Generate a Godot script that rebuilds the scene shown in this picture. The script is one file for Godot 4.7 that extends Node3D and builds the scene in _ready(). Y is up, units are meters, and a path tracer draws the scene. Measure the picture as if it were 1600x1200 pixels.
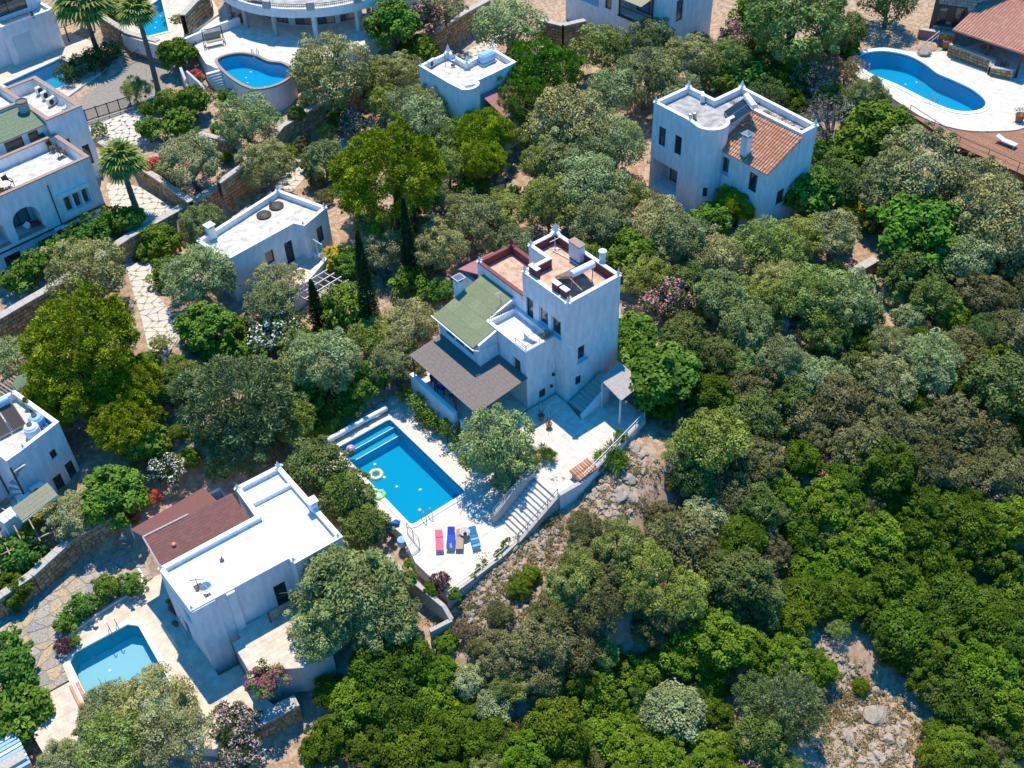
extends Node3D
# Hillside villas seen from the air. World: y up, metres; the main house terrace is y = 0.

var M := {}
var rng := RandomNumberGenerator.new()
var names := {}
var pads: Array = []
var hill: Array = []
var upper := PackedVector2Array()
var fn := FastNoiseLite.new()
var fn2 := FastNoiseLite.new()

func _ready():
	rng.seed = 7
	# ---- camera, sky, sun, exposure
	var cam := Camera3D.new()
	cam.name = "camera"
	cam.fov = 38.8801
	cam.near = 1.0
	cam.far = 600.0
	add_child(cam)
	cam.transform = Transform3D(Basis(Vector3(0.999, -0.032, 0.030), Vector3(0.044, 0.731, -0.681), Vector3(0.000, 0.682, 0.732)), Vector3(0.000, 54.000, 57.963))
	cam.current = true
	var env := Environment.new()
	env.background_mode = Environment.BG_SKY
	var sm := ProceduralSkyMaterial.new()
	sm.sky_top_color = Color(0.03, 0.59, 0.95)
	sm.sky_horizon_color = Color(0.12, 0.69, 0.96)
	sm.sky_curve = 0.18
	sm.ground_bottom_color = Color(0.16, 0.16, 0.13)
	sm.ground_horizon_color = Color(0.4, 0.5, 0.58)
	sm.sun_angle_max = 8.0
	var sky := Sky.new()
	sky.sky_material = sm
	env.sky = sky
	env.background_energy_multiplier = 0.92
	env.tonemap_mode = Environment.TONE_MAPPER_LINEAR
	env.tonemap_exposure = 1.2
	env.sdfgi_enabled = true
	env.ssao_enabled = true
	env.ssil_enabled = true
	var we := WorldEnvironment.new()
	we.name = "world_environment"
	we.environment = env
	add_child(we)
	var sun := DirectionalLight3D.new()
	sun.name = "sun"
	sun.light_color = Color(1.0, 0.945, 0.85)
	sun.light_energy = 1.55
	sun.light_angular_distance = 0.53
	sun.shadow_enabled = true
	add_child(sun)
	sun.look_at_from_position(Vector3.ZERO, Vector3(0.03, -0.92, 0.39))
	fn.seed = 3
	fn.frequency = 0.07
	fn2.seed = 9
	fn2.frequency = 0.5
	make_materials()
	make_hill()
	make_stone_walls()
	make_pavings()
	make_main_house()
	make_pool_side()
	make_terrace_things()
	make_low_house()
	make_white_garden_house()
	make_blue_house()
	make_left_edge_house()
	make_far_houses()
	make_far_pool_right()
	make_ground()
	make_small_things()
	make_plants()

# ------------------------------------------------------------------ naming
func numbered(n: String) -> String:
	if not names.has(n):
		names[n] = 0
		return n
	names[n] += 1
	return "%s_%03d" % [n, names[n]]

func thing(n: String, label: String, category: String, at := Vector3.ZERO, turn := 0.0, group := "") -> Node3D:
	var o := Node3D.new()
	o.name = numbered(n)
	add_child(o)
	o.position = at
	o.rotation.y = turn
	o.set_meta("label", label)
	o.set_meta("category", category)
	if group != "":
		o.set_meta("group", group)
	return o

func mi(n: String, mesh: Mesh, mat: Material, parent: Node) -> MeshInstance3D:
	var o := MeshInstance3D.new()
	o.mesh = mesh
	if mat:
		o.material_override = mat
	if parent == self:
		o.name = numbered(n)
		add_child(o)
	else:
		o.name = n
		parent.add_child(o, true)
	return o

func part(n: String, b: MB, mat: Material, parent: Node) -> MeshInstance3D:
	return mi(n, b.done(), mat, parent)

func stuff(o: Node) -> Node:
	o.set_meta("kind", "stuff")
	return o

func struct(n: String, b: MB, mat: Material, label := "") -> MeshInstance3D:
	var o := mi(n, b.done(), mat, self)
	o.set_meta("kind", "structure")
	if label != "":
		o.set_meta("label", label)
	return o

# ------------------------------------------------------------------ mesh builder
class MB:
	var v := PackedVector3Array()
	var nn := PackedVector3Array()
	var c := PackedColorArray()
	var col := Color.WHITE
	var use_col := false

	func tri(a: Vector3, b: Vector3, d: Vector3):   # counter-clockwise seen from outside
		var n := (b - a).cross(d - a).normalized()
		v.append(a); v.append(d); v.append(b)
		nn.append(n); nn.append(n); nn.append(n)
		if use_col:
			c.append(col); c.append(col); c.append(col)

	func tri_n(a: Vector3, b: Vector3, d: Vector3, na: Vector3, nb: Vector3, nd: Vector3):
		v.append(a); v.append(d); v.append(b)
		nn.append(na); nn.append(nd); nn.append(nb)
		if use_col:
			c.append(col); c.append(col); c.append(col)

	func quad(a: Vector3, b: Vector3, d: Vector3, e: Vector3):
		tri(a, b, d)
		tri(a, d, e)

	func box(ct: Vector3, s: Vector3, basis := Basis.IDENTITY):
		var h := s * 0.5
		var p := []
		for i in 8:
			p.append(ct + basis * Vector3(h.x if i & 1 else -h.x, h.y if i & 2 else -h.y, h.z if i & 4 else -h.z))
		quad(p[0], p[2], p[3], p[1])
		quad(p[4], p[5], p[7], p[6])
		quad(p[0], p[4], p[6], p[2])
		quad(p[1], p[3], p[7], p[5])
		quad(p[2], p[6], p[7], p[3])
		quad(p[0], p[1], p[5], p[4])

	func bbox(ct: Vector3, s: Vector3, b := 0.03, basis := Basis.IDENTITY):   # box with chamfered edges
		var h := s * 0.5
		b = minf(b, minf(h.x, minf(h.y, h.z)) * 0.9)
		var q := func(sx: int, sy: int, sz: int, ax: int) -> Vector3:
			var p := Vector3(h.x - (0.0 if ax == 0 else b), h.y - (0.0 if ax == 1 else b), h.z - (0.0 if ax == 2 else b))
			return ct + basis * Vector3(p.x * sx, p.y * sy, p.z * sz)
		for s1 in [-1, 1]:
			var f := []
			for k in [[-1, -1], [1, -1], [1, 1], [-1, 1]]:
				f.append([q.call(s1, k[0], k[1], 0), q.call(k[1], s1, k[0], 1), q.call(k[0], k[1], s1, 2)])
			for ax in 3:
				if s1 > 0:
					quad(f[0][ax], f[1][ax], f[2][ax], f[3][ax])
				else:
					quad(f[3][ax], f[2][ax], f[1][ax], f[0][ax])
			for s2 in [-1, 1]:
				out_quad(ct, q.call(s1, s2, -1, 0), q.call(s1, s2, 1, 0), q.call(s1, s2, 1, 1), q.call(s1, s2, -1, 1))
				out_quad(ct, q.call(-1, s1, s2, 1), q.call(1, s1, s2, 1), q.call(1, s1, s2, 2), q.call(-1, s1, s2, 2))
				out_quad(ct, q.call(s1, -1, s2, 0), q.call(s1, 1, s2, 0), q.call(s1, 1, s2, 2), q.call(s1, -1, s2, 2))
				for s3 in [-1, 1]:
					out_tri(ct, q.call(s1, s2, s3, 0), q.call(s1, s2, s3, 1), q.call(s1, s2, s3, 2))

	func out_tri(ct: Vector3, a: Vector3, b: Vector3, d: Vector3):
		if (b - a).cross(d - a).dot(a - ct) < 0.0:
			tri(a, d, b)
		else:
			tri(a, b, d)

	func out_quad(ct: Vector3, a: Vector3, b: Vector3, d: Vector3, e: Vector3):
		if (b - a).cross(d - a).dot(a - ct) < 0.0:
			quad(e, d, b, a)
		else:
			quad(a, b, d, e)

	func beam(a: Vector3, b: Vector3, w: float, h: float):
		var d := b - a
		var x := d.normalized()
		var up := Vector3.UP if absf(x.y) < 0.95 else Vector3.RIGHT
		var z := x.cross(up).normalized()
		box((a + b) * 0.5, Vector3(d.length(), h, w), Basis(x, z.cross(x), z))

	func tube(pts: Array, radii: Array, sides := 8, capped := true):
		var rings := []
		var side := Vector3.ZERO
		for i in pts.size():
			var d: Vector3 = (pts[mini(i + 1, pts.size() - 1)] - pts[maxi(i - 1, 0)]).normalized()
			if i == 0:
				side = d.cross(Vector3.UP if absf(d.y) < 0.9 else Vector3.RIGHT).normalized()
			else:
				side = (side - d * side.dot(d)).normalized()
			var o := d.cross(side)
			var r := []
			for k in sides:
				var a := TAU * k / sides
				r.append((side * cos(a) + o * sin(a)))
			rings.append(r)
		for i in pts.size() - 1:
			for k in sides:
				var k2 := (k + 1) % sides
				var n0: Vector3 = rings[i][k]
				var n1: Vector3 = rings[i][k2]
				var m0: Vector3 = rings[i + 1][k]
				var m1: Vector3 = rings[i + 1][k2]
				var a0: Vector3 = pts[i] + n0 * radii[i]
				var a1: Vector3 = pts[i] + n1 * radii[i]
				var b0: Vector3 = pts[i + 1] + m0 * radii[i + 1]
				var b1: Vector3 = pts[i + 1] + m1 * radii[i + 1]
				tri_n(a0, a1, b1, n0, n1, m1)
				tri_n(a0, b1, b0, n0, m1, m0)
		if capped:
			for k in sides:
				var k2 := (k + 1) % sides
				var e: int = pts.size() - 1
				tri(pts[e], pts[e] + rings[e][k] * radii[e], pts[e] + rings[e][k2] * radii[e])
				tri(pts[0], pts[0] + rings[0][k2] * radii[0], pts[0] + rings[0][k] * radii[0])

	func lathe(profile: Array, ct: Vector3, sides := 16, squash := 1.0):   # profile of Vector2(radius, y) from the bottom up
		for i in profile.size() - 1:
			var p: Vector2 = profile[i]
			var q: Vector2 = profile[i + 1]
			var t := (q - p).normalized()
			for k in sides:
				var a := TAU * k / sides
				var b := TAU * (k + 1) / sides
				var da := Vector3(cos(a), 0, -sin(a) * squash)
				var db := Vector3(cos(b), 0, -sin(b) * squash)
				var na := (da * t.y - Vector3.UP * t.x).normalized()
				var nb := (db * t.y - Vector3.UP * t.x).normalized()
				var a0 := ct + da * p.x + Vector3.UP * p.y
				var b0 := ct + db * p.x + Vector3.UP * p.y
				var a1 := ct + da * q.x + Vector3.UP * q.y
				var b1 := ct + db * q.x + Vector3.UP * q.y
				if p.x > 1e-4:
					tri_n(a0, b0, b1, na, nb, nb)
				if q.x > 1e-4:
					tri_n(a0, b1, a1, na, nb, na)

	func flat(poly: PackedVector2Array, y: float, up := true):
		var ix := Geometry2D.triangulate_polygon(poly)
		for i in range(0, ix.size(), 3):
			var a := poly[ix[i]]
			var b := poly[ix[i + 1]]
			var d := poly[ix[i + 2]]
			var A := Vector3(a.x, y, a.y)
			var B := Vector3(b.x, y, b.y)
			var D := Vector3(d.x, y, d.y)
			if ((B - A).cross(D - A).y > 0) == up:
				tri(A, B, D)
			else:
				tri(A, D, B)

	func prism(poly: PackedVector2Array, y0: float, y1: float, bottom := true):
		flat(poly, y1, true)
		if bottom:
			flat(poly, y0, false)
		sides(poly, y0, y1)

	func sides(poly: PackedVector2Array, y0: float, y1: float, inward := false):
		var cw := Geometry2D.is_polygon_clockwise(poly)
		for i in poly.size():
			var a := poly[i]
			var b := poly[(i + 1) % poly.size()]
			var A := Vector3(a.x, y0, a.y)
			var B := Vector3(b.x, y0, b.y)
			var U := Vector3.UP * (y1 - y0)
			if cw != inward:
				quad(A, B, B + U, A + U)
			else:
				quad(B, A, A + U, B + U)

	func ring(outer: PackedVector2Array, inner: PackedVector2Array, y0: float, y1: float):   # same number of points
		sides(outer, y0, y1)
		sides(inner, y0, y1, true)
		var cw := Geometry2D.is_polygon_clockwise(outer)
		for i in outer.size():
			var j := (i + 1) % outer.size()
			var a := Vector3(outer[i].x, y1, outer[i].y)
			var b := Vector3(outer[j].x, y1, outer[j].y)
			var d := Vector3(inner[j].x, y1, inner[j].y)
			var e := Vector3(inner[i].x, y1, inner[i].y)
			var dn := Vector3.UP * (y0 - y1)
			if cw:
				quad(a, b, d, e)
				quad(e + dn, d + dn, b + dn, a + dn)
			else:
				quad(e, d, b, a)
				quad(a + dn, b + dn, d + dn, e + dn)

	func done() -> ArrayMesh:
		var arr := []
		arr.resize(Mesh.ARRAY_MAX)
		arr[Mesh.ARRAY_VERTEX] = v
		arr[Mesh.ARRAY_NORMAL] = nn
		if use_col:
			arr[Mesh.ARRAY_COLOR] = c
		var m := ArrayMesh.new()
		m.add_surface_from_arrays(Mesh.PRIMITIVE_TRIANGLES, arr)
		return m

func pv(a: Array) -> PackedVector2Array:
	var p := PackedVector2Array()
	for q in a:
		p.append(q if q is Vector2 else Vector2(q[0], q[1]))
	return p

func rect(x0: float, z0: float, x1: float, z1: float) -> PackedVector2Array:
	return pv([[x0, z0], [x1, z0], [x1, z1], [x0, z1]])

func offset(poly: PackedVector2Array, d: float) -> PackedVector2Array:   # mitred; d > 0 grows
	var out := PackedVector2Array()
	var s := 1.0 if Geometry2D.is_polygon_clockwise(poly) else -1.0
	var n := poly.size()
	for i in n:
		var a := (poly[i] - poly[(i + n - 1) % n]).normalized()
		var b := (poly[(i + 1) % n] - poly[i]).normalized()
		var na := Vector2(-a.y, a.x) * s
		var nb := Vector2(-b.y, b.x) * s
		var m := (na + nb).normalized()
		out.append(poly[i] + m * d / maxf(m.dot(na), 0.3))
	return out

# ------------------------------------------------------------------ materials
var tex := {}

func noise_tex(seed_: int, freq: float, lo: float, hi: float, oct := 4, size := 512, fine := 0.35) -> ImageTexture:
	var a := FastNoiseLite.new()
	a.seed = seed_
	a.frequency = freq
	a.fractal_octaves = oct
	var im1 := a.get_seamless_image(size, size)
	var b := FastNoiseLite.new()
	b.seed = seed_ + 50
	b.frequency = 0.12
	b.fractal_octaves = 2
	var im2 := b.get_seamless_image(size, size)
	var d1 := im1.get_data()
	var d2 := im2.get_data()
	var out := PackedByteArray()
	out.resize(size * size)
	for i in size * size:
		var t := (d1[i] * (1.0 - fine) + d2[i] * fine) / 255.0
		t = smoothstep(0.2, 0.8, t)
		out[i] = int(255.0 * lerpf(lo, hi, t))
	return ImageTexture.create_from_image(Image.create_from_data(size, size, false, Image.FORMAT_L8, out))

func two_tone(seed_: int, freq: float, c0: Color, c1: Color, c2: Color, size := 512) -> ImageTexture:
	var a := FastNoiseLite.new()
	a.seed = seed_
	a.frequency = freq
	a.fractal_octaves = 5
	a.fractal_gain = 0.6
	var d1 := a.get_seamless_image(size, size).get_data()
	var b := FastNoiseLite.new()
	b.seed = seed_ + 31
	b.noise_type = FastNoiseLite.TYPE_CELLULAR
	b.frequency = 0.09
	var d2 := b.get_seamless_image(size, size).get_data()
	var out := PackedByteArray()
	out.resize(size * size * 3)
	for i in size * size:
		var t := d1[i] / 255.0
		var col := c0.lerp(c1, smoothstep(0.3, 0.7, t))
		var e := d2[i] / 255.0
		col = col.lerp(c2, smoothstep(0.55, 0.85, e) * 0.8)
		col = col.linear_to_srgb()
		out[i * 3] = int(clampf(col.r, 0, 1) * 255)
		out[i * 3 + 1] = int(clampf(col.g, 0, 1) * 255)
		out[i * 3 + 2] = int(clampf(col.b, 0, 1) * 255)
	return ImageTexture.create_from_image(Image.create_from_data(size, size, false, Image.FORMAT_RGB8, out))

func lin(r: float, g: float, b: float) -> Color:
	return Color(r, g, b).linear_to_srgb()

func mat(n: String, r: float, g: float, b: float, rough := 0.85, t := "", scale := 0.3, bump := 0.0) -> StandardMaterial3D:
	var m := StandardMaterial3D.new()
	m.resource_name = n
	m.albedo_color = lin(r, g, b)
	m.roughness = rough
	if t != "":
		m.albedo_texture = tex[t]
		m.uv1_triplanar = true
		m.uv1_scale = Vector3.ONE * scale
		if bump > 0.0:
			m.heightmap_enabled = true
			m.heightmap_texture = tex[t]
			m.heightmap_scale = bump
	M[n] = m
	return m

func leaf_mat(n: String, back: float, rough := 0.55) -> StandardMaterial3D:
	var m := StandardMaterial3D.new()
	m.resource_name = n
	m.vertex_color_use_as_albedo = true
	m.roughness = rough
	m.metallic_specular = 0.15
	m.backlight_enabled = true
	m.backlight = Color(back, back, back)
	M[n] = m
	return m

func make_materials():
	tex.plaster = noise_tex(11, 0.012, 0.94, 1.0, 4, 512, 0.25)
	tex.streak = noise_tex(16, 0.012, 0.93, 1.0, 4, 512, 0.2)
	tex.worn = noise_tex(12, 0.02, 0.86, 1.0, 5, 512, 0.4)
	tex.stain = noise_tex(13, 0.015, 0.74, 1.0, 5, 512, 0.35)
	tex.rough = noise_tex(14, 0.05, 0.55, 1.0, 5, 512, 0.5)
	tex.mosaic = noise_tex(15, 0.03, 0.86, 1.0, 3, 512, 0.6)
	mat("white", 0.80, 0.80, 0.79, 0.85, "streak", 0.22).uv1_scale = Vector3(0.30, 0.10, 0.30)
	mat("white_cap", 0.82, 0.82, 0.82, 0.8, "plaster", 0.4)
	mat("white_roof", 0.84, 0.84, 0.84, 0.8, "worn", 0.12)
	mat("cream_roof", 0.80, 0.75, 0.67, 0.85, "stain", 0.13)
	mat("grey_roof", 0.50, 0.48, 0.46, 0.9, "stain", 0.13)
	mat("salmon", 0.74, 0.47, 0.33, 0.85, "stain", 0.14)
	mat("maroon", 0.21, 0.04, 0.045, 0.7, "worn", 0.5)
	mat("tan_cap", 0.42, 0.28, 0.20, 0.85, "worn", 0.5)
	for k in 3:
		mat("green_sheet%d" % k, 0.205 + 0.014 * k, 0.242 + 0.014 * k, 0.125 + 0.009 * k, 0.8, "worn", 0.5)
	mat("green_roof", 0.16, 0.22, 0.13, 0.8, "worn", 0.4)
	mat("canopy", 0.205, 0.17, 0.155, 0.8, "worn", 0.6)
	mat("canopy_grey", 0.42, 0.38, 0.36, 0.8, "worn", 0.6)
	mat("shingle_a", 0.21, 0.085, 0.075, 0.85, "worn", 0.6)
	mat("shingle_b", 0.18, 0.075, 0.066, 0.85, "worn", 0.6)
	mat("terracotta", 0.70, 0.32, 0.17, 0.8, "stain", 0.7)
	mat("terracotta_pink", 0.72, 0.34, 0.25, 0.8, "stain", 0.7)
	mat("terracotta_pale", 0.78, 0.46, 0.32, 0.85, "stain", 0.7)
	mat("pink_roof", 0.42, 0.18, 0.17, 0.85, "worn", 0.3)
	mat("blue_sill", 0.34, 0.52, 0.62, 0.6)
	mat("frame_white", 0.75, 0.75, 0.74, 0.5)
	mat("frame_brown", 0.10, 0.045, 0.025, 0.6, "worn", 1.0)
	mat("frame_dark", 0.035, 0.035, 0.04, 0.5)
	var gl := StandardMaterial3D.new()
	gl.resource_name = "glass"
	gl.transparency = BaseMaterial3D.TRANSPARENCY_ALPHA
	gl.albedo_color = Color(0.30, 0.36, 0.38, 0.22)
	gl.roughness = 0.03
	M.glass = gl
	mat("curtain", 0.50, 0.42, 0.32, 0.9, "worn", 0.8)
	mat("wood", 0.17, 0.075, 0.035, 0.7, "rough", 0.8)
	mat("wood_pale", 0.42, 0.30, 0.19, 0.8, "worn", 0.8)
	mat("metal", 0.34, 0.35, 0.37, 0.4).metallic = 0.7
	mat("white_metal", 0.72, 0.73, 0.74, 0.4)
	mat("black_metal", 0.03, 0.03, 0.032, 0.5)
	mat("ac_white", 0.70, 0.70, 0.68, 0.5)
	mat("tank_white", 0.78, 0.80, 0.82, 0.25)
	mat("tank_blue", 0.30, 0.52, 0.72, 0.3)
	mat("panel_glass", 0.02, 0.035, 0.05, 0.05)
	mat("panel_brown", 0.07, 0.055, 0.04, 0.3)
	mat("concrete", 0.52, 0.48, 0.43, 0.9, "worn", 0.5)
	mat("asphalt", 0.30, 0.27, 0.235, 0.9, "worn", 0.25)
	for k in 4:
		mat("tile%d" % k, 0.74 + 0.012 * k, 0.67 + 0.011 * k, 0.58 + 0.01 * k, 0.75, "worn", 0.12)
		mat("marble%d" % k, 0.70 + 0.018 * k, 0.64 + 0.016 * k, 0.56 + 0.014 * k, 0.7, "worn", 0.12)
		mat("pinktile%d" % k, 0.70 + 0.012 * k, 0.58 + 0.011 * k, 0.46 + 0.01 * k, 0.75, "worn", 0.11)
	for k in 5:
		var f: Array = [[0.50, 0.41, 0.30], [0.42, 0.38, 0.33], [0.34, 0.34, 0.34], [0.55, 0.44, 0.28], [0.47, 0.43, 0.38]][k]
		mat("flag%d" % k, f[0], f[1], f[2], 0.85, "stain", 0.6)
		mat("pale_flag%d" % k, 0.55 + f[0] * 0.25, 0.52 + f[1] * 0.25, 0.46 + f[2] * 0.25, 0.85, "worn", 0.6)
	for k in 5:
		var f: Array = [[0.50, 0.31, 0.13], [0.58, 0.39, 0.19], [0.40, 0.24, 0.11], [0.60, 0.45, 0.26], [0.45, 0.32, 0.18]][k]
		mat("stone%d" % k, f[0], f[1], f[2], 0.9, "stain", 0.9)
	for n in ["tile", "marble", "pinktile", "flag", "pale_flag", "stone", "deck_wood"]:
		for k in 5:
			if M.has("%s%d" % [n, k]):
				M["%s%d" % [n, k]].uv1_world_triplanar = true
	mat("mortar", 0.20, 0.14, 0.09, 0.95, "rough", 0.6)
	mat("rock", 0.52, 0.43, 0.34, 0.9, "stain", 0.6)
	mat("deck_wood", 0.36, 0.16, 0.085, 0.7, "stain", 0.6)
	mat("pool_tile", 0.002, 0.33, 0.56, 0.9, "mosaic", 0.9)
	mat("pool_tile_bright", 0.004, 0.34, 0.58, 0.9, "mosaic", 0.9)
	mat("pool_tile_pale", 0.28, 0.60, 0.66, 0.9, "mosaic", 0.9)
	mat("pool_tile_deep", 0.004, 0.25, 0.32, 0.9, "mosaic", 0.9)
	for k in 3:
		mat("deck_wood%d" % k, 0.33 + 0.04 * k, 0.15 + 0.02 * k, 0.08 + 0.012 * k, 0.7, "stain", 0.6)
	mat("pool_band", 0.01, 0.09, 0.22, 0.3, "mosaic", 1.4)
	mat("pool_step", 0.014, 0.40, 0.60, 0.9, "mosaic", 0.9)
	mat("coping", 0.80, 0.76, 0.70, 0.7, "worn", 0.6)
	mat("terracotta_pot", 0.36, 0.13, 0.06, 0.8)
	mat("pink", 0.75, 0.10, 0.19, 0.7)
	mat("royal", 0.012, 0.05, 0.42, 0.8)
	mat("towel_blue", 0.03, 0.17, 0.36, 0.9)
	mat("towel_light", 0.13, 0.36, 0.50, 0.9)
	mat("tan_cloth", 0.36, 0.28, 0.19, 0.85)
	mat("rubber_yellow", 0.75, 0.62, 0.25, 0.4)
	mat("rubber_green", 0.15, 0.55, 0.16, 0.4)
	mat("rubber_pink", 0.62, 0.22, 0.62, 0.4)
	mat("awning", 0.36, 0.34, 0.22, 0.85, "worn", 0.6)
	mat("red_cloth", 0.35, 0.02, 0.03, 0.8)
	mat("bark", 0.15, 0.11, 0.08, 0.95, "rough", 1.5)
	mat("bark_grey", 0.24, 0.20, 0.165, 0.95, "rough", 1.5)
	mat("dry_wood", 0.40, 0.35, 0.30, 0.95)
	leaf_mat("leaf", 0.26)
	leaf_mat("leaf_dull", 0.2, 0.7)
	leaf_mat("petal", 0.5, 0.7)
	for n in ["pool_tile", "pool_tile_bright", "pool_tile_pale", "pool_tile_deep", "pool_step", "pool_band"]:
		M[n].metallic_specular = 0.12   # wet tiles: the gloss is the water's
	var w := StandardMaterial3D.new()
	w.resource_name = "water"
	w.transparency = BaseMaterial3D.TRANSPARENCY_ALPHA
	w.albedo_color = Color(0.10, 0.62, 0.85, 0.10)
	w.roughness = 0.02
	var rip := FastNoiseLite.new()
	rip.seed = 77
	rip.frequency = 0.03
	rip.fractal_octaves = 3
	var ri := rip.get_seamless_image(512, 512)
	ri.bump_map_to_normal_map(4.0)
	w.normal_enabled = true
	w.normal_texture = ImageTexture.create_from_image(ri)
	w.normal_scale = 0.12
	w.uv1_triplanar = true
	w.uv1_world_triplanar = true
	w.uv1_scale = Vector3.ONE * 0.35
	M.water = w
	var cg := StandardMaterial3D.new()
	cg.resource_name = "clear_glass"
	cg.transparency = BaseMaterial3D.TRANSPARENCY_ALPHA
	cg.albedo_color = Color(0.7, 0.8, 0.8, 0.18)
	cg.roughness = 0.03
	M.clear_glass = cg
	var g := StandardMaterial3D.new()
	g.resource_name = "soil"
	g.albedo_texture = two_tone(21, 0.02, Color(0.31, 0.19, 0.115), Color(0.44, 0.34, 0.245), Color(0.58, 0.51, 0.43))
	g.uv1_triplanar = true
	g.uv1_world_triplanar = true
	g.uv1_scale = Vector3.ONE * 0.13
	g.roughness = 0.95
	M.soil = g

# ------------------------------------------------------------------ ground
func base_height(p: Vector2) -> float:
	var s := 0.0
	var w := 0.0
	for c in hill:
		var d: float = (c[0] - p.x) * (c[0] - p.x) + (c[1] - p.y) * (c[1] - p.y) + 4.0
		var k := 1.0 / (d * d)
		s += k * c[2]
		w += k
	var h := s / w
	if Geometry2D.is_point_in_polygon(p, upper):
		h += 2.2
	return h

func ground_at(x: float, z: float) -> float:
	var p := Vector2(x, z)
	var h := base_height(p) + fn.get_noise_2d(x, z) * 0.25 + fn2.get_noise_2d(x, z) * 0.10
	for pd in pads:
		if Geometry2D.is_point_in_polygon(p, pd[0]):
			h = pd[1] if pd[2] else minf(h, pd[1])
	return h

func world_poly(origin: Vector3, turn: float, poly: PackedVector2Array, grow := 0.0) -> PackedVector2Array:
	var q := offset(poly, grow) if grow != 0.0 else poly
	var out := PackedVector2Array()
	for p in q:
		out.append(Vector2(origin.x + p.x * cos(turn) + p.y * sin(turn), origin.z - p.x * sin(turn) + p.y * cos(turn)))
	return out

func add_pad(origin: Vector3, turn: float, poly: PackedVector2Array, y: float, grow := 0.0, level := false):
	pads.append([world_poly(origin, turn, poly, grow), y, level])

func make_hill():
	hill = [[-31.14, 26.92, -6.50], [-19.56, 20.84, -5.60], [-27.70, 16.81, -5.40], [-32.72, 11.79, -4.90], [-34.32, 14.90, -4.80], [-22.95, 7.27, -4.20], [-34.10, 5.10, -3.20], [-30.55, 2.11, -2.60], [-23.74, 0.01, -1.80], [-19.25, -2.53, -1.20], [-14.98, 2.79, -2.20], [-11.58, -4.25, -0.60], [-17.61, -10.36, -0.20], [-27.65, -10.63, 0.80], [-25.58, -5.17, 0.70], [-36.80, -12.44, -0.80], [-40.62, -9.15, -1.20], [-32.05, -17.89, 0.10], [-27.67, -23.42, 0.00], [-22.87, -29.68, 0.10], [-12.81, -22.68, 0.40], [-20.27, -33.08, 0.30], [-12.88, -41.28, 0.50], [-5.24, -49.24, 1.00], [-1.81, -55.30, 1.20], [2.35, -36.24, 0.80], [-2.68, -25.08, 0.30], [-4.77, -7.75, -0.10], [-7.17, -1.75, -1.20], [4.10, 0.73, -0.20], [7.19, 2.81, -0.30], [-1.99, 16.98, -2.20], [-0.90, 13.95, -2.15], [1.21, 13.21, -1.90], [2.50, 11.27, -1.20], [-3.60, 17.81, -2.40], [-4.71, 18.46, -4.00], [-10.41, 17.69, -4.00], [-16.80, 21.18, -6.00], [6.66, 8.29, -0.55], [7.98, 6.02, -0.30], [7.33, 10.33, -1.00], [5.20, 10.17, -0.40], [3.88, 10.89, -1.10], [11.98, -2.24, -0.20], [17.03, -19.20, 0.20], [26.00, -22.65, 0.40], [20.25, -7.72, -0.20], [29.95, -6.21, -0.80], [39.48, -5.32, -0.60], [22.54, 5.13, -2.80], [35.04, 8.56, -3.20], [10.30, 11.99, -4.20], [20.31, 16.42, -6.00], [32.02, 19.15, -6.50], [6.89, 24.09, -7.50], [-4.80, 24.19, -6.30], [-13.30, 24.88, -6.60], [22.02, 23.46, -7.60], [29.76, 26.72, -8.50], [14.42, -44.66, 2.00], [28.00, -47.87, 2.60], [38.32, -26.70, 1.20], [45.17, -21.90, 1.20], [35.46, -43.26, 2.40], [42.96, -49.60, 3.20], [24.54, -68.49, 4.00], [60.30, -64.45, 4.00], [2.20, -70.97, 2.50], [4.98, -50.96, 2.20], [-45.68, -44.75, 1.20], [-37.81, -41.46, 1.15], [-50.32, -53.83, 1.20], [-35.08, -50.65, 2.00], [-32.45, -55.23, 2.60], [-19.40, -47.05, 1.60], [-26.52, -37.47, 0.70], [-33.21, -26.43, 0.80], [-14.45, -51.63, 2.00], [-38.53, -65.04, 3.00], [-50.40, -25.94, 0.00], [-63.45, -54.48, 1.50], [-23.53, -67.04, 3.00]]
	upper = pv([[-42.58, -5.70], [-40.07, -7.76], [-35.61, -12.11], [-30.98, -16.73], [-25.81, -22.64], [-22.50, -27.23], [-20.48, -33.33], [-13.44, -41.98], [-8.57, -47.51], [-3.42, -54.11], [-0.72, -57.20], [9.28, -130.00], [-200.00, -130.00], [-200.00, 24.30]])
	add_pad(Vector3(3.823, 0.000, 2.125), 0.6458, rect(-8.0, -11, 6, 2), -0.25)
	add_pad(Vector3(-19.506, 0.000, 19.521), 0.5934, rect(0, -8, 10, 0.4), -2.9)
	add_pad(Vector3(12.963, 0.000, -24.677), 0.6458, rect(-1.2, -1, 9, 11), 0.1)
	add_pad(Vector3(-16.205, 0.000, -15.398), 0.7679, rect(-7, -7.5, 3, 6), -0.2)

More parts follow.
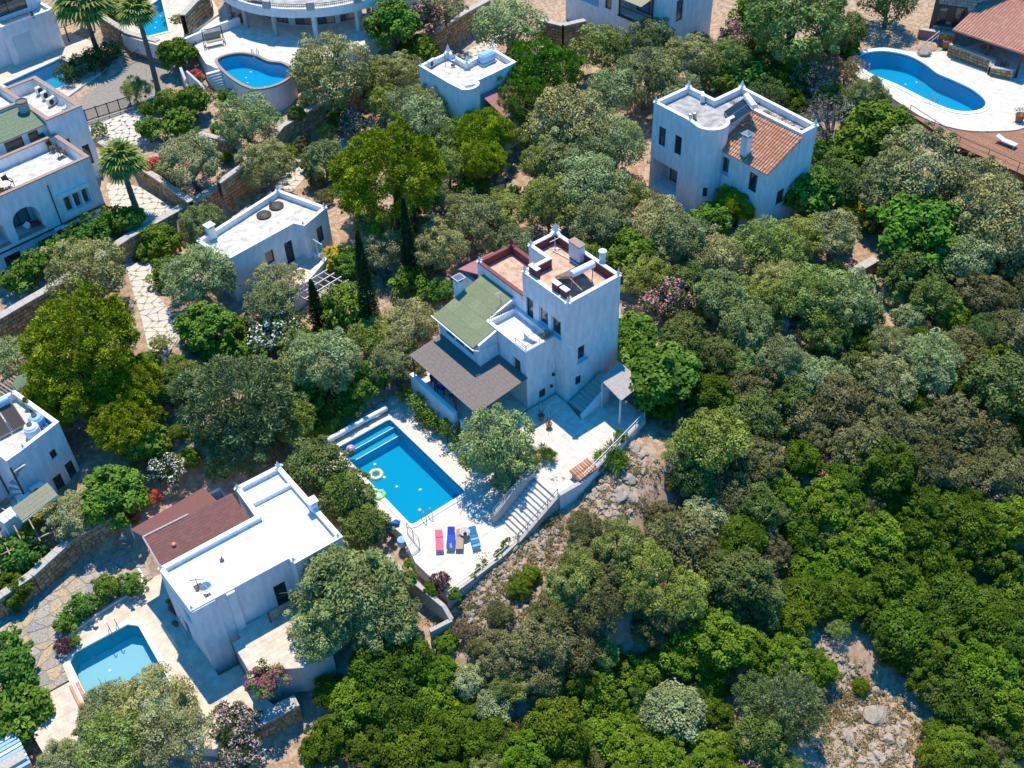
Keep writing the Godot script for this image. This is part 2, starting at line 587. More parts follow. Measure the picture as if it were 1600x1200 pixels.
func make_ground():
	var n := 240
	var x0 := -100.0
	var z0 := -112.0
	var sx := 200.0 / n
	var sz := 164.0 / n
	var hs := PackedFloat32Array()
	hs.resize((n + 1) * (n + 1))
	for j in n + 1:
		for i in n + 1:
			hs[j * (n + 1) + i] = ground_at(x0 + i * sx, z0 + j * sz)
	var v := PackedVector3Array()
	var nn := PackedVector3Array()
	var ix := PackedInt32Array()
	for j in n + 1:
		for i in n + 1:
			v.append(Vector3(x0 + i * sx, hs[j * (n + 1) + i], z0 + j * sz))
			var l := hs[j * (n + 1) + maxi(i - 1, 0)]
			var r := hs[j * (n + 1) + mini(i + 1, n)]
			var u := hs[maxi(j - 1, 0) * (n + 1) + i]
			var d := hs[mini(j + 1, n) * (n + 1) + i]
			nn.append(Vector3((l - r) / (2 * sx), 1, (u - d) / (2 * sz)).normalized())
	for j in n:
		for i in n:
			var a := j * (n + 1) + i
			ix.append_array([a, a + 1, a + n + 2, a, a + n + 2, a + n + 1])
	var arr := []
	arr.resize(Mesh.ARRAY_MAX)
	arr[Mesh.ARRAY_VERTEX] = v
	arr[Mesh.ARRAY_NORMAL] = nn
	arr[Mesh.ARRAY_INDEX] = ix
	var m := ArrayMesh.new()
	m.add_surface_from_arrays(Mesh.PRIMITIVE_TRIANGLES, arr)
	mi("ground", m, M.soil, self).set_meta("kind", "structure")
	# beyond the modelled hillside the ground goes on to the horizon
	var far := MB.new()
	far.ring(rect(-900, -900, 900, 900), rect(x0 + 0.5, z0 + 0.5, x0 + 199.5, z0 + 163.5), -9.0, -1.0)
	struct("ground", far, M.soil)

# ------------------------------------------------------------------ paving and pools
func area(p: PackedVector2Array) -> float:
	var s := 0.0
	for i in p.size():
		var q := p[(i + 1) % p.size()]
		s += p[i].x * q.y - q.x * p[i].y
	return absf(s) * 0.5

func without(deck: PackedVector2Array, hole: PackedVector2Array) -> Array:
	var c := Vector2.ZERO
	for p in hole:
		c += p / hole.size()
	var out := []
	for half in [rect(-400, -400, 400, c.y), rect(-400, c.y, 400, 400)]:
		for a in Geometry2D.intersect_polygons(deck, half):
			for b in Geometry2D.clip_polygons(a, hole):
				out.append(b)
	return out

func paved(n: String, label: String, at: Vector3, turn: float, polys: Array, tile: Vector2, mats: String, count: int, base: Material, thick := 0.14, brick_shift := 0.0) -> MeshInstance3D:
	var slab := MB.new()
	for p in polys:
		slab.prism(p, -thick, -0.010)
		add_pad(at, turn, p, at.y - 0.15, 0.35)
	var o := struct(n, slab, base, label)
	o.position = at
	o.rotation.y = turn
	var whole := {}
	var g := 0.006
	for p in polys:
		var lo := Vector2(1e9, 1e9)
		var hi := -lo
		for q in p:
			lo = lo.min(q)
			hi = hi.max(q)
		var j := floori(lo.y / tile.y)
		while j * tile.y < hi.y:
			var sh := brick_shift * tile.x * (j & 1)
			var i := floori((lo.x - sh) / tile.x)
			while i * tile.x + sh < hi.x:
				var x := i * tile.x + sh
				var z := j * tile.y
				var cell := rect(x + g, z + g, x + tile.x - g, z + tile.y - g)
				var m: Material = M["%s%d" % [mats, rng.randi() % count]]
				var up := rng.randf_range(-0.002, 0.004)
				for piece in Geometry2D.intersect_polygons(cell, p):
					if area(piece) < 0.02:
						continue
					if absf(area(piece) - area(cell)) < 1e-4:
						if whole.is_empty():
							var b := MB.new()
							b.prism(rect(g, g, tile.x - g, tile.y - g), -0.014, 0.0, false)
							whole.mesh = b.done()
						mi("tile", whole.mesh, m, o).position = Vector3(x, up, z)
					else:
						var b := MB.new()
						b.prism(piece, -0.014, 0.0, false)
						mi("tile", b.done(), m, o).position = Vector3(0, up, 0)
				i += 1
			j += 1
	return o

func flagged(n: String, label: String, at: Vector3, turn: float, poly: PackedVector2Array, size: float, mats: String, joint: Material, one := false) -> MeshInstance3D:
	var slab := MB.new()
	slab.prism(poly, -0.3, -0.03)
	add_pad(at, turn, poly, at.y - 0.045, 0.5, true)
	var o := struct(n, slab, joint, label)
	o.position = at
	o.rotation.y = turn
	var lo := Vector2(1e9, 1e9)
	var hi := -lo
	for q in poly:
		lo = lo.min(q)
		hi = hi.max(q)
	var nx := int((hi.x - lo.x) / size) + 2
	var nz := int((hi.y - lo.y) / size) + 2
	var g := []
	for j in nz + 1:
		for i in nx + 1:
			g.append(lo + Vector2(i - 0.5 + (0.5 if j & 1 else 0.0), j - 0.5) * size + Vector2(rng.randf_range(-0.34, 0.34), rng.randf_range(-0.34, 0.34)) * size)
	var joined := []
	for k in 5:
		joined.append(MB.new())
	for j in nz:
		for i in nx:
			var a: Vector2 = g[j * (nx + 1) + i]
			var b: Vector2 = g[j * (nx + 1) + i + 1]
			var c: Vector2 = g[(j + 1) * (nx + 1) + i + 1]
			var d: Vector2 = g[(j + 1) * (nx + 1) + i]
			var ring := PackedVector2Array()
			var q := [a, b, c, d]
			for k in 4:   # knock the corners off
				var p: Vector2 = q[k]
				var s := rng.randf_range(0.08, 0.3)
				ring.append(p.lerp(q[(k + 3) % 4], s))
				ring.append(p.lerp(q[(k + 1) % 4], rng.randf_range(0.08, 0.3)))
			var small := Geometry2D.offset_polygon(ring, -0.02)
			for s in small:
				for piece in Geometry2D.intersect_polygons(s, poly):
					if area(piece) < 0.03 * size:
						continue
					var k := rng.randi() % 5
					var up := rng.randf_range(-0.012, 0.012)
					if one:
						joined[k].prism(piece, -0.05, up, false)
					else:
						var b2 := MB.new()
						b2.prism(piece, -0.05, up, false)
						mi("paving_stone", b2.done(), M["%s%d" % [mats, k]], o)
	if one:
		for k in 5:
			if joined[k].v.size():
				stuff(part("paving_stone", joined[k], M["%s%d" % [mats, k]], o))
	return o

func pool(label: String, at: Vector3, turn: float, poly: PackedVector2Array, depth: float, tiles: Material, coping: Material, group := "", rise := 0.05, wide := 0.32) -> Node3D:
	var o := thing("swimming_pool", label, "swimming pool", at, turn, group)
	add_pad(at, turn, poly, at.y - depth - 0.4, 0.5)
	var b := MB.new()
	b.sides(poly, -depth, -0.02, true)
	b.sides(offset(poly, 0.2), -depth - 0.1, -0.02)
	b.flat(offset(poly, 0.02), -depth)
	part("basin", b, tiles, o)
	b = MB.new()
	b.ring(offset(poly, wide), offset(poly, -0.03), -0.10, rise)
	part("coping", b, coping, o)
	b = MB.new()
	b.sides(offset(poly, -0.008), -0.26, -0.03, true)
	part("waterline_tiles", b, M.pool_band, o)
	b = MB.new()
	var lo := Vector2(1e9, 1e9)
	var hi := -lo
	for q in poly:
		lo = lo.min(q)
		hi = hi.max(q)
	b.flat(offset(poly, 0.01), -0.13)
	part("water", b, M.water, o)
	b = MB.new()
	for k in 5:
		var c := lo.lerp(hi, 0.22 + 0.14 * k) if k % 2 else Vector2(lerpf(lo.x, hi.x, 0.4), lerpf(lo.y, hi.y, 0.2 + 0.15 * k))
		if Geometry2D.is_point_in_polygon(c, offset(poly, -0.5)):
			b.lathe([Vector2(0.11, 0), Vector2(0.10, 0.03), Vector2(0.0, 0.035)], Vector3(c.x, -depth + 0.003, c.y), 10)
	if b.v.size():
		part("inlet_fitting", b, M.white_metal, o)
	return o

func ladder(label: String, at: Vector3, turn: float):
	var o := thing("pool_ladder", label, "pool ladder", at, turn)
	var b: MB
	for s in [-0.25, 0.25]:
		b = MB.new()
		var pts := []
		for k in 9:
			var a := PI * k / 8.0
			pts.append(Vector3(s, 0.45 + 0.35 * sin(a), 0.30 * cos(a)))
		pts.push_front(Vector3(s, 0.0, 0.30))
		pts.append(Vector3(s, -1.0, -0.30))
		var rr := []
		for k in pts.size():
			rr.append(0.028)
		b.tube(pts, rr, 6)
		part("rail", b, M.metal, o)
	for k in 3:
		b = MB.new()
		b.box(Vector3(0, -0.25 - 0.28 * k, -0.30), Vector3(0.46, 0.03, 0.09))
		part("step", b, M.white_metal, o)

# ------------------------------------------------------------------ walls of stone
func stone_wall(n: String, label: String, pts: Array, tops: Array, bottoms: Array, thick := 0.5, group := "", capped := true, stone := 0.42) -> Node3D:
	var o := thing(n, label, "stone wall", Vector3.ZERO, 0.0, group)
	var core := MB.new()
	var cap := MB.new()
	var st := []
	for k in 5:
		st.append(MB.new())
	for i in pts.size() - 1:
		var a: Vector2 = pts[i]
		var b: Vector2 = pts[i + 1]
		var d := (b - a).normalized()
		var nrm := Vector2(-d.y, d.x)
		var L := a.distance_to(b)
		for side in [-1.0, 1.0]:
			var off: Vector2 = nrm * side * thick * 0.5
			var P := func(u: float, t: float, out: float) -> Vector3:
				var q: Vector2 = a + d * u + off + nrm * side * out
				return Vector3(q.x, lerpf(lerpf(bottoms[i], bottoms[i + 1], u / L), lerpf(tops[i], tops[i + 1], u / L), t), q.y)
			if side > 0:
				core.quad(P.call(0, 0, 0), P.call(L, 0, 0), P.call(L, 1, 0), P.call(0, 1, 0))
			else:
				core.quad(P.call(L, 0, 0), P.call(0, 0, 0), P.call(0, 1, 0), P.call(L, 1, 0))
			var hgt: float = maxf(tops[i] - bottoms[i], tops[i + 1] - bottoms[i + 1])
			var rows := maxi(1, roundi(hgt / (stone * 0.8)))
			for r in rows:
				var t0 := float(r) / rows
				var t1 := float(r + 1) / rows
				var u := rng.randf_range(-0.2, 0.0) * stone
				while u < L:
					var w := rng.randf_range(0.6, 1.45) * stone
					var u0 := maxf(u + 0.02, 0.0)
					var u1 := minf(u + w - 0.02, L)
					u += w
					if u1 - u0 < 0.08:
						continue
					var q: MB = st[rng.randi() % 5]
					var ot := rng.randf_range(0.03, 0.09)
					var j := func() -> float: return rng.randf_range(-0.12, 0.12) / rows
					var e0: float = t0 + 0.02 / hgt
					var e1: float = t1 - 0.02 / hgt
					var c := [P.call(u0, e0 + j.call() * 0.3, 0), P.call(u1, e0 + j.call() * 0.3, 0), P.call(u1, e1 + j.call() * 0.3, 0), P.call(u0, e1 + j.call() * 0.3, 0)]
					var uu := (u1 - u0) * 0.14
					var tt := (e1 - e0) * 0.15
					var f := [P.call(u0 + uu, e0 + tt, ot), P.call(u1 - uu, e0 + tt, ot * rng.randf_range(0.7, 1.2)), P.call(u1 - uu, e1 - tt, ot), P.call(u0 + uu, e1 - tt, ot * rng.randf_range(0.7, 1.2))]
					var ct: Vector3 = P.call((u0 + u1) / 2, (e0 + e1) / 2, -0.3)
					q.out_quad(ct, f[0], f[1], f[2], f[3])
					for k in 4:
						q.out_quad(ct, c[k], c[(k + 1) % 4], f[(k + 1) % 4], f[k])
		if capped:
			var u := 0.0
			while u < L - 0.05:
				var w := minf(rng.randf_range(0.7, 1.3), L - u)
				var p0 := a + d * (u + 0.01)
				var p1 := a + d * (u + w - 0.01)
				var y0: float = lerpf(tops[i], tops[i + 1], u / L) + 0.04
				var y1: float = lerpf(tops[i], tops[i + 1], (u + w) / L) + 0.04
				cap.beam(Vector3(p0.x, y0, p0.y), Vector3(p1.x, y1, p1.y), thick + 0.16, 0.10 + rng.randf_range(0, 0.03))
				u += w
		else:
			core.beam(Vector3(a.x, tops[i] - 0.05, a.y), Vector3(b.x, tops[i + 1] - 0.05, b.y), thick, 0.1)
	part("core", core, M.mortar, o)
	for k in 5:
		stuff(part("stones", st[k], M["stone%d" % k], o))
	if capped:
		stuff(part("capstones", cap, M.concrete, o))
	return o

func plain_wall(n: String, label: String, pts: Array, tops: Array, bottoms: Array, thick: float, m: Material, cap_m: Material, group := "") -> Node3D:
	var o := thing(n, label, "wall", Vector3.ZERO, 0.0, group)
	var w := MB.new()
	var cp := MB.new()
	for i in pts.size() - 1:
		var a: Vector2 = pts[i]
		var b: Vector2 = pts[i + 1]
		var d := (b - a).normalized()
		var nr := Vector2(-d.y, d.x) * thick * 0.5
		var A := [a + nr, b + nr, b - nr, a - nr]
		var T := [tops[i], tops[i + 1], tops[i + 1], tops[i]]
		var B := [bottoms[i], bottoms[i + 1], bottoms[i + 1], bottoms[i]]
		var ct := Vector3((a.x + b.x) / 2, (tops[i] + bottoms[i]) / 2, (a.y + b.y) / 2)
		for k in 4:
			var k2 := (k + 1) % 4
			w.out_quad(ct, Vector3(A[k].x, B[k], A[k].y), Vector3(A[k2].x, B[k2], A[k2].y), Vector3(A[k2].x, T[k2], A[k2].y), Vector3(A[k].x, T[k], A[k].y))
		w.out_quad(ct, Vector3(A[0].x, T[0], A[0].y), Vector3(A[1].x, T[1], A[1].y), Vector3(A[2].x, T[2], A[2].y), Vector3(A[3].x, T[3], A[3].y))
		if cap_m:
			cp.beam(Vector3(a.x, tops[i] + 0.03, a.y), Vector3(b.x, tops[i + 1] + 0.03, b.y), thick + 0.08, 0.07)
	part("wall_body", w, m, o)
	if cap_m:
		part("coping", cp, cap_m, o)
	return o

func railing(n: String, label: String, pts: Array, h: float, m: Material, gap := 1.2, group := "", bars := 0.0, top_r := 0.03) -> Node3D:   # pts are world points at the foot
	var o := thing(n, label, "railing", Vector3.ZERO, 0.0, group)
	var b := MB.new()
	var U := Vector3.UP
	for i in pts.size() - 1:
		b.tube([pts[i] + U * h, pts[i + 1] + U * h], [top_r, top_r], 6)
		b.tube([pts[i] + U * h * 0.5, pts[i + 1] + U * h * 0.5], [top_r * 0.6, top_r * 0.6], 5)
	part("rail", b, m, o)
	for i in pts.size() - 1:
		var L: float = pts[i].distance_to(pts[i + 1])
		var k := maxi(1, roundi(L / gap))
		for j in k + (1 if i == pts.size() - 2 else 0):
			b = MB.new()
			var p: Vector3 = pts[i].lerp(pts[i + 1], float(j) / k)
			b.tube([p, p + U * h], [top_r, top_r], 6)
			part("post", b, m, o)
		if bars > 0.0:
			b = MB.new()
			var nb := int(L / bars)
			for j in nb:
				var p: Vector3 = pts[i].lerp(pts[i + 1], (j + 0.5) / nb)
				b.box(p + U * h * 0.5, Vector3(0.02, h, 0.02))
			stuff(part("bars", b, m, o))
	return o

# ------------------------------------------------------------------ house shells
func shell(o: Node3D, poly: PackedVector2Array, y0: float, ytop: float, yroof: float, wall: Material, roof: Material, cap: Material, opens := [], t := 0.22, inner: Material = null, cap_h := 0.07, low := {}):
	# low: edge number -> [u0, u1, depth] pieces where the parapet dips
	var w := MB.new()
	var cw := Geometry2D.is_polygon_clockwise(poly)
	for e in poly.size():
		var a := poly[e]
		var b := poly[(e + 1) % poly.size()]
		var L := a.distance_to(b)
		var d := (b - a) / L
		var nrm := Vector2(-d.y, d.x) * (1.0 if cw else -1.0)
		var us := [0.0, L]
		var vs := [y0, ytop]
		var mine := []
		for q in opens:
			if q[0] == e:
				mine.append(q)
				us.append_array([q[1], q[2]])
				vs.append_array([q[3], q[4]])
		us.sort()
		vs.sort()
		var P := func(u: float, v: float, deep: float) -> Vector3:
			var p := a + d * u - nrm * deep
			return Vector3(p.x, v, p.y)
		var Q := func(p0: Vector3, p1: Vector3, p2: Vector3, p3: Vector3):
			if cw:
				w.quad(p0, p1, p2, p3)
			else:
				w.quad(p3, p2, p1, p0)
		for i in us.size() - 1:
			for j in vs.size() - 1:
				if us[i + 1] - us[i] < 1e-4 or vs[j + 1] - vs[j] < 1e-4:
					continue
				var cu: float = (us[i] + us[i + 1]) / 2
				var cv: float = (vs[j] + vs[j + 1]) / 2
				var hole := false
				for q in mine:
					if cu > q[1] and cu < q[2] and cv > q[3] and cv < q[4]:
						hole = true
				if not hole:
					Q.call(P.call(us[i], vs[j], 0), P.call(us[i + 1], vs[j], 0), P.call(us[i + 1], vs[j + 1], 0), P.call(us[i], vs[j + 1], 0))
		for q in mine:
			var dp := 0.16 if q[5] != "deep" else 2.0
			var u0: float = q[1]
			var u1: float = q[2]
			var v0: float = q[3]
			var v1: float = q[4]
			Q.call(P.call(u0, v0, 0), P.call(u1, v0, 0), P.call(u1, v0, dp), P.call(u0, v0, dp))
			Q.call(P.call(u0, v1, dp), P.call(u1, v1, dp), P.call(u1, v1, 0), P.call(u0, v1, 0))
			Q.call(P.call(u0, v0, dp), P.call(u0, v1, dp), P.call(u0, v1, 0), P.call(u0, v0, 0))
			Q.call(P.call(u1, v0, 0), P.call(u1, v1, 0), P.call(u1, v1, dp), P.call(u1, v0, dp))
			if q[5] == "deep":
				Q.call(P.call(u0, v0, dp), P.call(u1, v0, dp), P.call(u1, v1, dp), P.call(u0, v1, dp))
				var um := (u1 - u0) * 0.12
				window(o, P.call(u0 + um, v0 + 0.03, dp - 0.02), P.call(u1 - um, v0 + 0.03, dp - 0.02), minf(2.2, (v1 - v0) * 0.86), Vector3(nrm.x, 0, nrm.y), "b")
			else:
				window(o, P.call(u0, v0, dp), P.call(u1, v0, dp), v1 - v0, Vector3(nrm.x, 0, nrm.y), q[5])
	part("wall", w, wall, o)
	if ytop > yroof + 0.05:
		var ins := MB.new()
		ins.sides(offset(poly, -t), yroof - 0.1, ytop, true)
		part("parapet_lining", ins, inner if inner else wall, o)
	if cap:
		var c := MB.new()
		c.ring(offset(poly, 0.04), offset(poly, -t - 0.03), ytop - 0.02, ytop + cap_h)
		part("coping", c, cap, o)
	if roof:
		var r := MB.new()
		r.prism(offset(poly, -t * 0.5), yroof - 0.12, yroof, false)
		part("roof_floor", r, roof, o)

func window(o: Node3D, a: Vector3, b: Vector3, h: float, out: Vector3, style: String):
	var fm: Material = {"w": M.frame_white, "b": M.frame_brown, "d": M.frame_dark, "door": M.frame_brown, "wdoor": M.frame_white, "sill": M.frame_white, "shutter": M.frame_white}[style]
	var f := MB.new()
	var x := (b - a).normalized()
	var L := a.distance_to(b)
	var U := Vector3.UP
	var bs := Basis(x, U, x.cross(U))
	var c := (a + b) * 0.5 + out * 0.035
	var k := 0.06
	f.box(c + U * (h - k / 2), Vector3(L, k, 0.06), bs)
	f.box(c + U * (k / 2), Vector3(L, k, 0.06), bs)
	for s in [-1, 1]:
		f.box(c + x * s * (L / 2 - k / 2) + U * h / 2, Vector3(k, h - 2 * k, 0.06), bs)
	if L > 1.02 and style != "door" and style != "wdoor":
		f.box(c + U * h / 2, Vector3(k, h - 2 * k, 0.05), bs)
	var is_door := style == "door" or style == "wdoor"
	var w := part("door" if is_door else "window", f, fm, o)
	var p := MB.new()
	p.box(c - out * 0.02 + U * h / 2, Vector3(L - 2 * k + 0.01, h - 2 * k + 0.01, 0.02), bs)
	if style == "wdoor" or style == "shutter":
		part("panel", p, M.frame_white, w)
		if style == "shutter":
			var s := MB.new()
			for i in int(h / 0.12):
				s.box(c + U * (0.1 + i * 0.12) + out * 0.01, Vector3(L - 2 * k, 0.05, 0.03), bs)
			stuff(part("slats", s, M.frame_white, w))
	elif style == "door":
		p = MB.new()
		p.box(c - out * 0.02 + U * (h * 0.6), Vector3(L - 2 * k + 0.01, h * 0.8 - 2 * k, 0.02), bs)
		part("pane", p, M.glass, w)
		p = MB.new()
		p.box(c - out * 0.01 + U * (h * 0.12), Vector3(L - 2 * k + 0.01, h * 0.2, 0.03), bs)
		part("panel", p, fm, w)
	else:
		part("pane", p, M.glass, w)
		var cu := MB.new()   # a drawn curtain behind the glass, its folds standing in and out
		var wide := L * rng.randf_range(0.3, 0.5)
		var c0 := a + x * (L - wide - 0.05) if rng.randf() < 0.5 else a + x * 0.05
		for i in 6:
			cu.box(c0 + x * wide * (i + 0.5) / 6.0 - out * (0.13 + 0.03 * (i % 2)) + U * h * 0.5, Vector3(wide / 6.0 + 0.01, h, 0.02), bs)
		if style == "d" or style == "sill" or style == "w":
			part("curtain", cu, M.curtain, w)
	if style == "sill":
		var s := MB.new()
		s.box((a + b) * 0.5 + out * 0.2 - U * 0.03, Vector3(L + 0.25, 0.07, 0.28), bs)
		part("sill", s, M.blue_sill, w)

func horn(o: Node3D, p: Vector3, s: float, m: Material, turn := 0.0):   # the pointed corner of a parapet
	s *= 0.72
	var b := MB.new()
	var bs := Basis(Vector3.UP, turn)
	b.bbox(p + Vector3(0, 0.14 * s, 0), Vector3(0.44, 0.28, 0.44) * s, 0.04, bs)
	var base := []
	for k in 4:
		base.append(p + bs * (Vector3([-1, 1, 1, -1][k], 0, [1, 1, -1, -1][k]) * 0.19 * s) + Vector3.UP * 0.27 * s)
	var top := p + Vector3.UP * 1.0 * s
	for k in 4:
		b.tri(base[k], base[(k + 1) % 4], top)
	for k in 4:
		var d := bs * (Vector3([1, 0, -1, 0][k], 0, [0, 1, 0, -1][k]))
		var r := d.cross(Vector3.UP) * 0.15 * s
		var a := p + d * 0.22 * s
		var e := p + d * 0.5 * s
		b.quad(a - r, e - r, e - r + Vector3.UP * 0.08 * s, a - r + Vector3.UP * 0.26 * s)
		b.quad(e + r, a + r, a + r + Vector3.UP * 0.26 * s, e + r + Vector3.UP * 0.08 * s)
		b.quad(a + r + Vector3.UP * 0.26 * s, a - r + Vector3.UP * 0.26 * s, e - r + Vector3.UP * 0.08 * s, e + r + Vector3.UP * 0.08 * s)
		b.quad(e - r, e + r, e + r + Vector3.UP * 0.08 * s, e - r + Vector3.UP * 0.08 * s)
	part("parapet_horn", b, m, o)

func tile_roof(o: Node3D, p00: Vector3, p10: Vector3, p01: Vector3, m: Material, cols := 0.24, n := "roof"):
	# p00-p10 is the eave, p01 the upper end above p00
	var e := (p10 - p00)
	var s := (p01 - p00)
	var nrm := s.cross(e).normalized()
	if nrm.y < 0:
		nrm = -nrm
	var slab := MB.new()
	var ct := p00 + (e + s) / 2 - nrm * 0.3
	var k := [p00, p10, p10 + s, p01]
	slab.out_quad(ct, k[0], k[1], k[2], k[3])
	for i in 4:
		slab.out_quad(ct, k[i], k[(i + 1) % 4], k[(i + 1) % 4] - nrm * 0.12, k[i] - nrm * 0.12)
	slab.out_quad(ct, k[0] - nrm * 0.12, k[1] - nrm * 0.12, k[2] - nrm * 0.12, k[3] - nrm * 0.12)
	var r := part(n, slab, m, o)
	var ts := [MB.new(), MB.new()]
	var nc := int(e.length() / cols)
	var nr := int(s.length() / 0.38)
	var ed := e / nc
	var sd := s / nr
	for i in nc:
		for j in nr:
			var a := p00 + ed * (i + 0.5) + sd * j - sd * 0.12
			var b := p00 + ed * (i + 0.5) + sd * (j + 1)
			var lift := nrm * (0.03 + rng.randf_range(0, 0.022))
			var t: MB = ts[1 if rng.randf() < 0.28 else 0]
			var prev := []
			for q in 5:
				var an := PI * q / 4.0
				var side := -ed.normalized() * cos(an) * cols * 0.40
				var up := nrm * sin(an) * cols * 0.34
				var cur := [a + side + up + lift, b + side * 0.8 + up * 0.75]
				if q:
					t.out_quad(ct, prev[0], cur[0], cur[1], prev[1])
				prev = cur
	stuff(part("roof_tiles", ts[0], m, r))
	stuff(part("roof_tiles", ts[1], M.terracotta_pale, r))

func lath_roof(o: Node3D, corners: Array, m: Material, m2: Material, step := 0.3, n := "roof", thick := 0.07):
	# a thin sloping roof of strips laid from the eave (corners 0,1) up to corners 3,2
	var slab := MB.new()
	var nrm: Vector3 = (corners[3] - corners[0]).cross(corners[1] - corners[0]).normalized()
	if nrm.y < 0:
		nrm = -nrm
	var ct: Vector3 = (corners[0] + corners[2]) / 2 - nrm * 0.3
	for i in 4:
		var a: Vector3 = corners[i]
		var b: Vector3 = corners[(i + 1) % 4]
		slab.out_quad(ct, a, b, b - nrm * thick, a - nrm * thick)
	slab.out_quad(ct, corners[0] - nrm * thick, corners[1] - nrm * thick, corners[2] - nrm * thick, corners[3] - nrm * thick)
	slab.out_quad(ct, corners[0], corners[1], corners[2], corners[3])
	var r := part(n, slab, m, o)
	var k := int(corners[0].distance_to(corners[3]) / step)
	var bs := [MB.new(), MB.new()]
	for i in k:
		var t0 := float(i) / k
		var t1 := float(i + 1.06) / k
		var a: Vector3 = corners[0].lerp(corners[3], t0)
		var b: Vector3 = corners[1].lerp(corners[2], t0)
		var c: Vector3 = corners[1].lerp(corners[2], minf(t1, 1.0))
		var d: Vector3 = corners[0].lerp(corners[3], minf(t1, 1.0))
		var L := a.distance_to(b)
		var u := 0.0
		while u < L:
			var w := rng.randf_range(0.8, 1.6) * step * 1.6
			var f0 := u / L
			var f1 := minf((u + w) / L, 1.0)
			u += w
			var q: MB = bs[rng.randi() % 2]
			var h := rng.randf_range(0.010, 0.018)
			var lo := nrm * h
			var hi := nrm * 0.006
			var p := [a.lerp(b, f0 + 0.004) + lo, a.lerp(b, f1 - 0.002) + lo, d.lerp(c, f1 - 0.002) + hi, d.lerp(c, f0 + 0.004) + hi]
			q.out_quad(ct, p[0], p[1], p[2], p[3])
			q.out_quad(ct, p[0], p[1], p[1] - lo, p[0] - lo)
	stuff(part("roof_strips", bs[0], m, r))
	stuff(part("roof_strips", bs[1], m2, r))

# ------------------------------------------------------------------ fittings
func ac_unit(label: String, at: Vector3, turn: float, group := ""):
	var o := thing("air_conditioner", label, "air conditioner", at, turn, group)
	var b := MB.new()
	b.bbox(Vector3(0, 0.38, 0), Vector3(0.9, 0.66, 0.34), 0.03)
	part("casing", b, M.ac_white, o)
	b = MB.new()
	var prof := [Vector2(0.24, 0.0), Vector2(0.24, 0.015), Vector2(0.2, 0.02), Vector2(0.0, 0.02)]
	b.lathe(prof, Vector3.ZERO, 14)
	var g := part("fan_grille", b, M.black_metal, o)
	g.position = Vector3(-0.16, 0.38, 0.172)
	g.rotation.x = PI / 2
	b = MB.new()
	for s in [-0.32, 0.32]:
		b.box(Vector3(s, 0.025, 0), Vector3(0.06, 0.05, 0.36))
	part("feet", b, M.black_metal, o)

func solar_heater(label: String, at: Vector3, turn: float, glass: Material, tank_m: Material, two := true):
	# panels slope up towards -z, the tank lies along the upper edge
	var o := thing("solar_water_heater", label, "solar water heater", at, turn)
	var tilt := deg_to_rad(32.0)
	for s in ([-0.53, 0.53] if two else [0.0]):
		var b := MB.new()
		b.bbox(Vector3.ZERO, Vector3(1.0, 0.09, 1.9), 0.02)
		var p := part("panel", b, M.metal, o)
		p.position = Vector3(s, 0.72, 0)
		p.rotation.x = tilt
		b = MB.new()
		b.box(Vector3(0, 0.05, 0), Vector3(0.92, 0.012, 1.82))
		part("pane", b, glass, p)
	var b2 := MB.new()
	b2.tube([Vector3(-0.95, 1.52, -0.95), Vector3(-0.9, 1.52, -0.95), Vector3(0.9, 1.52, -0.95), Vector3(0.95, 1.52, -0.95)], [0.2, 0.27, 0.27, 0.2], 16)
	part("tank", b2, tank_m, o)
	b2 = MB.new()
	for s in [-0.9, 0.9]:
		b2.beam(Vector3(s, 0, -0.85), Vector3(s, 1.3, -0.95), 0.05, 0.05)
		b2.beam(Vector3(s, 0, 0.8), Vector3(s, 0.22, 0.8), 0.05, 0.05)
		b2.beam(Vector3(s, 0.03, -0.9), Vector3(s, 0.03, 0.85), 0.05, 0.05)
		b2.beam(Vector3(s, 0.05, 0.8), Vector3(s, 1.1, -0.85), 0.04, 0.04)
	b2.beam(Vector3(-0.95, 0.2, 0.8), Vector3(0.95, 0.2, 0.8), 0.05, 0.05)
	part("stand", b2, M.metal, o)

func chimney(o: Node3D, p: Vector3, w: float, h: float, m: Material, cap: Material):
	var b := MB.new()
	b.bbox(p + Vector3(0, h / 2, 0), Vector3(w, h, w), 0.03)
	var c := part("chimney", b, m, o)
	for s in [[-1, -1], [1, -1], [1, 1], [-1, 1]]:
		b = MB.new()
		b.box(p + Vector3(s[0] * w * 0.36, h + 0.12, s[1] * w * 0.36), Vector3(0.12, 0.26, 0.12))
		part("pillar", b, m, c)
	b = MB.new()
	var q := p + Vector3(0, h + 0.24, 0)
	b.bbox(q, Vector3(w + 0.18, 0.07, w + 0.18), 0.02)
	var k := [q + Vector3(-w / 2, 0.035, w / 2), q + Vector3(w / 2, 0.035, w / 2), q + Vector3(w / 2, 0.035, -w / 2), q + Vector3(-w / 2, 0.035, -w / 2)]
	for i in 4:
		b.tri(k[i], k[(i + 1) % 4], q + Vector3(0, w * 0.42, 0))
	part("chimney_cap", b, cap, c)

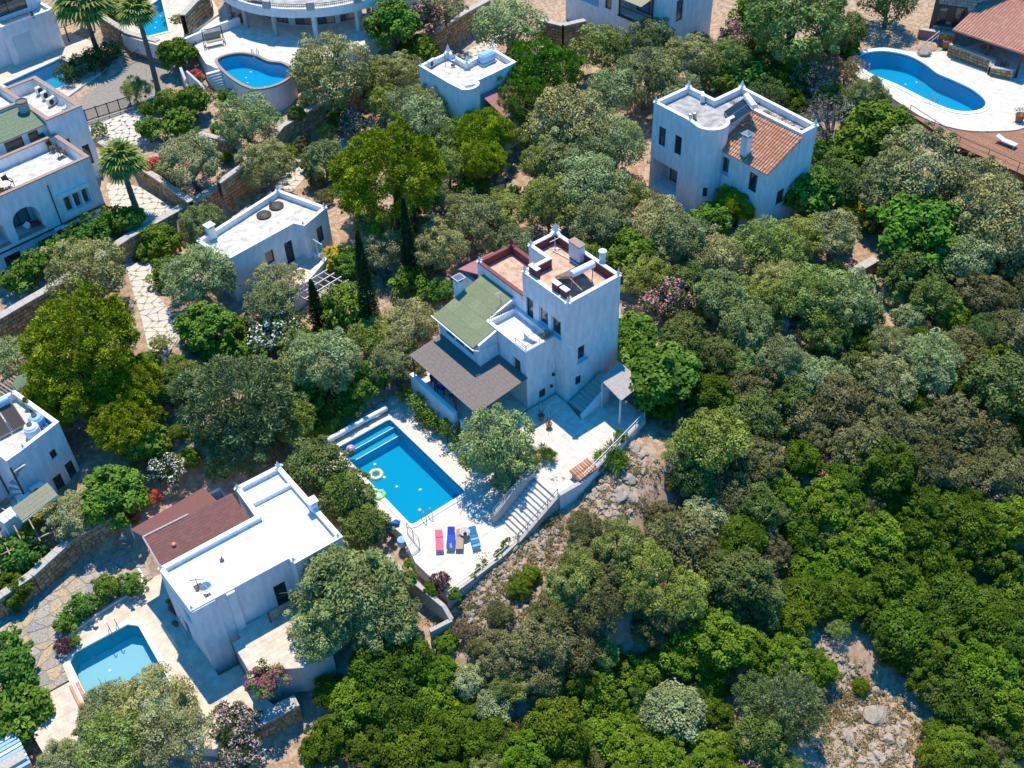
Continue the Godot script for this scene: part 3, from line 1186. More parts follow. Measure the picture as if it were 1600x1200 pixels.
# ------------------------------------------------------------------ retaining walls and open ground
func make_stone_walls():
	var a := [Vector2(-42.58, -5.70), Vector2(-40.07, -7.76), Vector2(-35.61, -12.11), Vector2(-30.98, -16.73), Vector2(-25.81, -22.64), Vector2(-22.50, -27.23), Vector2(-20.48, -33.33), Vector2(-13.44, -41.98), Vector2(-8.57, -47.51), Vector2(-3.42, -54.11), Vector2(-0.72, -57.20)]
	var lo := []
	var hi := []
	for p in a:
		var g := base_height(p)
		var g2 := base_height(p + Vector2(0.7, 0.5))
		lo.append(minf(g, g2) - 0.6)
		hi.append(minf(g, g2) + 2.75)
	stone_wall("retaining_wall", "long high brown stone retaining wall running along the lane", a, hi, lo, 0.6)
	# the stepped piece of wall round the palm court
	var b := [Vector2(-36.422, -30.489), Vector2(-29.809, -23.973), Vector2(-26.349, -20.333)]
	stone_wall("garden_wall", "low stone wall beside the fan palm, upper left", b, [3.9, 3.8, 3.6], [2.0, 1.6, 1.0], 0.4)
	var c := [Vector2(-24.339, -22.637), Vector2(-22.198, -25.742), Vector2(-23.764, -29.091), Vector2(-27.480, -30.966)]
	stone_wall("garden_wall", "low pale-topped stone wall between two round olive trees", c, [3.9, 4.0, 4.0, 4.0], [2.4, 2.4, 2.6, 2.8], 0.4)
	# retaining wall below the street, top left
	stone_wall("garden_wall", "curved stone wall behind the round clipped bushes", [Vector2(-31.609, -48.691), Vector2(-30.836, -51.618), Vector2(-29.974, -53.547), Vector2(-30.449, -55.505)], [7.4, 7.5, 7.5, 7.5], [5.0, 5.0, 5.0, 5.0], 0.5)
	stone_wall("garden_wall", "stone wall below the blue pool behind the tall palm", [Vector2(-41.330, -52.571), Vector2(-37.642, -49.177), Vector2(-34.306, -47.409)], [6.2, 5.6, 5.4], [3.5, 3.0, 3.0], 0.5)
	stone_wall("garden_wall", "short brown stone wall below the balcony house", [Vector2(4.617, -48.759), Vector2(6.781, -47.374), Vector2(9.090, -48.321)], [5.2, 5.2, 5.2], [2.6, 2.6, 2.6], 0.5)
	stone_wall("garden_wall", "low dry stone wall on the slope under the trees, right", [Vector2(27.172, -10.094), Vector2(29.544, -11.694)], [1.0, 1.0], [-0.8, -0.8], 0.6)
	stone_wall("garden_wall", "stone wall below the timber deck at the right edge", [Vector2(42.402, -23.675), Vector2(45.332, -19.571)], [2.3, 2.3], [0.2, 0.2], 0.5)
	# lower left
	stone_wall("garden_wall", "low stone wall between the flagged yard and the vine garden", [Vector2(-34.407, 15.057), Vector2(-32.285, 13.020), Vector2(-30.292, 10.161), Vector2(-27.995, 8.537)], [-3.3, -3.2, -3.0, -2.8], [-5.6, -5.6, -5.5, -5.2], 0.45)
	stone_wall("garden_wall", "crumbling stone wall at the foot of the garden, bottom left", [Vector2(-17.219, 24.188), Vector2(-16.002, 23.487), Vector2(-13.877, 22.296)], [-4.9, -4.8, -4.7], [-7.5, -7.5, -7.5], 0.7)
	plain_wall("boundary_wall", "pale concrete wall dropping between the pool deck and lower trees", [Vector2(-8.573, 13.749), Vector2(-6.540, 16.144), Vector2(-4.813, 17.842), Vector2(-4.342, 18.580), Vector2(-5.705, 19.123)], [-1.8, -1.8, -1.9, -2.3, -2.6], [-4.6, -4.8, -5.0, -5.4, -5.4], 0.28, M.concrete, null)
	plain_wall("boundary_wall", "low pale wall below the small patio and olive tree", [Vector2(-16.654, 21.655), Vector2(-15.001, 21.297), Vector2(-13.434, 20.393)], [-2.9, -2.9, -2.9], [-5.8, -5.8, -5.8], 0.3, M.concrete, null)

func make_pavings():
	var lane := MB.new()
	lane.prism(pv([Vector2(-41.170, -39.287), Vector2(-38.229, -45.903), Vector2(-36.863, -49.174), Vector2(-33.452, -45.457), Vector2(-32.558, -39.788), Vector2(-34.595, -37.700), Vector2(-38.804, -33.491)]), -0.3, 0.0)
	add_pad(Vector3.ZERO, 0.0, pv([Vector2(-41.170, -39.287), Vector2(-38.229, -45.903), Vector2(-36.863, -49.174), Vector2(-33.452, -45.457), Vector2(-32.558, -39.788), Vector2(-34.595, -37.700), Vector2(-38.804, -33.491)]), 3.2, 0.4)
	struct("road", lane, M.asphalt).position.y = 3.3
	flagged("pavement", "pale crazy paving court behind the gate", Vector3(0, 3.32, 0), 0.0, pv([Vector2(-38.744, -34.189), Vector2(-34.344, -37.678), Vector2(-31.651, -32.994), Vector2(-31.837, -31.059), Vector2(-35.040, -30.205), Vector2(-37.468, -32.450)]), 0.75, "pale_flag", M.mortar, true)
	flagged("pavement", "", Vector3(0, 2.35, 0), 0.0, pv([Vector2(-35.293, -26.056), Vector2(-32.278, -25.295), Vector2(-27.456, -20.530), Vector2(-30.008, -17.718), Vector2(-32.621, -18.842)]), 0.8, "pale_flag", M.asphalt, true)
	flagged("path", "", Vector3(0, 0.95, 0), 0.0, pv([Vector2(-31.520, -15.604), Vector2(-29.246, -15.880), Vector2(-28.539, -12.047), Vector2(-26.350, -8.812), Vector2(-25.235, -5.662), Vector2(-25.634, -3.777), Vector2(-27.267, -4.687), Vector2(-28.514, -8.176), Vector2(-30.051, -11.905)]), 0.75, "pale_flag", M.asphalt, true)
	flagged("path", "", Vector3(0, 0.5, 0), 0.0, pv([Vector2(-21.291, -25.627), Vector2(-19.156, -31.064), Vector2(-12.962, -39.616), Vector2(-11.381, -37.474), Vector2(-17.759, -29.176), Vector2(-19.742, -24.274)]), 0.8, "pale_flag", M.asphalt, true)
	flagged("path", "", Vector3(0, 1.0, 0), 0.0, pv([Vector2(-12.493, -39.179), Vector2(-7.681, -45.083), Vector2(-2.806, -51.965), Vector2(1.010, -56.239), Vector2(1.651, -54.132), Vector2(-3.744, -45.826), Vector2(-10.927, -37.043)]), 0.8, "pale_flag", M.asphalt, true)
	flagged("pavement", "yard of large irregular grey and ochre flagstones", Vector3(-19.506, 0.000, 19.521) + Vector3(0, -4.93, 0), 0.5934, pv([[-10.6, -12.2], [-5.2, -13.2], [-0.6, -12.9], [-0.4, -8.95], [-4.2, -8.5], [-6.4, -8.0], [-7.6, -6.8], [-7.7, -4.6], [-11, -4.5]]), 0.85, "flag", M.asphalt)

# ------------------------------------------------------------------ the house in the middle
func make_main_house():
	var o := thing("tall_house", "tall white house with salmon roof terrace and green roof, picture centre", "house", Vector3(3.823, 0.000, 2.125), 0.6458)
	# tower
	shell(o, pv([[0.1, 0], [4.85, 0], [4.85, -6.8], [2.35, -6.8], [2.35, -4.75], [0.1, -4.75]]), -1.5, 8.85, 8.15, M.white, M.salmon, M.white_cap, [
		[0, 0.95, 1.7, 3.2, 4.5, "sill"], [0, 0.75, 1.3, 1.05, 1.85, "d"], [0, 2.5, 3.25, 0.2, 1.95, "wdoor"],
		[5, 0.35, 1.1, 4.86, 6.95, "d"], [5, 1.75, 2.7, 5.5, 6.9, "sill"], [5, 3.05, 4.05, 5.45, 6.9, "sill"],
		[1, 2.0, 2.9, 5.4, 6.6, "d"], [1, 4.6, 5.5, 2.2, 3.5, "d"]], 0.22, M.maroon)
	horn(o, Vector3(0.22, 8.9, -0.12), 0.75, M.white_cap)
	horn(o, Vector3(4.74, 8.9, -0.12), 0.75, M.white_cap)
	horn(o, Vector3(4.74, 8.9, -6.69), 1.25, M.white_cap)
	horn(o, Vector3(2.46, 8.9, -6.69), 0.75, M.white_cap)
	horn(o, Vector3(0.22, 8.9, -4.64), 0.75, M.white_cap)
	for z in [-3.9, -1.6, -0.75]:   # stub pillars along the left parapet
		var b := MB.new()
		b.bbox(Vector3(0.50, 8.85, z), Vector3(0.34, 1.3, 0.85 if z < -2 else 0.62), 0.03)
		var p := part("parapet_pillar", b, M.maroon, o)
		b = MB.new()
		b.bbox(Vector3(0.50, 9.53, z), Vector3(0.42, 0.07, 0.93 if z < -2 else 0.7), 0.02)
		part("pillar_cap", b, M.white_cap, p)
	var b := MB.new()   # chimney stack on the right parapet
	b.bbox(Vector3(4.45, 8.9, -4.05), Vector3(0.55, 1.3, 1.15), 0.03)
	var ch := part("chimney", b, M.white, o)
	b = MB.new()
	b.bbox(Vector3(4.45, 9.58, -4.05), Vector3(0.65, 0.09, 1.25), 0.02)
	part("chimney_cap", b, M.tan_cap, ch)
	b = MB.new()
	b.bbox(Vector3(5.08, 8.6, -2.1), Vector3(0.36, 1.9, 0.36), 0.03)
	ch = part("flue", b, M.white, o)
	b = MB.new()
	b.lathe([Vector2(0.26, 9.56), Vector2(0.30, 9.6), Vector2(0.30, 9.66), Vector2(0.12, 9.8), Vector2(0.0, 9.84)], Vector3(5.08, 0, -2.1), 14)
	part("flue_cap", b, M.white_cap, ch)
	# block with the white sun terrace
	shell(o, pv([[-2.5, -5.6], [0.08, -5.6], [0.08, -1.3], [-2.5, -1.3]]), -1.5, 5.25, 4.85, M.white, M.white_roof, M.white_cap, [
		[3, 0.65, 1.5, 2.35, 4.0, "sill"], [2, 0.9, 1.5, 0.2, 1.0, "d"]], 0.2)
	# rear block with the sunken red terrace
	shell(o, pv([[0.08, -10.0], [3.3, -10.0], [3.3, -6.82], [2.33, -6.82], [2.33, -4.77], [0.08, -4.77]]), -1.0, 6.75, 6.15, M.white, M.salmon, M.maroon, [], 0.22, M.maroon)
	horn(o, Vector3(0.2, 6.8, -9.88), 0.7, M.white_cap)
	horn(o, Vector3(3.18, 6.8, -9.88), 1.0, M.maroon)
	lath_roof(o, [Vector3(0.1, 4.6, -12.6), Vector3(3.4, 4.6, -12.6), Vector3(3.4, 5.6, -10.02), Vector3(0.1, 5.6, -10.02)], M.pink_roof, M.pink_roof, 0.35)
	shell(o, rect(0.2, -12.3, 3.3, -10.02), -1.0, 4.4, 4.2, M.white, null, null)
	# wing under the green roof
	shell(o, pv([[-4.15, -9.3], [0.06, -9.3], [0.06, -5.63], [-2.53, -5.63], [-2.53, -4.4], [-4.15, -4.4]]), -1.5, 4.45, 4.4, M.white, null, null, [
		[5, 0.75, 1.75, 3.35, 4.15, "d"], [5, 1.85, 2.9, 3.35, 4.15, "d"], [5, 3.0, 4.0, 3.35, 4.15, "d"]])
	b = MB.new()
	for g in [[-4.15, 0.05, -9.3, 0.24], [-4.15, -2.53, -4.42, -0.24], [-2.53, 0.05, -5.64, -0.2]]:
		var y0: float = 4.72 + (g[0] + 4.15) * 0.305
		var y1: float = 4.72 + (g[1] + 4.15) * 0.305
		var q := [Vector3(g[0], 4.4, g[2]), Vector3(g[1], 4.4, g[2]), Vector3(g[1], y1, g[2]), Vector3(g[0], y0, g[2])]
		var d := Vector3(0, 0, g[3])
		var ct := Vector3((g[0] + g[1]) / 2, 4.7, g[2]) + d * 0.5
		b.out_quad(ct, q[0], q[1], q[2], q[3])
		b.out_quad(ct, q[0] + d, q[1] + d, q[2] + d, q[3] + d)
		b.out_quad(ct, q[3], q[2], q[2] + d, q[3] + d)
		b.out_quad(ct, q[0], q[3], q[3] + d, q[0] + d)
		b.out_quad(ct, q[1], q[2], q[2] + d, q[1] + d)
	part("gable", b, M.white, o)
	var gn := Vector3(-0.295, 0.955, 0)
	var on_roof := func(t: float, z: float) -> Vector3: return Vector3(lerpf(-4.55, 0.09, t), lerpf(4.62, 6.05, t), z)
	b = MB.new()
	for g in [[0.0, 0.44, -4.62], [0.44, 1.0, -5.82]]:
		var k := [on_roof.call(g[0], -9.32), on_roof.call(g[0], g[2]), on_roof.call(g[1], g[2]), on_roof.call(g[1], -9.32)]
		var ct: Vector3 = (k[0] + k[2]) * 0.5 - gn * 0.07
		for i in 4:
			b.out_quad(ct, k[i], k[(i + 1) % 4], k[(i + 1) % 4] - gn * 0.14, k[i] - gn * 0.14)
		b.out_quad(ct, k[0], k[1], k[2], k[3])
		b.out_quad(ct, k[0] - gn * 0.14, k[1] - gn * 0.14, k[2] - gn * 0.14, k[3] - gn * 0.14)
	var gr := part("green_roof", b, M.green_sheet0, o)
	for i in 5:   # lapped felt sheets
		var t0: float = [0.0, 0.22, 0.44, 0.63, 0.82][i]
		var t1: float = [0.23, 0.45, 0.64, 0.83, 1.0][i]
		var z1 := -4.62 if i < 2 else -5.82
		for j in 5:
			var s0 := lerpf(-9.32, z1, j / 5.0 + 0.001)
			var s1 := lerpf(-9.32, z1, (j + 1) / 5.0 - 0.001)
			b = MB.new()
			var lo := gn * (0.018 + rng.randf_range(0, 0.006))
			var hi := gn * 0.007
			var p := [on_roof.call(t0, s0) + lo, on_roof.call(t0, s1) + lo, on_roof.call(t1, s1) + hi, on_roof.call(t1, s0) + hi]
			b.out_quad(Vector3(-2, 4, -7), p[0], p[1], p[2], p[3])
			b.out_quad(Vector3(-2, 4, -7), p[0], p[1], p[1] - lo, p[0] - lo)
			part("roof_sheet", b, M["green_sheet%d" % ((i * 2 + j * 3 + i * j) % 3)], gr)
	b = MB.new()
	b.tube([Vector3(-4.6, 4.52, -9.5), Vector3(-4.6, 4.48, -4.5)], [0.07, 0.07], 8)
	b.tube([Vector3(-4.6, 4.5, -4.5), Vector3(-4.2, 4.3, -4.36), Vector3(-2.62, 4.2, -4.36), Vector3(-2.6, 3.0, -4.36)], [0.05, 0.05, 0.05, 0.05], 6)
	part("gutter", b, M.frame_white, o)
	chimney(o, Vector3(-1.9, 4.6, -9.62), 0.62, 1.7, M.white, M.metal)
	# porch canopy
	lath_roof(o, [Vector3(-7.05, 2.45, -9.1), Vector3(-7.05, 2.45, -1.15), Vector3(-2.52, 3.05, -1.15), Vector3(-2.52, 3.05, -9.1)], M.canopy, M.canopy, 0.3, "porch_canopy")
	for z in [-8.9, -6.3, -3.8, -1.3]:
		b = MB.new()
		b.box(Vector3(-6.9, 1.2, z), Vector3(0.09, 2.45, 0.09))
		part("porch_post", b, M.frame_brown, o)
	b = MB.new()
	b.tube([Vector3(0.2, 0.0, 0.07), Vector3(0.2, 4.9, 0.07)], [0.05, 0.05], 6)
	b.tube([Vector3(-0.6, 0.2, -1.23), Vector3(-0.6, 3.4, -1.23)], [0.05, 0.05], 6)
	part("downpipe", b, M.frame_white, o)
	for q in [Vector3(-0.15, 1.9, -1.2), Vector3(-0.35, 0.9, -1.2)]:
		b = MB.new()
		b.lathe([Vector2(0, -0.12), Vector2(0.1, -0.08), Vector2(0.13, 0.0), Vector2(0.1, 0.1), Vector2(0.0, 0.14)], q, 10)
		part("wall_lamp", b, M.black_metal, o)
	# porch floor and wall
	paved("floor", "", Vector3(3.823, 0.000, 2.125) + Vector3(0, 0.0, 0), 0.6458, [pv([[-7.0, -9.2], [-4.2, -9.2], [-4.2, -4.3], [-2.55, -4.3], [-2.55, -1.2], [-7.0, -1.2]])], Vector2(0.6, 0.6), "tile", 4, M.mortar, 2.0)
	var lw := func(x: float, z: float) -> Vector2: return world_poly(Vector3(3.823, 0.000, 2.125), 0.6458, pv([[x, z]]))[0]
	plain_wall("porch_wall", "low white wall in front of the shaded porch", [lw.call(-7.12, -9.0), lw.call(-7.12, -3.6)], [0.75, 0.75], [-2.3, -2.3], 0.26, M.white, M.white_cap)
	plain_wall("porch_wall", "short white wall end beside the pool-side olive", [lw.call(-7.12, -2.9), lw.call(-7.12, -1.2), lw.call(-5.0, -1.05)], [0.6, 0.6, 0.6], [-2.3, -2.3, -2.3], 0.26, M.white, M.white_cap)
	# balcony rails
	var P := func(x: float, y: float, z: float) -> Vector3: return Vector3(3.823, 0.000, 2.125) + Basis(Vector3.UP, 0.6458) * Vector3(x, y, z)
	railing("terrace_railing", "thin brown railing round the white upper terrace", [P.call(0.0, 5.32, -1.4), P.call(-2.4, 5.32, -1.4), P.call(-2.4, 5.32, -2.6)], 0.38, M.frame_brown, 1.2, "", 0.14, 0.02)
	railing("terrace_railing", "dark railing between the green roof and white terrace", [P.call(-2.4, 5.32, -5.5), P.call(-0.2, 5.32, -5.5)], 0.38, M.black_metal, 1.1, "", 0.14, 0.02)
	solar_heater("solar water heater with white tank on salmon tower roof", P.call(2.75, 8.16, -2.4), 0.6458 + PI - 0.05, M.panel_glass, M.tank_white)
	# things on the roofs and terraces
	var t := thing("sun_lounger", "white cushioned lounger on the white upper terrace", "sun lounger", P.call(-1.0, 4.86, -2.2), 0.6458 + 0.2)
	lounger_parts(t, M.white_cap, M.white_cap)
	t = thing("terrace_table", "small dark low table on the white upper terrace", "table", P.call(-0.75, 4.86, -3.2), 0.6458)
	table_parts(t, 0.35, 0.45, M.frame_white, M.frame_dark)
	t = thing("armchair", "tan armchair under the window on the upper terrace", "armchair", P.call(-0.42, 4.86, -1.85), 0.6458 + PI)
	armchair_parts(t, M.tan_cloth)
	t = thing("aerial", "white antenna bracket in the back corner of the tower roof", "antenna", P.call(4.1, 8.16, -6.0), 0.6458)
	b = MB.new()
	b.tube([Vector3(0, 0, 0), Vector3(0, 1.0, 0)], [0.03, 0.03], 6)
	b.beam(Vector3(-0.45, 0.8, 0), Vector3(0.45, 0.8, 0), 0.04, 0.04)
	b.beam(Vector3(-0.3, 0.02, -0.3), Vector3(0.3, 0.02, 0.3), 0.06, 0.04)
	part("mast", b, M.white_metal, t)
	t = thing("roof_pipe", "white pipe lying along the salmon tower roof", "pipe", P.call(3.9, 8.2, -4.6), 0.6458)
	b = MB.new()
	b.tube([Vector3(-0.1, 0, -1.3), Vector3(0.1, 0, 0), Vector3(0.15, 0, 1.2)], [0.04, 0.04, 0.04], 6)
	part("tube", b, M.white_metal, t)
	t = thing("satellite_dish", "small white dish on the edge of the green roof", "satellite dish", P.call(-0.7, 5.85, -6.3), 0.6458)
	b = MB.new()
	b.tube([Vector3(0, 0, 0), Vector3(0, 0.7, 0), Vector3(-0.5, 0.75, 0)], [0.025, 0.025, 0.025], 6)
	part("mast", b, M.white_metal, t)
	for q in [[-6.0, -7.6, 0.4], [-6.1, -6.6, 1.9], [-5.9, -5.4, 3.2]]:
		var c := thing("porch_chair", ["blue chair at the far end of the shaded porch", "blue chair in the middle of the shaded porch", "blue chair nearest the olive under the porch canopy"][[0.4, 1.9, 3.2].find(q[2])], "chair", P.call(q[0], 0.0, q[1]), 0.6458 + q[2])
		armchair_parts(c, M.royal)

func lounger_parts(t: Node3D, frame: Material, cushion: Material, back := 0.45, towels := []):
	# lies along -z (head) to +z (feet)
	var b := MB.new()
	b.bbox(Vector3(0, 0.28, 0.28), Vector3(0.62, 0.05, 1.3), 0.02)
	for s in [-0.27, 0.27]:
		for z in [-0.7, 0.8]:
			b.box(Vector3(s, 0.13, z), Vector3(0.05, 0.26, 0.05))
	part("frame", b, frame, t)
	b = MB.new()
	b.bbox(Vector3(0, 0.34, 0.28), Vector3(0.58, 0.08, 1.26), 0.03)
	part("cushion", b, cushion, t)
	b = MB.new()
	b.bbox(Vector3(0, 0, -0.33), Vector3(0.58, 0.09, 0.66), 0.03)
	var r := part("backrest", b, cushion, t)
	r.position = Vector3(0, 0.36, -0.36)
	r.rotation.x = back

func table_parts(t: Node3D, r: float, h: float, top: Material, leg: Material):
	var b := MB.new()
	b.lathe([Vector2(0, h - 0.04), Vector2(r, h - 0.04), Vector2(r + 0.01, h - 0.02), Vector2(r, h), Vector2(0, h)], Vector3.ZERO, 18)
	part("table_top", b, top, t)
	for k in 3:
		b = MB.new()
		var a := TAU * k / 3.0
		b.tube([Vector3(cos(a) * r * 0.75, 0, sin(a) * r * 0.75), Vector3(cos(a) * r * 0.4, h - 0.04, sin(a) * r * 0.4)], [0.02, 0.02], 6)
		part("leg", b, leg, t)

func armchair_parts(t: Node3D, m: Material):
	var b := MB.new()
	b.bbox(Vector3(0, 0.42, 0), Vector3(0.55, 0.07, 0.52), 0.02)
	part("seat", b, m, t)
	b = MB.new()
	b.bbox(Vector3(0, 0.68, -0.27), Vector3(0.55, 0.55, 0.06), 0.02, Basis(Vector3.RIGHT, -0.15))
	part("backrest", b, m, t)
	for s in [-0.27, 0.27]:
		b = MB.new()
		b.bbox(Vector3(s, 0.62, 0), Vector3(0.06, 0.05, 0.5), 0.015)
		part("armrest", b, m, t)
		for z in [-0.23, 0.23]:
			b = MB.new()
			b.box(Vector3(s, 0.3, z), Vector3(0.045, 0.6, 0.045))
			part("leg", b, M.frame_brown, t)

# ------------------------------------------------------------------ pool deck of the house in the middle
func rounded(poly: PackedVector2Array, r: float, n := 5) -> PackedVector2Array:
	var out := PackedVector2Array()
	for i in poly.size():
		var p := poly[i]
		var a := p.move_toward(poly[(i + poly.size() - 1) % poly.size()], r)
		var b := p.move_toward(poly[(i + 1) % poly.size()], r)
		for k in n + 1:
			var t := float(k) / n
			out.append(a.lerp(p, t).lerp(p.lerp(b, t), t))
	return out

func make_pool_side():
	var at: Vector3 = Vector3(3.823, 0.000, 2.125) + Vector3(0, -2.0, 0)
	var P := func(x: float, y: float, z: float) -> Vector3: return Vector3(3.823, 0.000, 2.125) + Basis(Vector3.UP, 0.6458) * Vector3(x, y, z)
	var pp := rounded(rect(-14.2, -8.65, -9.62, 0.72), 0.35)
	var big := pool("big turquoise rectangular pool with corner steps, picture centre", at, 0.6458, pp, 1.45, M.pool_tile, M.coping)
	var deck := pv([[-16.0, -9.3], [-14.9, -9.9], [-7.6, -10.6], [-6.95, -9.2], [-6.95, -1.0], [-6.5, 3.0], [-6.6, 4.0], [-9.3, 4.0], [-9.5, 6.25], [-15.6, 7.0], [-15.75, 3.4], [-15.1, 0.9]])
	paved("pool_deck", "pale stone deck round the central pool", at, 0.6458, without(deck, offset(pp, 0.31)), Vector2(0.9, 0.9), "tile", 4, M.coping, 1.2)
	# entry steps inside the pool, along its far end
	for k in 2:
		var b := MB.new()
		b.bbox(Vector3(-11.92, -0.42 - 0.36 * k - 0.5, -8.35 + 0.62 * k), Vector3(4.5, 1.0, 0.62), 0.04)
		var q := part("step", b, M.pool_step, big)
		b = MB.new()
		b.bbox(Vector3(-11.92, -0.41 - 0.36 * k + 0.01, -8.06 + 0.62 * k), Vector3(4.5, 0.03, 0.07), 0.01)
		part("nosing", b, M.white_cap, q)
	# rolled-up cover on its drum
	var c := thing("pool_cover_roller", "long white pool cover rolled up at the pool's far end", "pool cover", P.call(-11.9, -1.95, -9.35), 0.6458)
	var b := MB.new()
	b.tube([Vector3(-2.55, 0.38, 0), Vector3(-2.5, 0.38, 0), Vector3(-1.2, 0.36, 0), Vector3(0.3, 0.39, 0), Vector3(1.4, 0.37, 0), Vector3(2.5, 0.38, 0), Vector3(2.55, 0.38, 0)], [0.12, 0.19, 0.205, 0.195, 0.205, 0.19, 0.12], 14)
	part("rolled_sheet", b, M.white_cap, c)
	for s in [-2.6, 2.6]:
		b = MB.new()
		b.beam(Vector3(s, 0, -0.3), Vector3(s, 0.4, 0), 0.05, 0.05)
		b.beam(Vector3(s, 0, 0.3), Vector3(s, 0.4, 0), 0.05, 0.05)
		part("stand", b, M.metal, c)
	ladder("steel ladder at the near end of the central pool", P.call(-13.0, -1.95, 0.85), 0.6458 + PI)
	# sun beds
	var t := thing("sun_lounger", "white lounger with a pink cushion at the pool side", "sun lounger", Vector3(-5.179, -1.950, 12.925), 0.05)
	t.scale = Vector3.ONE * 0.84
	lounger_parts(t, M.white_metal, M.pink, 0.25)
	t = thing("sun_lounger", "lounger under a long royal blue towel", "sun lounger", Vector3(-4.428, -1.950, 12.755), -0.05)
	t.scale = Vector3.ONE * 0.84
	lounger_parts(t, M.white_metal, M.royal, 0.5)
	b = MB.new()
	b.bbox(Vector3(0.02, 0.395, 0.3), Vector3(0.63, 0.03, 1.34), 0.01)
	part("towel", b, M.royal, t)
	b = MB.new()
	b.bbox(Vector3(0.06, 0.42, 0.75), Vector3(0.16, 0.03, 0.45), 0.01, Basis(Vector3.UP, 0.2))
	part("towel_fold", b, M.towel_light, t)
	t = thing("sun_lounger", "bare tan lounger between blue towel and round table", "sun lounger", Vector3(-3.840, -1.950, 12.894), -0.03)
	t.scale = Vector3.ONE * 0.84
	lounger_parts(t, M.wood_pale, M.tan_cloth, 0.2)
	t = thing("sun_lounger", "lounger with blue striped towels nearest the stairs", "sun lounger", Vector3(-2.876, -1.950, 12.788), 0.2)
	t.scale = Vector3.ONE * 0.84
	lounger_parts(t, M.white_metal, M.towel_blue, 0.45)
	for k in 4:
		b = MB.new()
		b.bbox(Vector3(0.0, 0.40 + 0.004 * k, -0.2 + 0.33 * k), Vector3(0.66, 0.04, 0.27), 0.015, Basis(Vector3.UP, 0.05 * (k % 2)))
		part("towel_stripe", b, M.towel_light if k % 2 else M.towel_blue, t)
	t = thing("round_table", "round pale table among the sun loungers", "table", Vector3(-3.506, -1.950, 12.378), 0.0)
	table_parts(t, 0.36, 0.5, M.concrete, M.frame_dark)
	t = thing("bag", "small black bag on the round pool-side table", "bag", Vector3(-3.475, -1.450, 12.626), 0.3)
	b = MB.new()
	b.bbox(Vector3(0, 0.1, 0), Vector3(0.24, 0.2, 0.14), 0.05)
	part("body", b, M.black_metal, t)
	b = MB.new()
	b.tube([Vector3(-0.07, 0.19, 0), Vector3(-0.05, 0.28, 0), Vector3(0.05, 0.28, 0), Vector3(0.07, 0.19, 0)], [0.01, 0.01, 0.01, 0.01], 5)
	part("handle", b, M.black_metal, t)
	# floats
	swim_ring("pale yellow swim ring floating in the central pool", Vector3(-9.736, -2.100, 6.494), 0.40, 0.14, M.rubber_yellow)
	swim_ring("green and white swim ring at the pool edge", Vector3(-9.399, -2.100, 8.403), 0.34, 0.15, M.rubber_green)
	t = thing("beach_ball", "pink and white beach ball floating by the pool steps", "ball", Vector3(-11.666, -2.100, 4.104), 0.4)
	b = MB.new()
	b.use_col = false
	var pr := []
	for k in 13:
		var an := -PI / 2 + PI * k / 12.0
		pr.append(Vector2(0.32 * cos(an), 0.28 + 0.32 * sin(an)))
	b.lathe(pr, Vector3.ZERO, 18)
	part("ball", b, M.rubber_pink, t)
	b = MB.new()
	for k in 3:
		for q in 6:
			var a0 := TAU * k / 3.0
			var a1 := a0 + TAU / 6.0
			var e0 := -PI / 2 + PI * q / 6.0
			var e1 := e0 + PI / 6.0
			var S := func(a: float, e: float) -> Vector3: return Vector3(cos(a) * cos(e), sin(e), -sin(a) * cos(e)) * 0.326 + Vector3(0, 0.28, 0)
			for h in 2:
				var m0 := lerpf(a0, a1, h / 2.0)
				var m1 := lerpf(a0, a1, (h + 1) / 2.0)
				b.quad(S.call(m0, e0), S.call(m1, e0), S.call(m1, e1), S.call(m0, e1))
	part("white_panel", b, M.white_cap, t)
	# pump corner
	railing("pool_railing", "rusty handrail at the pump steps by the pool corner", [Vector3(-7.322, -1.950, 11.678), Vector3(-6.474, -1.950, 13.012), Vector3(-7.280, -1.950, 13.755)], 0.8, M.metal, 1.0)
	t = thing("dinghy", "folded royal blue inflatable beside the pool edge", "inflatable", Vector3(-8.387, -2.150, 11.181), 0.6)
	b = MB.new()
	b.tube([Vector3(-0.5, 0.15, 0), Vector3(-0.3, 0.25, 0.1), Vector3(0, 0.2, -0.05), Vector3(0.4, 0.28, 0.08), Vector3(0.6, 0.15, 0)], [0.06, 0.26, 0.22, 0.25, 0.05], 10)
	part("hull", b, M.royal, t)
	b = MB.new()
	b.tube([Vector3(-0.4, 0.4, -0.2), Vector3(0.1, 0.44, 0.05), Vector3(0.4, 0.35, 0.25)], [0.09, 0.12, 0.08], 8)
	part("fold", b, M.towel_blue, t)
	t = thing("pool_pump", "white pump with blue tank in the pit by the pool", "pump", Vector3(-7.699, -2.600, 12.319), 0.4)
	b = MB.new()
	b.lathe([Vector2(0, 0), Vector2(0.3, 0), Vector2(0.34, 0.3), Vector2(0.3, 0.55), Vector2(0.0, 0.7)], Vector3(0, 0, 0), 14)
	part("tank", b, M.tank_blue, t)
	b = MB.new()
	b.tube([Vector3(0.3, 0.2, 0), Vector3(0.9, 0.2, 0.1)], [0.14, 0.14], 10)
	part("motor", b, M.ac_white, t)
	plain_wall("kerb", "low pale kerb with planting along the pool deck's open edge", [Vector2(-4.581, 17.277), Vector2(-2.894, 15.843), Vector2(-1.110, 14.263), Vector2(0.050, 12.964)], [-1.75, -1.75, -1.75, -1.75], [-4.4, -4.3, -4.2, -4.0], 0.2, M.concrete, null)
	railing("deck_railing", "thin metal handrail along the pool deck's open edge", [Vector3(-4.482, -1.750, 17.366), Vector3(-2.881, -1.750, 15.981), Vector3(-1.104, -1.750, 14.406), Vector3(0.009, -1.750, 13.163)], 0.7, M.metal, 1.6)

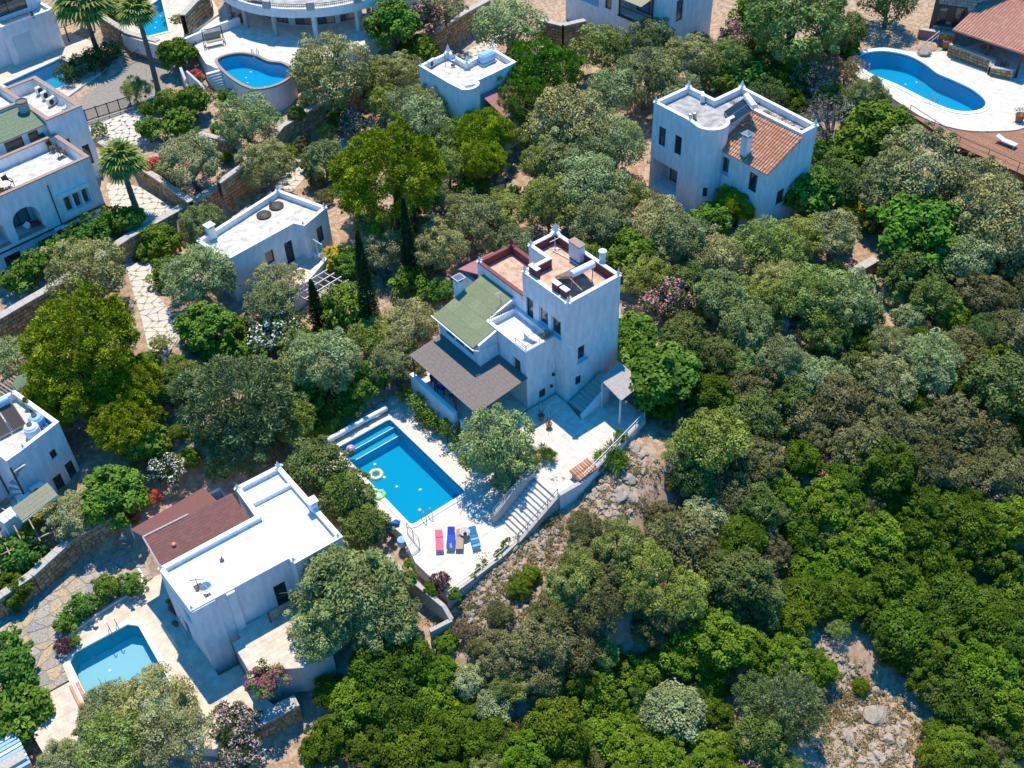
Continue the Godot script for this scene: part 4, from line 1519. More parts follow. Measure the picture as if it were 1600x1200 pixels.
func swim_ring(label: String, at: Vector3, r: float, w: float, m: Material):
	var t := thing("swim_ring", label, "swim ring", at, 0.0)
	var b := MB.new()
	var pr := []
	for k in 13:
		var a := -PI + TAU * k / 12.0
		pr.append(Vector2(r - w * cos(a) * -1.0, w * 0.7 + w * sin(a)))
	pr.reverse()
	b.lathe(pr, Vector3.ZERO, 24)
	part("ring", b, m, t)
	for k in 6:
		b = MB.new()
		var p := []
		var a := TAU * k / 6.0
		var ct := Vector3(cos(a) * r, w * 0.7, sin(a) * r)
		for q in 7:
			var e := PI * q / 6.0
			p.append(ct + (Vector3(cos(a), 0, sin(a)) * cos(e) + Vector3.UP * sin(e)) * (w + 0.006))
		b.tube(p, [0.03, 0.03, 0.03, 0.03, 0.03, 0.03, 0.03], 5)
		part("stripe", b, M.white_cap, t)

# ------------------------------------------------------------------ terrace right of the house in the middle
func make_terrace_things():
	var P := func(x: float, y: float, z: float) -> Vector3: return Vector3(3.823, 0.000, 2.125) + Basis(Vector3.UP, 0.6458) * Vector3(x, y, z)
	var W := func(x: float, z: float) -> Vector2: return world_poly(Vector3(3.823, 0.000, 2.125), 0.6458, pv([[x, z]]))[0]
	var poly := pv([[-2.6, -1.1], [-0.05, -1.1], [-0.05, 0.05], [-0.4, 2.05], [3.3, 1.75], [3.35, 4.45], [2.9, 4.85], [-4.4, 6.5], [-6.4, 6.35], [-6.4, 4.1], [-6.4, 2.0], [-5.2, -0.9]])
	paved("terrace", "pale marble terrace beside the tall house", Vector3(3.823, 0.000, 2.125) + Vector3(0, 0.0, 0), 0.6458, [poly], Vector2(0.8, 0.8), "marble", 4, M.concrete, 2.2, 0.0)
	# stairs down to the pool deck
	var st := thing("stairs", "broad pale stairs from the marble terrace down to the pool deck", "stairs", Vector3(3.823, 0.000, 2.125), 0.6458)
	for k in 11:
		var b := MB.new()
		var y := -0.18 * (k + 1)
		b.bbox(Vector3(-6.55 - 0.29 * k, y - 0.35, 5.2), Vector3(0.33, 0.7, 2.15), 0.02)
		part("step", b, M["marble%d" % (k % 4)], st)
	plain_wall("stair_wall", "rendered wall on the pool side of the broad stairs", [W.call(-6.35, 3.95), W.call(-7.6, 3.98), W.call(-9.9, 4.0)], [0.5, 0.25, -1.3], [-2.6, -2.6, -2.6], 0.3, M.concrete, null)
	plain_wall("stair_wall", "low outer wall of the broad stairs by the rocky slope", [W.call(-6.3, 6.45), W.call(-9.8, 6.55)], [0.15, -1.7], [-3.4, -4.0], 0.22, M.concrete, null)
	railing("stair_railing", "sloping metal handrail on the outer side of broad stairs", [P.call(-6.3, 0.15, 6.45), P.call(-9.8, -1.7, 6.55)], 0.7, M.metal, 1.1)
	railing("stair_railing", "sloping metal handrail on the stair wall by the olive", [P.call(-6.5, 0.5, 3.95), P.call(-9.8, -1.3, 4.0)], 0.6, M.metal, 1.1)
	plain_wall("kerb", "low pale kerb along the terrace edge above the rocks", [W.call(-6.2, 6.5), W.call(-4.4, 6.6), W.call(-0.3, 5.7), W.call(2.95, 4.95), W.call(3.5, 4.4)], [0.22, 0.22, 0.22, 0.22, 0.22], [-3.0, -3.0, -2.8, -2.0, -1.5], 0.2, M.white, M.concrete)
	railing("terrace_fence", "thin white rail along the terrace edge above the rocks", [P.call(-4.2, 0.25, 6.55), P.call(-0.3, 0.25, 5.7), P.call(2.9, 0.25, 4.95)], 0.6, M.white_metal, 1.3)
	# side stairs and the lean-to roof
	var s2 := thing("stairs", "shaded dark steps climbing along the right wall of the tall house", "stairs", Vector3(3.823, 0.000, 2.125), 0.6458)
	for k in 9:
		var b := MB.new()
		b.bbox(Vector3(0.3 + 0.34 * k, 0.09 + 0.13 * k - 0.5, 1.0), Vector3(0.38, 1.0, 1.7), 0.02)
		part("step", b, M.concrete, s2)
	plain_wall("stair_wall", "pale sloping wall between side steps and marble terrace", [W.call(-0.3, 1.98), W.call(3.4, 1.65)], [0.35, 1.75], [-1.0, -1.0], 0.22, M.white, null)
	var c := thing("lean_to", "small grey roofed shelter beside the side steps", "shelter", Vector3(3.823, 0.000, 2.125), 0.6458)
	lath_roof(c, [Vector3(1.2, 2.5, 4.3), Vector3(3.6, 2.5, 4.0), Vector3(3.7, 2.7, 1.5), Vector3(1.4, 2.7, 1.95)], M.canopy_grey, M.canopy_grey, 0.4)
	for q in [[1.35, 4.1], [3.45, 3.85], [1.5, 2.1], [3.55, 1.7]]:
		var b := MB.new()
		b.box(Vector3(q[0], 1.2, q[1]), Vector3(0.1, 2.5, 0.1))
		part("post", b, M.frame_white, c)
	# tiled barbecue cover and planter shrubs
	var t := thing("tiled_cover", "small red tiled cover on the terrace edge", "roofed box", Vector3(4.509, 0.020, 9.144), 0.6458 + 0.05)
	var b := MB.new()
	b.bbox(Vector3(0, 0.2, 0), Vector3(1.5, 0.4, 0.75), 0.03)
	part("box", b, M.concrete, t)
	tile_roof(t, Vector3(-0.85, 0.42, 0.48), Vector3(0.85, 0.42, 0.48), Vector3(-0.85, 0.62, -0.48), M.terracotta, 0.2)
	for q in [[858, 668, "white pot with a bare plant by the tall house's wall"], [846, 655, "dark pot in the shade at the foot of the tall house"]]:
		var pt := thing("plant_pot", q[2], "pot", (Vector3(2.452, 0.000, 4.613) if q[0] == 858 else Vector3(1.959, 0.000, 3.759)), 0.0)
		b = MB.new()
		b.lathe([Vector2(0, 0), Vector2(0.16, 0), Vector2(0.22, 0.36), Vector2(0.25, 0.38), Vector2(0.23, 0.40), Vector2(0.19, 0.36), Vector2(0.0, 0.34)], Vector3.ZERO, 14)
		part("pot", b, M.terracotta_pot, pt)
		b = MB.new()
		for k in 6:
			var a := TAU * k / 6.0
			b.tube([Vector3(0, 0.34, 0), Vector3(cos(a) * 0.15, 0.8, sin(a) * 0.15), Vector3(cos(a) * 0.3, 1.2 + 0.1 * (k % 3), sin(a) * 0.3)], [0.02, 0.015, 0.008], 5)
		part("stems", b, M.bark, pt)

# ------------------------------------------------------------------ low house with red roof, lower left
func make_low_house():
	var o := thing("low_house", "low white house with white flat roof and red shingled annex", "house", Vector3(-19.506, 0.000, 19.521), 0.5934)
	var P := func(x: float, y: float, z: float) -> Vector3: return Vector3(-19.506, 0.000, 19.521) + Basis(Vector3.UP, 0.5934) * Vector3(x, y, z)
	var W := func(x: float, z: float) -> Vector2: return world_poly(Vector3(-19.506, 0.000, 19.521), 0.5934, pv([[x, z]]))[0]
	shell(o, pv([[0, 0], [-0.32, -4.15], [6.3, -4.3], [6.3, -7.35], [9.5, -7.4], [9.9, 0.52], [6.55, 0.58], [6.45, 0.0]]), -6.0, 1.0, 0.7, M.white, M.white_roof, M.white_cap, [
		[7, 0.65, 1.45, -2.85, -0.75, "door"], [0, 1.0, 1.9, -1.6, -0.5, "w"], [0, 2.5, 3.3, -4.9, -3.0, "d"], [5, 1.2, 2.2, -1.9, -0.7, "w"]], 0.26)
	horn(o, Vector3(9.4, 1.05, -7.25), 0.9, M.white_cap)
	horn(o, Vector3(6.6, 1.05, 0.36), 0.55, M.white_cap)
	horn(o, Vector3(9.7, 1.05, 0.36), 0.5, M.white_cap)
	horn(o, Vector3(0.1, 1.05, -0.12), 0.5, M.white_cap)
	horn(o, Vector3(6.4, 1.05, -7.2), 0.7, M.white_cap)
	horn(o, Vector3(-0.2, 1.05, -4.05), 0.6, M.white_cap)
	var b := MB.new()
	b.bbox(Vector3(8.1, 0.86, -5.5), Vector3(2.9, 0.34, 0.26), 0.02)
	part("parapet", b, M.white_cap, o)
	chimney(o, Vector3(9.62, 0.9, -2.75), 0.5, 0.55, M.white, M.white_cap)
	# flat piers of the tall front corner
	b = MB.new()
	b.bbox(Vector3(0.75, -2.46, 0.05), Vector3(1.5, 6.88, 0.14), 0.02)
	b.bbox(Vector3(2.45, -0.99, 0.11), Vector3(0.55, 3.94, 0.26), 0.02)
	part("pilaster", b, M.white, o)
	# roofing sheets: lapped white membrane, seen as faint bands
	for i in 6:
		b = MB.new()
		b.bbox(Vector3(0.75 + i * 1.06 * 1.5, 0.706 + 0.003 * (i % 2), -2.1 if i < 4 else -2.6), Vector3(1.55, 0.012, 3.9 if i < 4 else 5.6), 0.004)
		if i < 6:
			part("roof_sheet", b, M.white_roof, o)
	# red annex
	var a := thing("red_roofed_annex", "annex with a two-sloped red shingle roof behind the low house", "annex", Vector3(-19.506, 0.000, 19.521), 0.5934)
	shell(a, rect(0.35, -9.0, 5.7, -4.42), -6.0, 0.0, -0.1, M.white, null, null, [[3, 1.0, 2.0, -4.9, -3.0, "d"], [3, 2.8, 3.6, -4.2, -3.2, "w"]])
	lath_roof(a, [Vector3(-0.1, 0.45, -4.35), Vector3(5.95, 0.45, -4.35), Vector3(5.95, 0.9, -7.2), Vector3(-0.1, 0.9, -7.2)], M.shingle_a, M.shingle_b, 0.24)
	lath_roof(a, [Vector3(4.8, 0.05, -9.6), Vector3(-0.5, 0.05, -9.1), Vector3(-0.1, 0.86, -7.22), Vector3(4.9, 0.86, -7.22)], M.shingle_a, M.shingle_a, 0.24)
	b = MB.new()
	b.beam(Vector3(-0.15, 0.93, -7.21), Vector3(2.9, 0.93, -7.21), 0.14, 0.06)
	b.beam(Vector3(-0.16, 0.5, -4.3), Vector3(-0.16, 0.94, -7.2), 0.1, 0.1)
	part("ridge", b, M.canopy_grey, a)
	b = MB.new()
	b.tube([Vector3(-0.25, 0.4, -4.35), Vector3(-0.3, -1.2, -4.35), Vector3(-0.3, -5.0, -4.3)], [0.06, 0.06, 0.06], 8)
	part("downpipe", b, M.frame_white, a)
	b = MB.new()
	b.lathe([Vector2(0, 0), Vector2(0.16, 0.0), Vector2(0.13, 0.12), Vector2(0, 0.15)], Vector3(1.2, 0.72, -5.6), 10)
	part("vent", b, M.terracotta_pink, a)
	# roof gear in the front corner
	var t := thing("satellite_dish", "satellite dish near the front corner of the low white roof", "satellite dish", P.call(1.3, 0.7, -0.75), 0.5934)
	dish_parts(t, 0.38)
	t = thing("antenna", "antenna mast lying in the front corner of the low white roof", "antenna", P.call(1.1, 0.7, -1.6), 0.5934)
	b = MB.new()
	b.tube([Vector3(0, 0, 0), Vector3(0, 0.9, 0)], [0.025, 0.025], 6)
	b.beam(Vector3(-0.35, 0.75, -0.2), Vector3(0.45, 0.75, 0.25), 0.04, 0.03)
	b.box(Vector3(0, 0.02, 0), Vector3(0.5, 0.04, 0.5))
	part("mast", b, M.black_metal, t)
	t = thing("roof_bracket", "small dark bracket in the middle of the low white roof", "bracket", P.call(3.1, 0.72, -2.6), 0.5934)
	b = MB.new()
	b.bbox(Vector3(0, 0.08, 0), Vector3(0.25, 0.16, 0.2), 0.02)
	b.tube([Vector3(0, 0.1, 0), Vector3(0.05, 0.4, 0)], [0.03, 0.03], 6)
	part("body", b, M.canopy, t)
	t = thing("wall_railing", "grey balcony rail on the pool side wall of the low house", "railing", P.call(-0.4, -2.6, -1.6), 0.5934)
	b = MB.new()
	b.tube([Vector3(0, 0.8, -0.7), Vector3(-0.25, 0.8, -0.6), Vector3(-0.25, 0.8, 0.6), Vector3(0, 0.8, 0.7)], [0.03, 0.03, 0.03, 0.03], 6)
	b.tube([Vector3(0, 0.1, -0.7), Vector3(-0.25, 0.1, -0.6), Vector3(-0.25, 0.1, 0.6), Vector3(0, 0.1, 0.7)], [0.03, 0.03, 0.03, 0.03], 6)
	for k in 8:
		b.box(Vector3(-0.25, 0.45, -0.56 + 0.16 * k), Vector3(0.025, 0.7, 0.025))
	part("rail", b, M.metal, t)
	# patio with the wooden balustrade
	paved("patio", "small patio of weathered square tiles in front of the low house", P.call(0, -2.68, 0), 0.5934, [pv([[1.45, 0.78], [2.05, 0.78], [2.05, 0.05], [6.4, 0.05], [6.5, 0.65], [7.2, 0.65], [6.0, 5.3], [4.1, 4.95], [1.4, 3.2]])], Vector2(0.36, 0.36), "pinktile", 4, M.concrete, 2.6)
	t = thing("wooden_balustrade", "brown wooden balustrade by the door of the low house", "railing", P.call(4.9, -2.66, 0.85), 0.5934)
	for s in [-0.85, 0.85]:
		b = MB.new()
		b.bbox(Vector3(s, 0.48, 0), Vector3(0.11, 0.96, 0.11), 0.02)
		part("post", b, M.wood, t)
	for y in [0.9, 0.5, 0.12]:
		b = MB.new()
		b.bbox(Vector3(0, y, 0), Vector3(1.65, 0.08, 0.06), 0.015)
		part("rail", b, M.wood_pale, t)
	for k in 8:
		b = MB.new()
		b.bbox(Vector3(-0.7 + 0.2 * k, 0.5, 0), Vector3(0.06, 0.74, 0.035), 0.01)
		part("slat", b, M.wood_pale, t)
	# pool and its deck
	var pp := pv([[-7.2, -5.85], [-6.75, -6.4], [-3.15, -6.4], [-2.62, -5.85], [-2.62, 1.2], [-3.2, 1.6], [-6.7, 1.6], [-7.2, 1.2]])
	var pl := pool("small pale pool with cut corners beside the low house", P.call(0, -5.0, 0), 0.5934, pp, 1.35, M.pool_tile_pale, M.coping)
	b = MB.new()
	b.sides(offset(pp, -0.012), -1.34, -0.02, true)
	part("tile_band", b, M.pool_tile_deep, pl)
	b = MB.new()
	b.bbox(Vector3(-7.75, -0.02, -2.4), Vector3(0.16, 0.4, 3.4), 0.03)
	b.bbox(Vector3(-7.32, 0.0, -2.4), Vector3(0.2, 0.3, 3.4), 0.03)
	part("overflow_edge", b, M.terracotta_pink, pl)
	var deck := pv([[-7.65, -6.8], [-6.4, -7.95], [-4.0, -8.45], [-0.75, -8.9], [-0.2, -9.0], [0.36, -8.9], [0.36, -4.4], [-0.34, -4.3], [0.0, 0.1], [0.0, 0.75], [1.38, 0.78], [1.38, 3.2], [2.2, 5.6], [-2.3, 5.2], [-10.6, -0.6], [-10.9, -4.45], [-7.7, -4.5]])
	paved("pool_deck", "sand coloured deck round the small pale pool", P.call(0, -5.0, 0), 0.5934, without(deck, offset(pp, 0.31)), Vector2(0.8, 0.8), "pinktile", 4, M.coping, 1.0)
	ladder("steel ladder at the far corner of the small pale pool", P.call(-4.0, -4.95, -6.5), 0.5934)
	plain_wall("kerb", "low curved kerb between the planting bed and small pool", [W.call(-7.6, -6.9), W.call(-6.4, -7.9), W.call(-4.0, -8.4), W.call(-1.4, -8.7), W.call(-0.9, -9.2), W.call(-0.9, -10.2)], [-4.8, -4.8, -4.8, -4.8, -4.8, -4.8], [-5.6, -5.6, -5.6, -5.6, -5.6, -5.6], 0.16, M.coping, null)
	railing("yard_railing", "white pipe railing along the sunken edge of the flagged yard", [Vector3(-30.637, -4.600, 10.615), Vector3(-28.335, -4.400, 8.430), Vector3(-26.871, -4.400, 8.570), Vector3(-26.613, -4.500, 9.244)], 0.95, M.white_metal, 2.4, "", 0.0, 0.05)
	t = thing("garden_steps", "two pale steps behind the white pipe railing", "steps", Vector3(-27.683, -4.900, 8.747), 0.5934)
	for k in 2:
		b = MB.new()
		b.bbox(Vector3(0, 0.12 + 0.17 * k, -0.4 * k), Vector3(1.2, 0.24, 0.42), 0.02)
		part("step", b, M.coping, t)
	for q in [[274, 958, 0.9, "flower pot with pink bloom by the left wall of low house"], [268, 946, 0.75, "flower pot with orange bloom behind the pink one"], [276, 978, 0.6, "pot of dry twigs by the left wall of low house"]]:
		var pt := thing("flower_pot", q[3], "flower pot", {274: Vector3(-22.729, -4.950, 15.302), 268: Vector3(-23.106, -4.950, 14.675), 276: Vector3(-22.447, -4.950, 16.312)}[q[0]], 0.0)
		flower_pot_parts(pt, q[2], [Color(0.6, 0.03, 0.16), Color(0.7, 0.2, 0.04), Color(0.2, 0.13, 0.08)][[274, 268, 276].find(q[0])])
	# bottom edge of the picture: two blue-painted lids of neighbours
	t = thing("blue_shutter_roof", "weathered pale blue slatted lean-to at the bottom left corner", "shelter", Vector3(-30.678, -4.600, 25.295), 0.62)
	for k in 9:
		b = MB.new()
		b.bbox(Vector3(0, 0.4 - 0.07 * k, -0.9 + 0.24 * k), Vector3(2.2, 0.05, 0.2), 0.015, Basis(Vector3.RIGHT, 0.3))
		part("slat", b, M.tank_blue if k % 3 else M.white_metal, t)
	b = MB.new()
	b.box(Vector3(0, -0.6, 0), Vector3(2.0, 1.4, 1.7))
	part("body", b, M.concrete, t)
	t = thing("blue_lattice", "pale blue slatted gate at the bottom edge by the old wall", "gate", Vector3(-16.205, -6.400, 25.345), 0.6)
	for k in 5:
		b = MB.new()
		b.bbox(Vector3(-0.6 + 0.3 * k, 0.5, 0), Vector3(0.09, 1.0, 0.05), 0.01)
		part("slat", b, M.tank_blue, t)
	for y in [0.15, 0.85]:
		b = MB.new()
		b.bbox(Vector3(0, y, 0.04), Vector3(1.5, 0.08, 0.05), 0.01)
		part("rail", b, M.white_metal, t)

func dish_parts(t: Node3D, r: float):
	var b := MB.new()
	b.tube([Vector3(0, 0, 0), Vector3(0, 0.75, 0)], [0.03, 0.03], 6)
	b.box(Vector3(0, 0.02, 0), Vector3(0.4, 0.04, 0.4))
	part("mast", b, M.black_metal, t)
	b = MB.new()
	b.lathe([Vector2(0.0, 0.0), Vector2(r * 0.5, 0.03), Vector2(r * 0.85, 0.11), Vector2(r, 0.17)], Vector3.ZERO, 18)
	b.tube([Vector3(0, 0.02, -r * 0.9), Vector3(0, 0.42, 0)], [0.012, 0.012], 5)
	var d := part("dish", b, M.ac_white, t)
	d.position = Vector3(0, 0.75, 0)
	d.rotation = Vector3(1.0, 0.3, 0)

func flower_pot_parts(pt: Node3D, s: float, c: Color):
	var b := MB.new()
	b.lathe([Vector2(0, 0), Vector2(0.17 * s, 0), Vector2(0.24 * s, 0.36 * s), Vector2(0.27 * s, 0.38 * s), Vector2(0.25 * s, 0.42 * s), Vector2(0.20 * s, 0.38 * s), Vector2(0.0, 0.36 * s)], Vector3.ZERO, 14)
	part("pot", b, M.terracotta_pot, pt)
	var cl := [Vector3(0, 0.62 * s, 0), Vector3(0.15 * s, 0.55 * s, 0.1 * s), Vector3(-0.16 * s, 0.58 * s, -0.05 * s)]
	mi("leaves", leaves_mesh(cl, [0.26 * s, 0.2 * s, 0.22 * s], 40, 0.14, 0.07, Color(0.07, 0.12, 0.025), Color(0.12, 0.18, 0.04), 0.3), M.leaf, pt)
	mi("blossoms", leaves_mesh(cl, [0.3 * s, 0.24 * s, 0.26 * s], 26, 0.1, 0.08, c, c * 1.3, 0.8), M.petal, pt)

# ------------------------------------------------------------------ big white house at the left edge
func make_left_edge_house():
	var o := thing("terraced_house", "white three-storey house with tan-capped terraces at the left edge", "house", Vector3(-33.767, 0.000, -20.956), 0.7679)
	var P := func(x: float, y: float, z: float) -> Vector3: return Vector3(-33.767, 0.000, -20.956) + Basis(Vector3.UP, 0.7679) * Vector3(x, y, z)
	shell(o, pv([[0, 0], [-0.02, -5.6], [-12, -5.6], [-12, 0]]), -0.5, 7.95, 7.0, M.white, M.cream_roof, M.tan_cap, [
		[3, 9.55, 10.15, 4.2, 5.65, "w"], [3, 10.3, 10.9, 4.2, 5.65, "w"], [3, 8.75, 9.35, 4.2, 5.65, "w"],
		[3, 4.3, 6.6, 3.75, 6.3, "deep"], [3, 0.5, 3.6, 3.75, 6.3, "deep"],
		[3, 8.3, 9.4, 0.8, 2.95, "b"], [3, 5.6, 6.95, 1.0, 2.9, "b"], [3, 2.6, 4.0, 1.0, 2.9, "b"]], 0.3)
	# corner bay round the three upstairs windows
	var b := MB.new()
	for x in [-3.42, -2.55, -1.75, -0.98]:
		b.bbox(Vector3(x, 4.92, 0.09), Vector3(0.2, 1.5, 0.2), 0.02)
	b.bbox(Vector3(-2.2, 3.95, 0.12), Vector3(2.9, 0.5, 0.3), 0.04)
	b.bbox(Vector3(-2.2, 5.85, 0.12), Vector3(2.9, 0.36, 0.3), 0.04)
	part("bay", b, M.white, o)
	# arch heads in the two balcony openings
	for q in [[-7.7, -5.4], [-11.5, -8.4]]:
		b = MB.new()
		var c: float = (q[0] + q[1]) / 2
		var r: float = (q[1] - q[0]) / 2
		for s in 10:
			var a0 := PI * s / 10.0
			var a1 := PI * (s + 1) / 10.0
			var p0 := Vector3(c + r * cos(a0), 5.2 + 1.05 * sin(a0), 0)
			var p1 := Vector3(c + r * cos(a1), 5.2 + 1.05 * sin(a1), 0)
			var t0 := Vector3(p0.x, 6.32, 0)
			var t1 := Vector3(p1.x, 6.32, 0)
			var d := Vector3(0, 0, -0.28)
			var f := Vector3(0, 0, -0.003)
			b.quad(p1 + f, p0 + f, t0 + f, t1 + f)
			b.quad(p0 + d, p1 + d, p1 + f, p0 + f)
			b.quad(p0 + d, p1 + d, t1 + d, t0 + d)
		part("arch", b, M.white, o)
		b = MB.new()
		b.bbox(Vector3(c, 3.86, -0.1), Vector3(r * 2 + 0.1, 0.16, 0.3), 0.02)
		part("balcony_ledge", b, M.tan_cap, o)
	b = MB.new()
	b.bbox(Vector3(-6.0, 3.4, 0.05), Vector3(12.0, 0.1, 0.14), 0.02)
	b.tube([Vector3(-4.05, 7.2, 0.07), Vector3(-4.05, 3.5, 0.07), Vector3(-4.05, 1.0, 0.07)], [0.045, 0.045, 0.045], 6)
	part("downpipe", b, M.frame_dark, o)
	b = MB.new()
	b.tube([Vector3(-12, 1.95, 0.06), Vector3(-6, 1.9, 0.07), Vector3(0, 2.4, 0.06)], [0.03, 0.03, 0.03], 6)
	part("cable", b, M.frame_dark, o)
	# upper block, right of the terrace door
	shell(o, pv([[2.95, -5.66], [2.95, -13.8], [-0.3, -13.8], [-0.3, -5.66]]), -0.5, 9.3, 8.3, M.white, M.cream_roof, M.tan_cap, [
		[3, 0.35, 1.3, 5.7, 7.1, "b"], [3, 2.1, 2.75, 4.0, 5.9, "b"], [0, 1.5, 2.5, 5.7, 7.0, "b"]], 0.35)
	shell(o, pv([[-0.32, -6.3], [-0.32, -9.5], [-12, -9.5], [-12, -6.3]]), 5.0, 8.9, 8.8, M.white, null, null, [
		[3, 10.0, 10.9, 7.02, 9.15 - 0.55, "door"], [3, 7.9, 9.5, 7.02, 8.6, "door"]])
	lath_roof(o, [Vector3(-12, 8.85, -6.05), Vector3(-0.32, 8.85, -6.05), Vector3(-0.32, 9.5, -9.5), Vector3(-12, 9.5, -9.5)], M.green_roof, M.green_roof, 0.5)
	shell(o, pv([[-0.32, -9.52], [-0.32, -13.8], [-12, -13.8], [-12, -9.52]]), 5.0, 9.7, 9.0, M.white, M.cream_roof, M.tan_cap)
	b = MB.new()
	b.bbox(Vector3(-0.75, 9.4, -8.6), Vector3(0.8, 1.5, 0.6), 0.04)
	var ch := part("chimney", b, M.concrete, o)
	b = MB.new()
	b.lathe([Vector2(0.5, 10.15), Vector2(0.52, 10.25), Vector2(0.46, 10.3), Vector2(0.42, 10.2), Vector2(0, 10.18)], Vector3(-0.75, 0, -8.6), 16)
	part("chimney_cap", b, M.canopy, ch)
	for q in [[2.45, -12.4, "rearmost air conditioner on the terraced house roof"], [2.35, -11.2, "middle air conditioner on the terraced house roof"], [2.1, -9.7, "foremost air conditioner on the terraced house roof"]]:
		ac_unit(q[2], P.call(q[0], 8.32, q[1]), 0.7679 + 0.3, "air conditioners on the terraced house")
	ac_unit("air conditioner on the front wall beside the arched balcony", P.call(-4.4, 2.7, 0.25), 0.7679)
	ac_unit("lower of two air conditioners beside the arched balcony", P.call(-4.0, 2.0, 0.25), 0.7679)
	var t := thing("satellite_dish", "grey dish at the front edge of the terraced house roof", "satellite dish", P.call(2.0, 8.3, -7.6), 0.7679)
	dish_parts(t, 0.36)
	var i := 0
	for q in [[-0.9, -4.8, 0.5], [-0.8, -3.5, 1.6], [-6.1, -2.4, 0.3], [-7.0, -1.4, 2.4]]:
		t = thing("terrace_chair", ["wooden chair in the far corner of the cream terrace", "wooden chair against the parapet of the cream terrace", "wooden chair right of the terrace dining table", "wooden chair left of the terrace dining table"][i], "chair", P.call(q[0], 7.02, q[1]), 0.7679 + q[2])
		armchair_parts(t, M.wood)
		i += 1
	t = thing("terrace_table", "white round table on the cream terrace at the left edge", "table", P.call(-6.6, 7.02, -1.9), 0.0)
	table_parts(t, 0.5, 0.72, M.white_cap, M.wood)
	t = thing("wall_plant", "green plant in a bracket on the terrace wall", "plant", P.call(-0.9, 7.5, -6.2), 0.0)
	flower_pot_parts(t, 0.8, Color(0.03, 0.12, 0.05))
	t = thing("hammock", "red folded hammock seat in the arched balcony", "seat", P.call(-5.9, 3.82, -0.6), 0.7679)
	b = MB.new()
	b.bbox(Vector3(0, 0.35, 0), Vector3(0.9, 0.35, 0.6), 0.12, Basis(Vector3.FORWARD, 0.25))
	part("seat", b, M.red_cloth, t)
	b = MB.new()
	b.bbox(Vector3(-0.65, 0.55, 0.1), Vector3(0.5, 0.6, 0.05), 0.02, Basis(Vector3.FORWARD, -0.5))
	part("cloth", b, M.white_cap, t)
	for q in [-1.3, -2.1]:
		t = thing("roof_hook", "small dark hoop near the right front corner of the cream terrace" if q > -2 else "small dark hoop left of another on the cream terrace", "bracket", P.call(q, 7.02, -0.55), 0.7679)
		b = MB.new()
		b.tube([Vector3(-0.2, 0, 0), Vector3(-0.18, 0.22, 0), Vector3(0, 0.3, 0), Vector3(0.18, 0.22, 0), Vector3(0.2, 0, 0)], [0.04, 0.04, 0.04, 0.04, 0.04], 6)
		part("hoop", b, M.frame_brown, t)

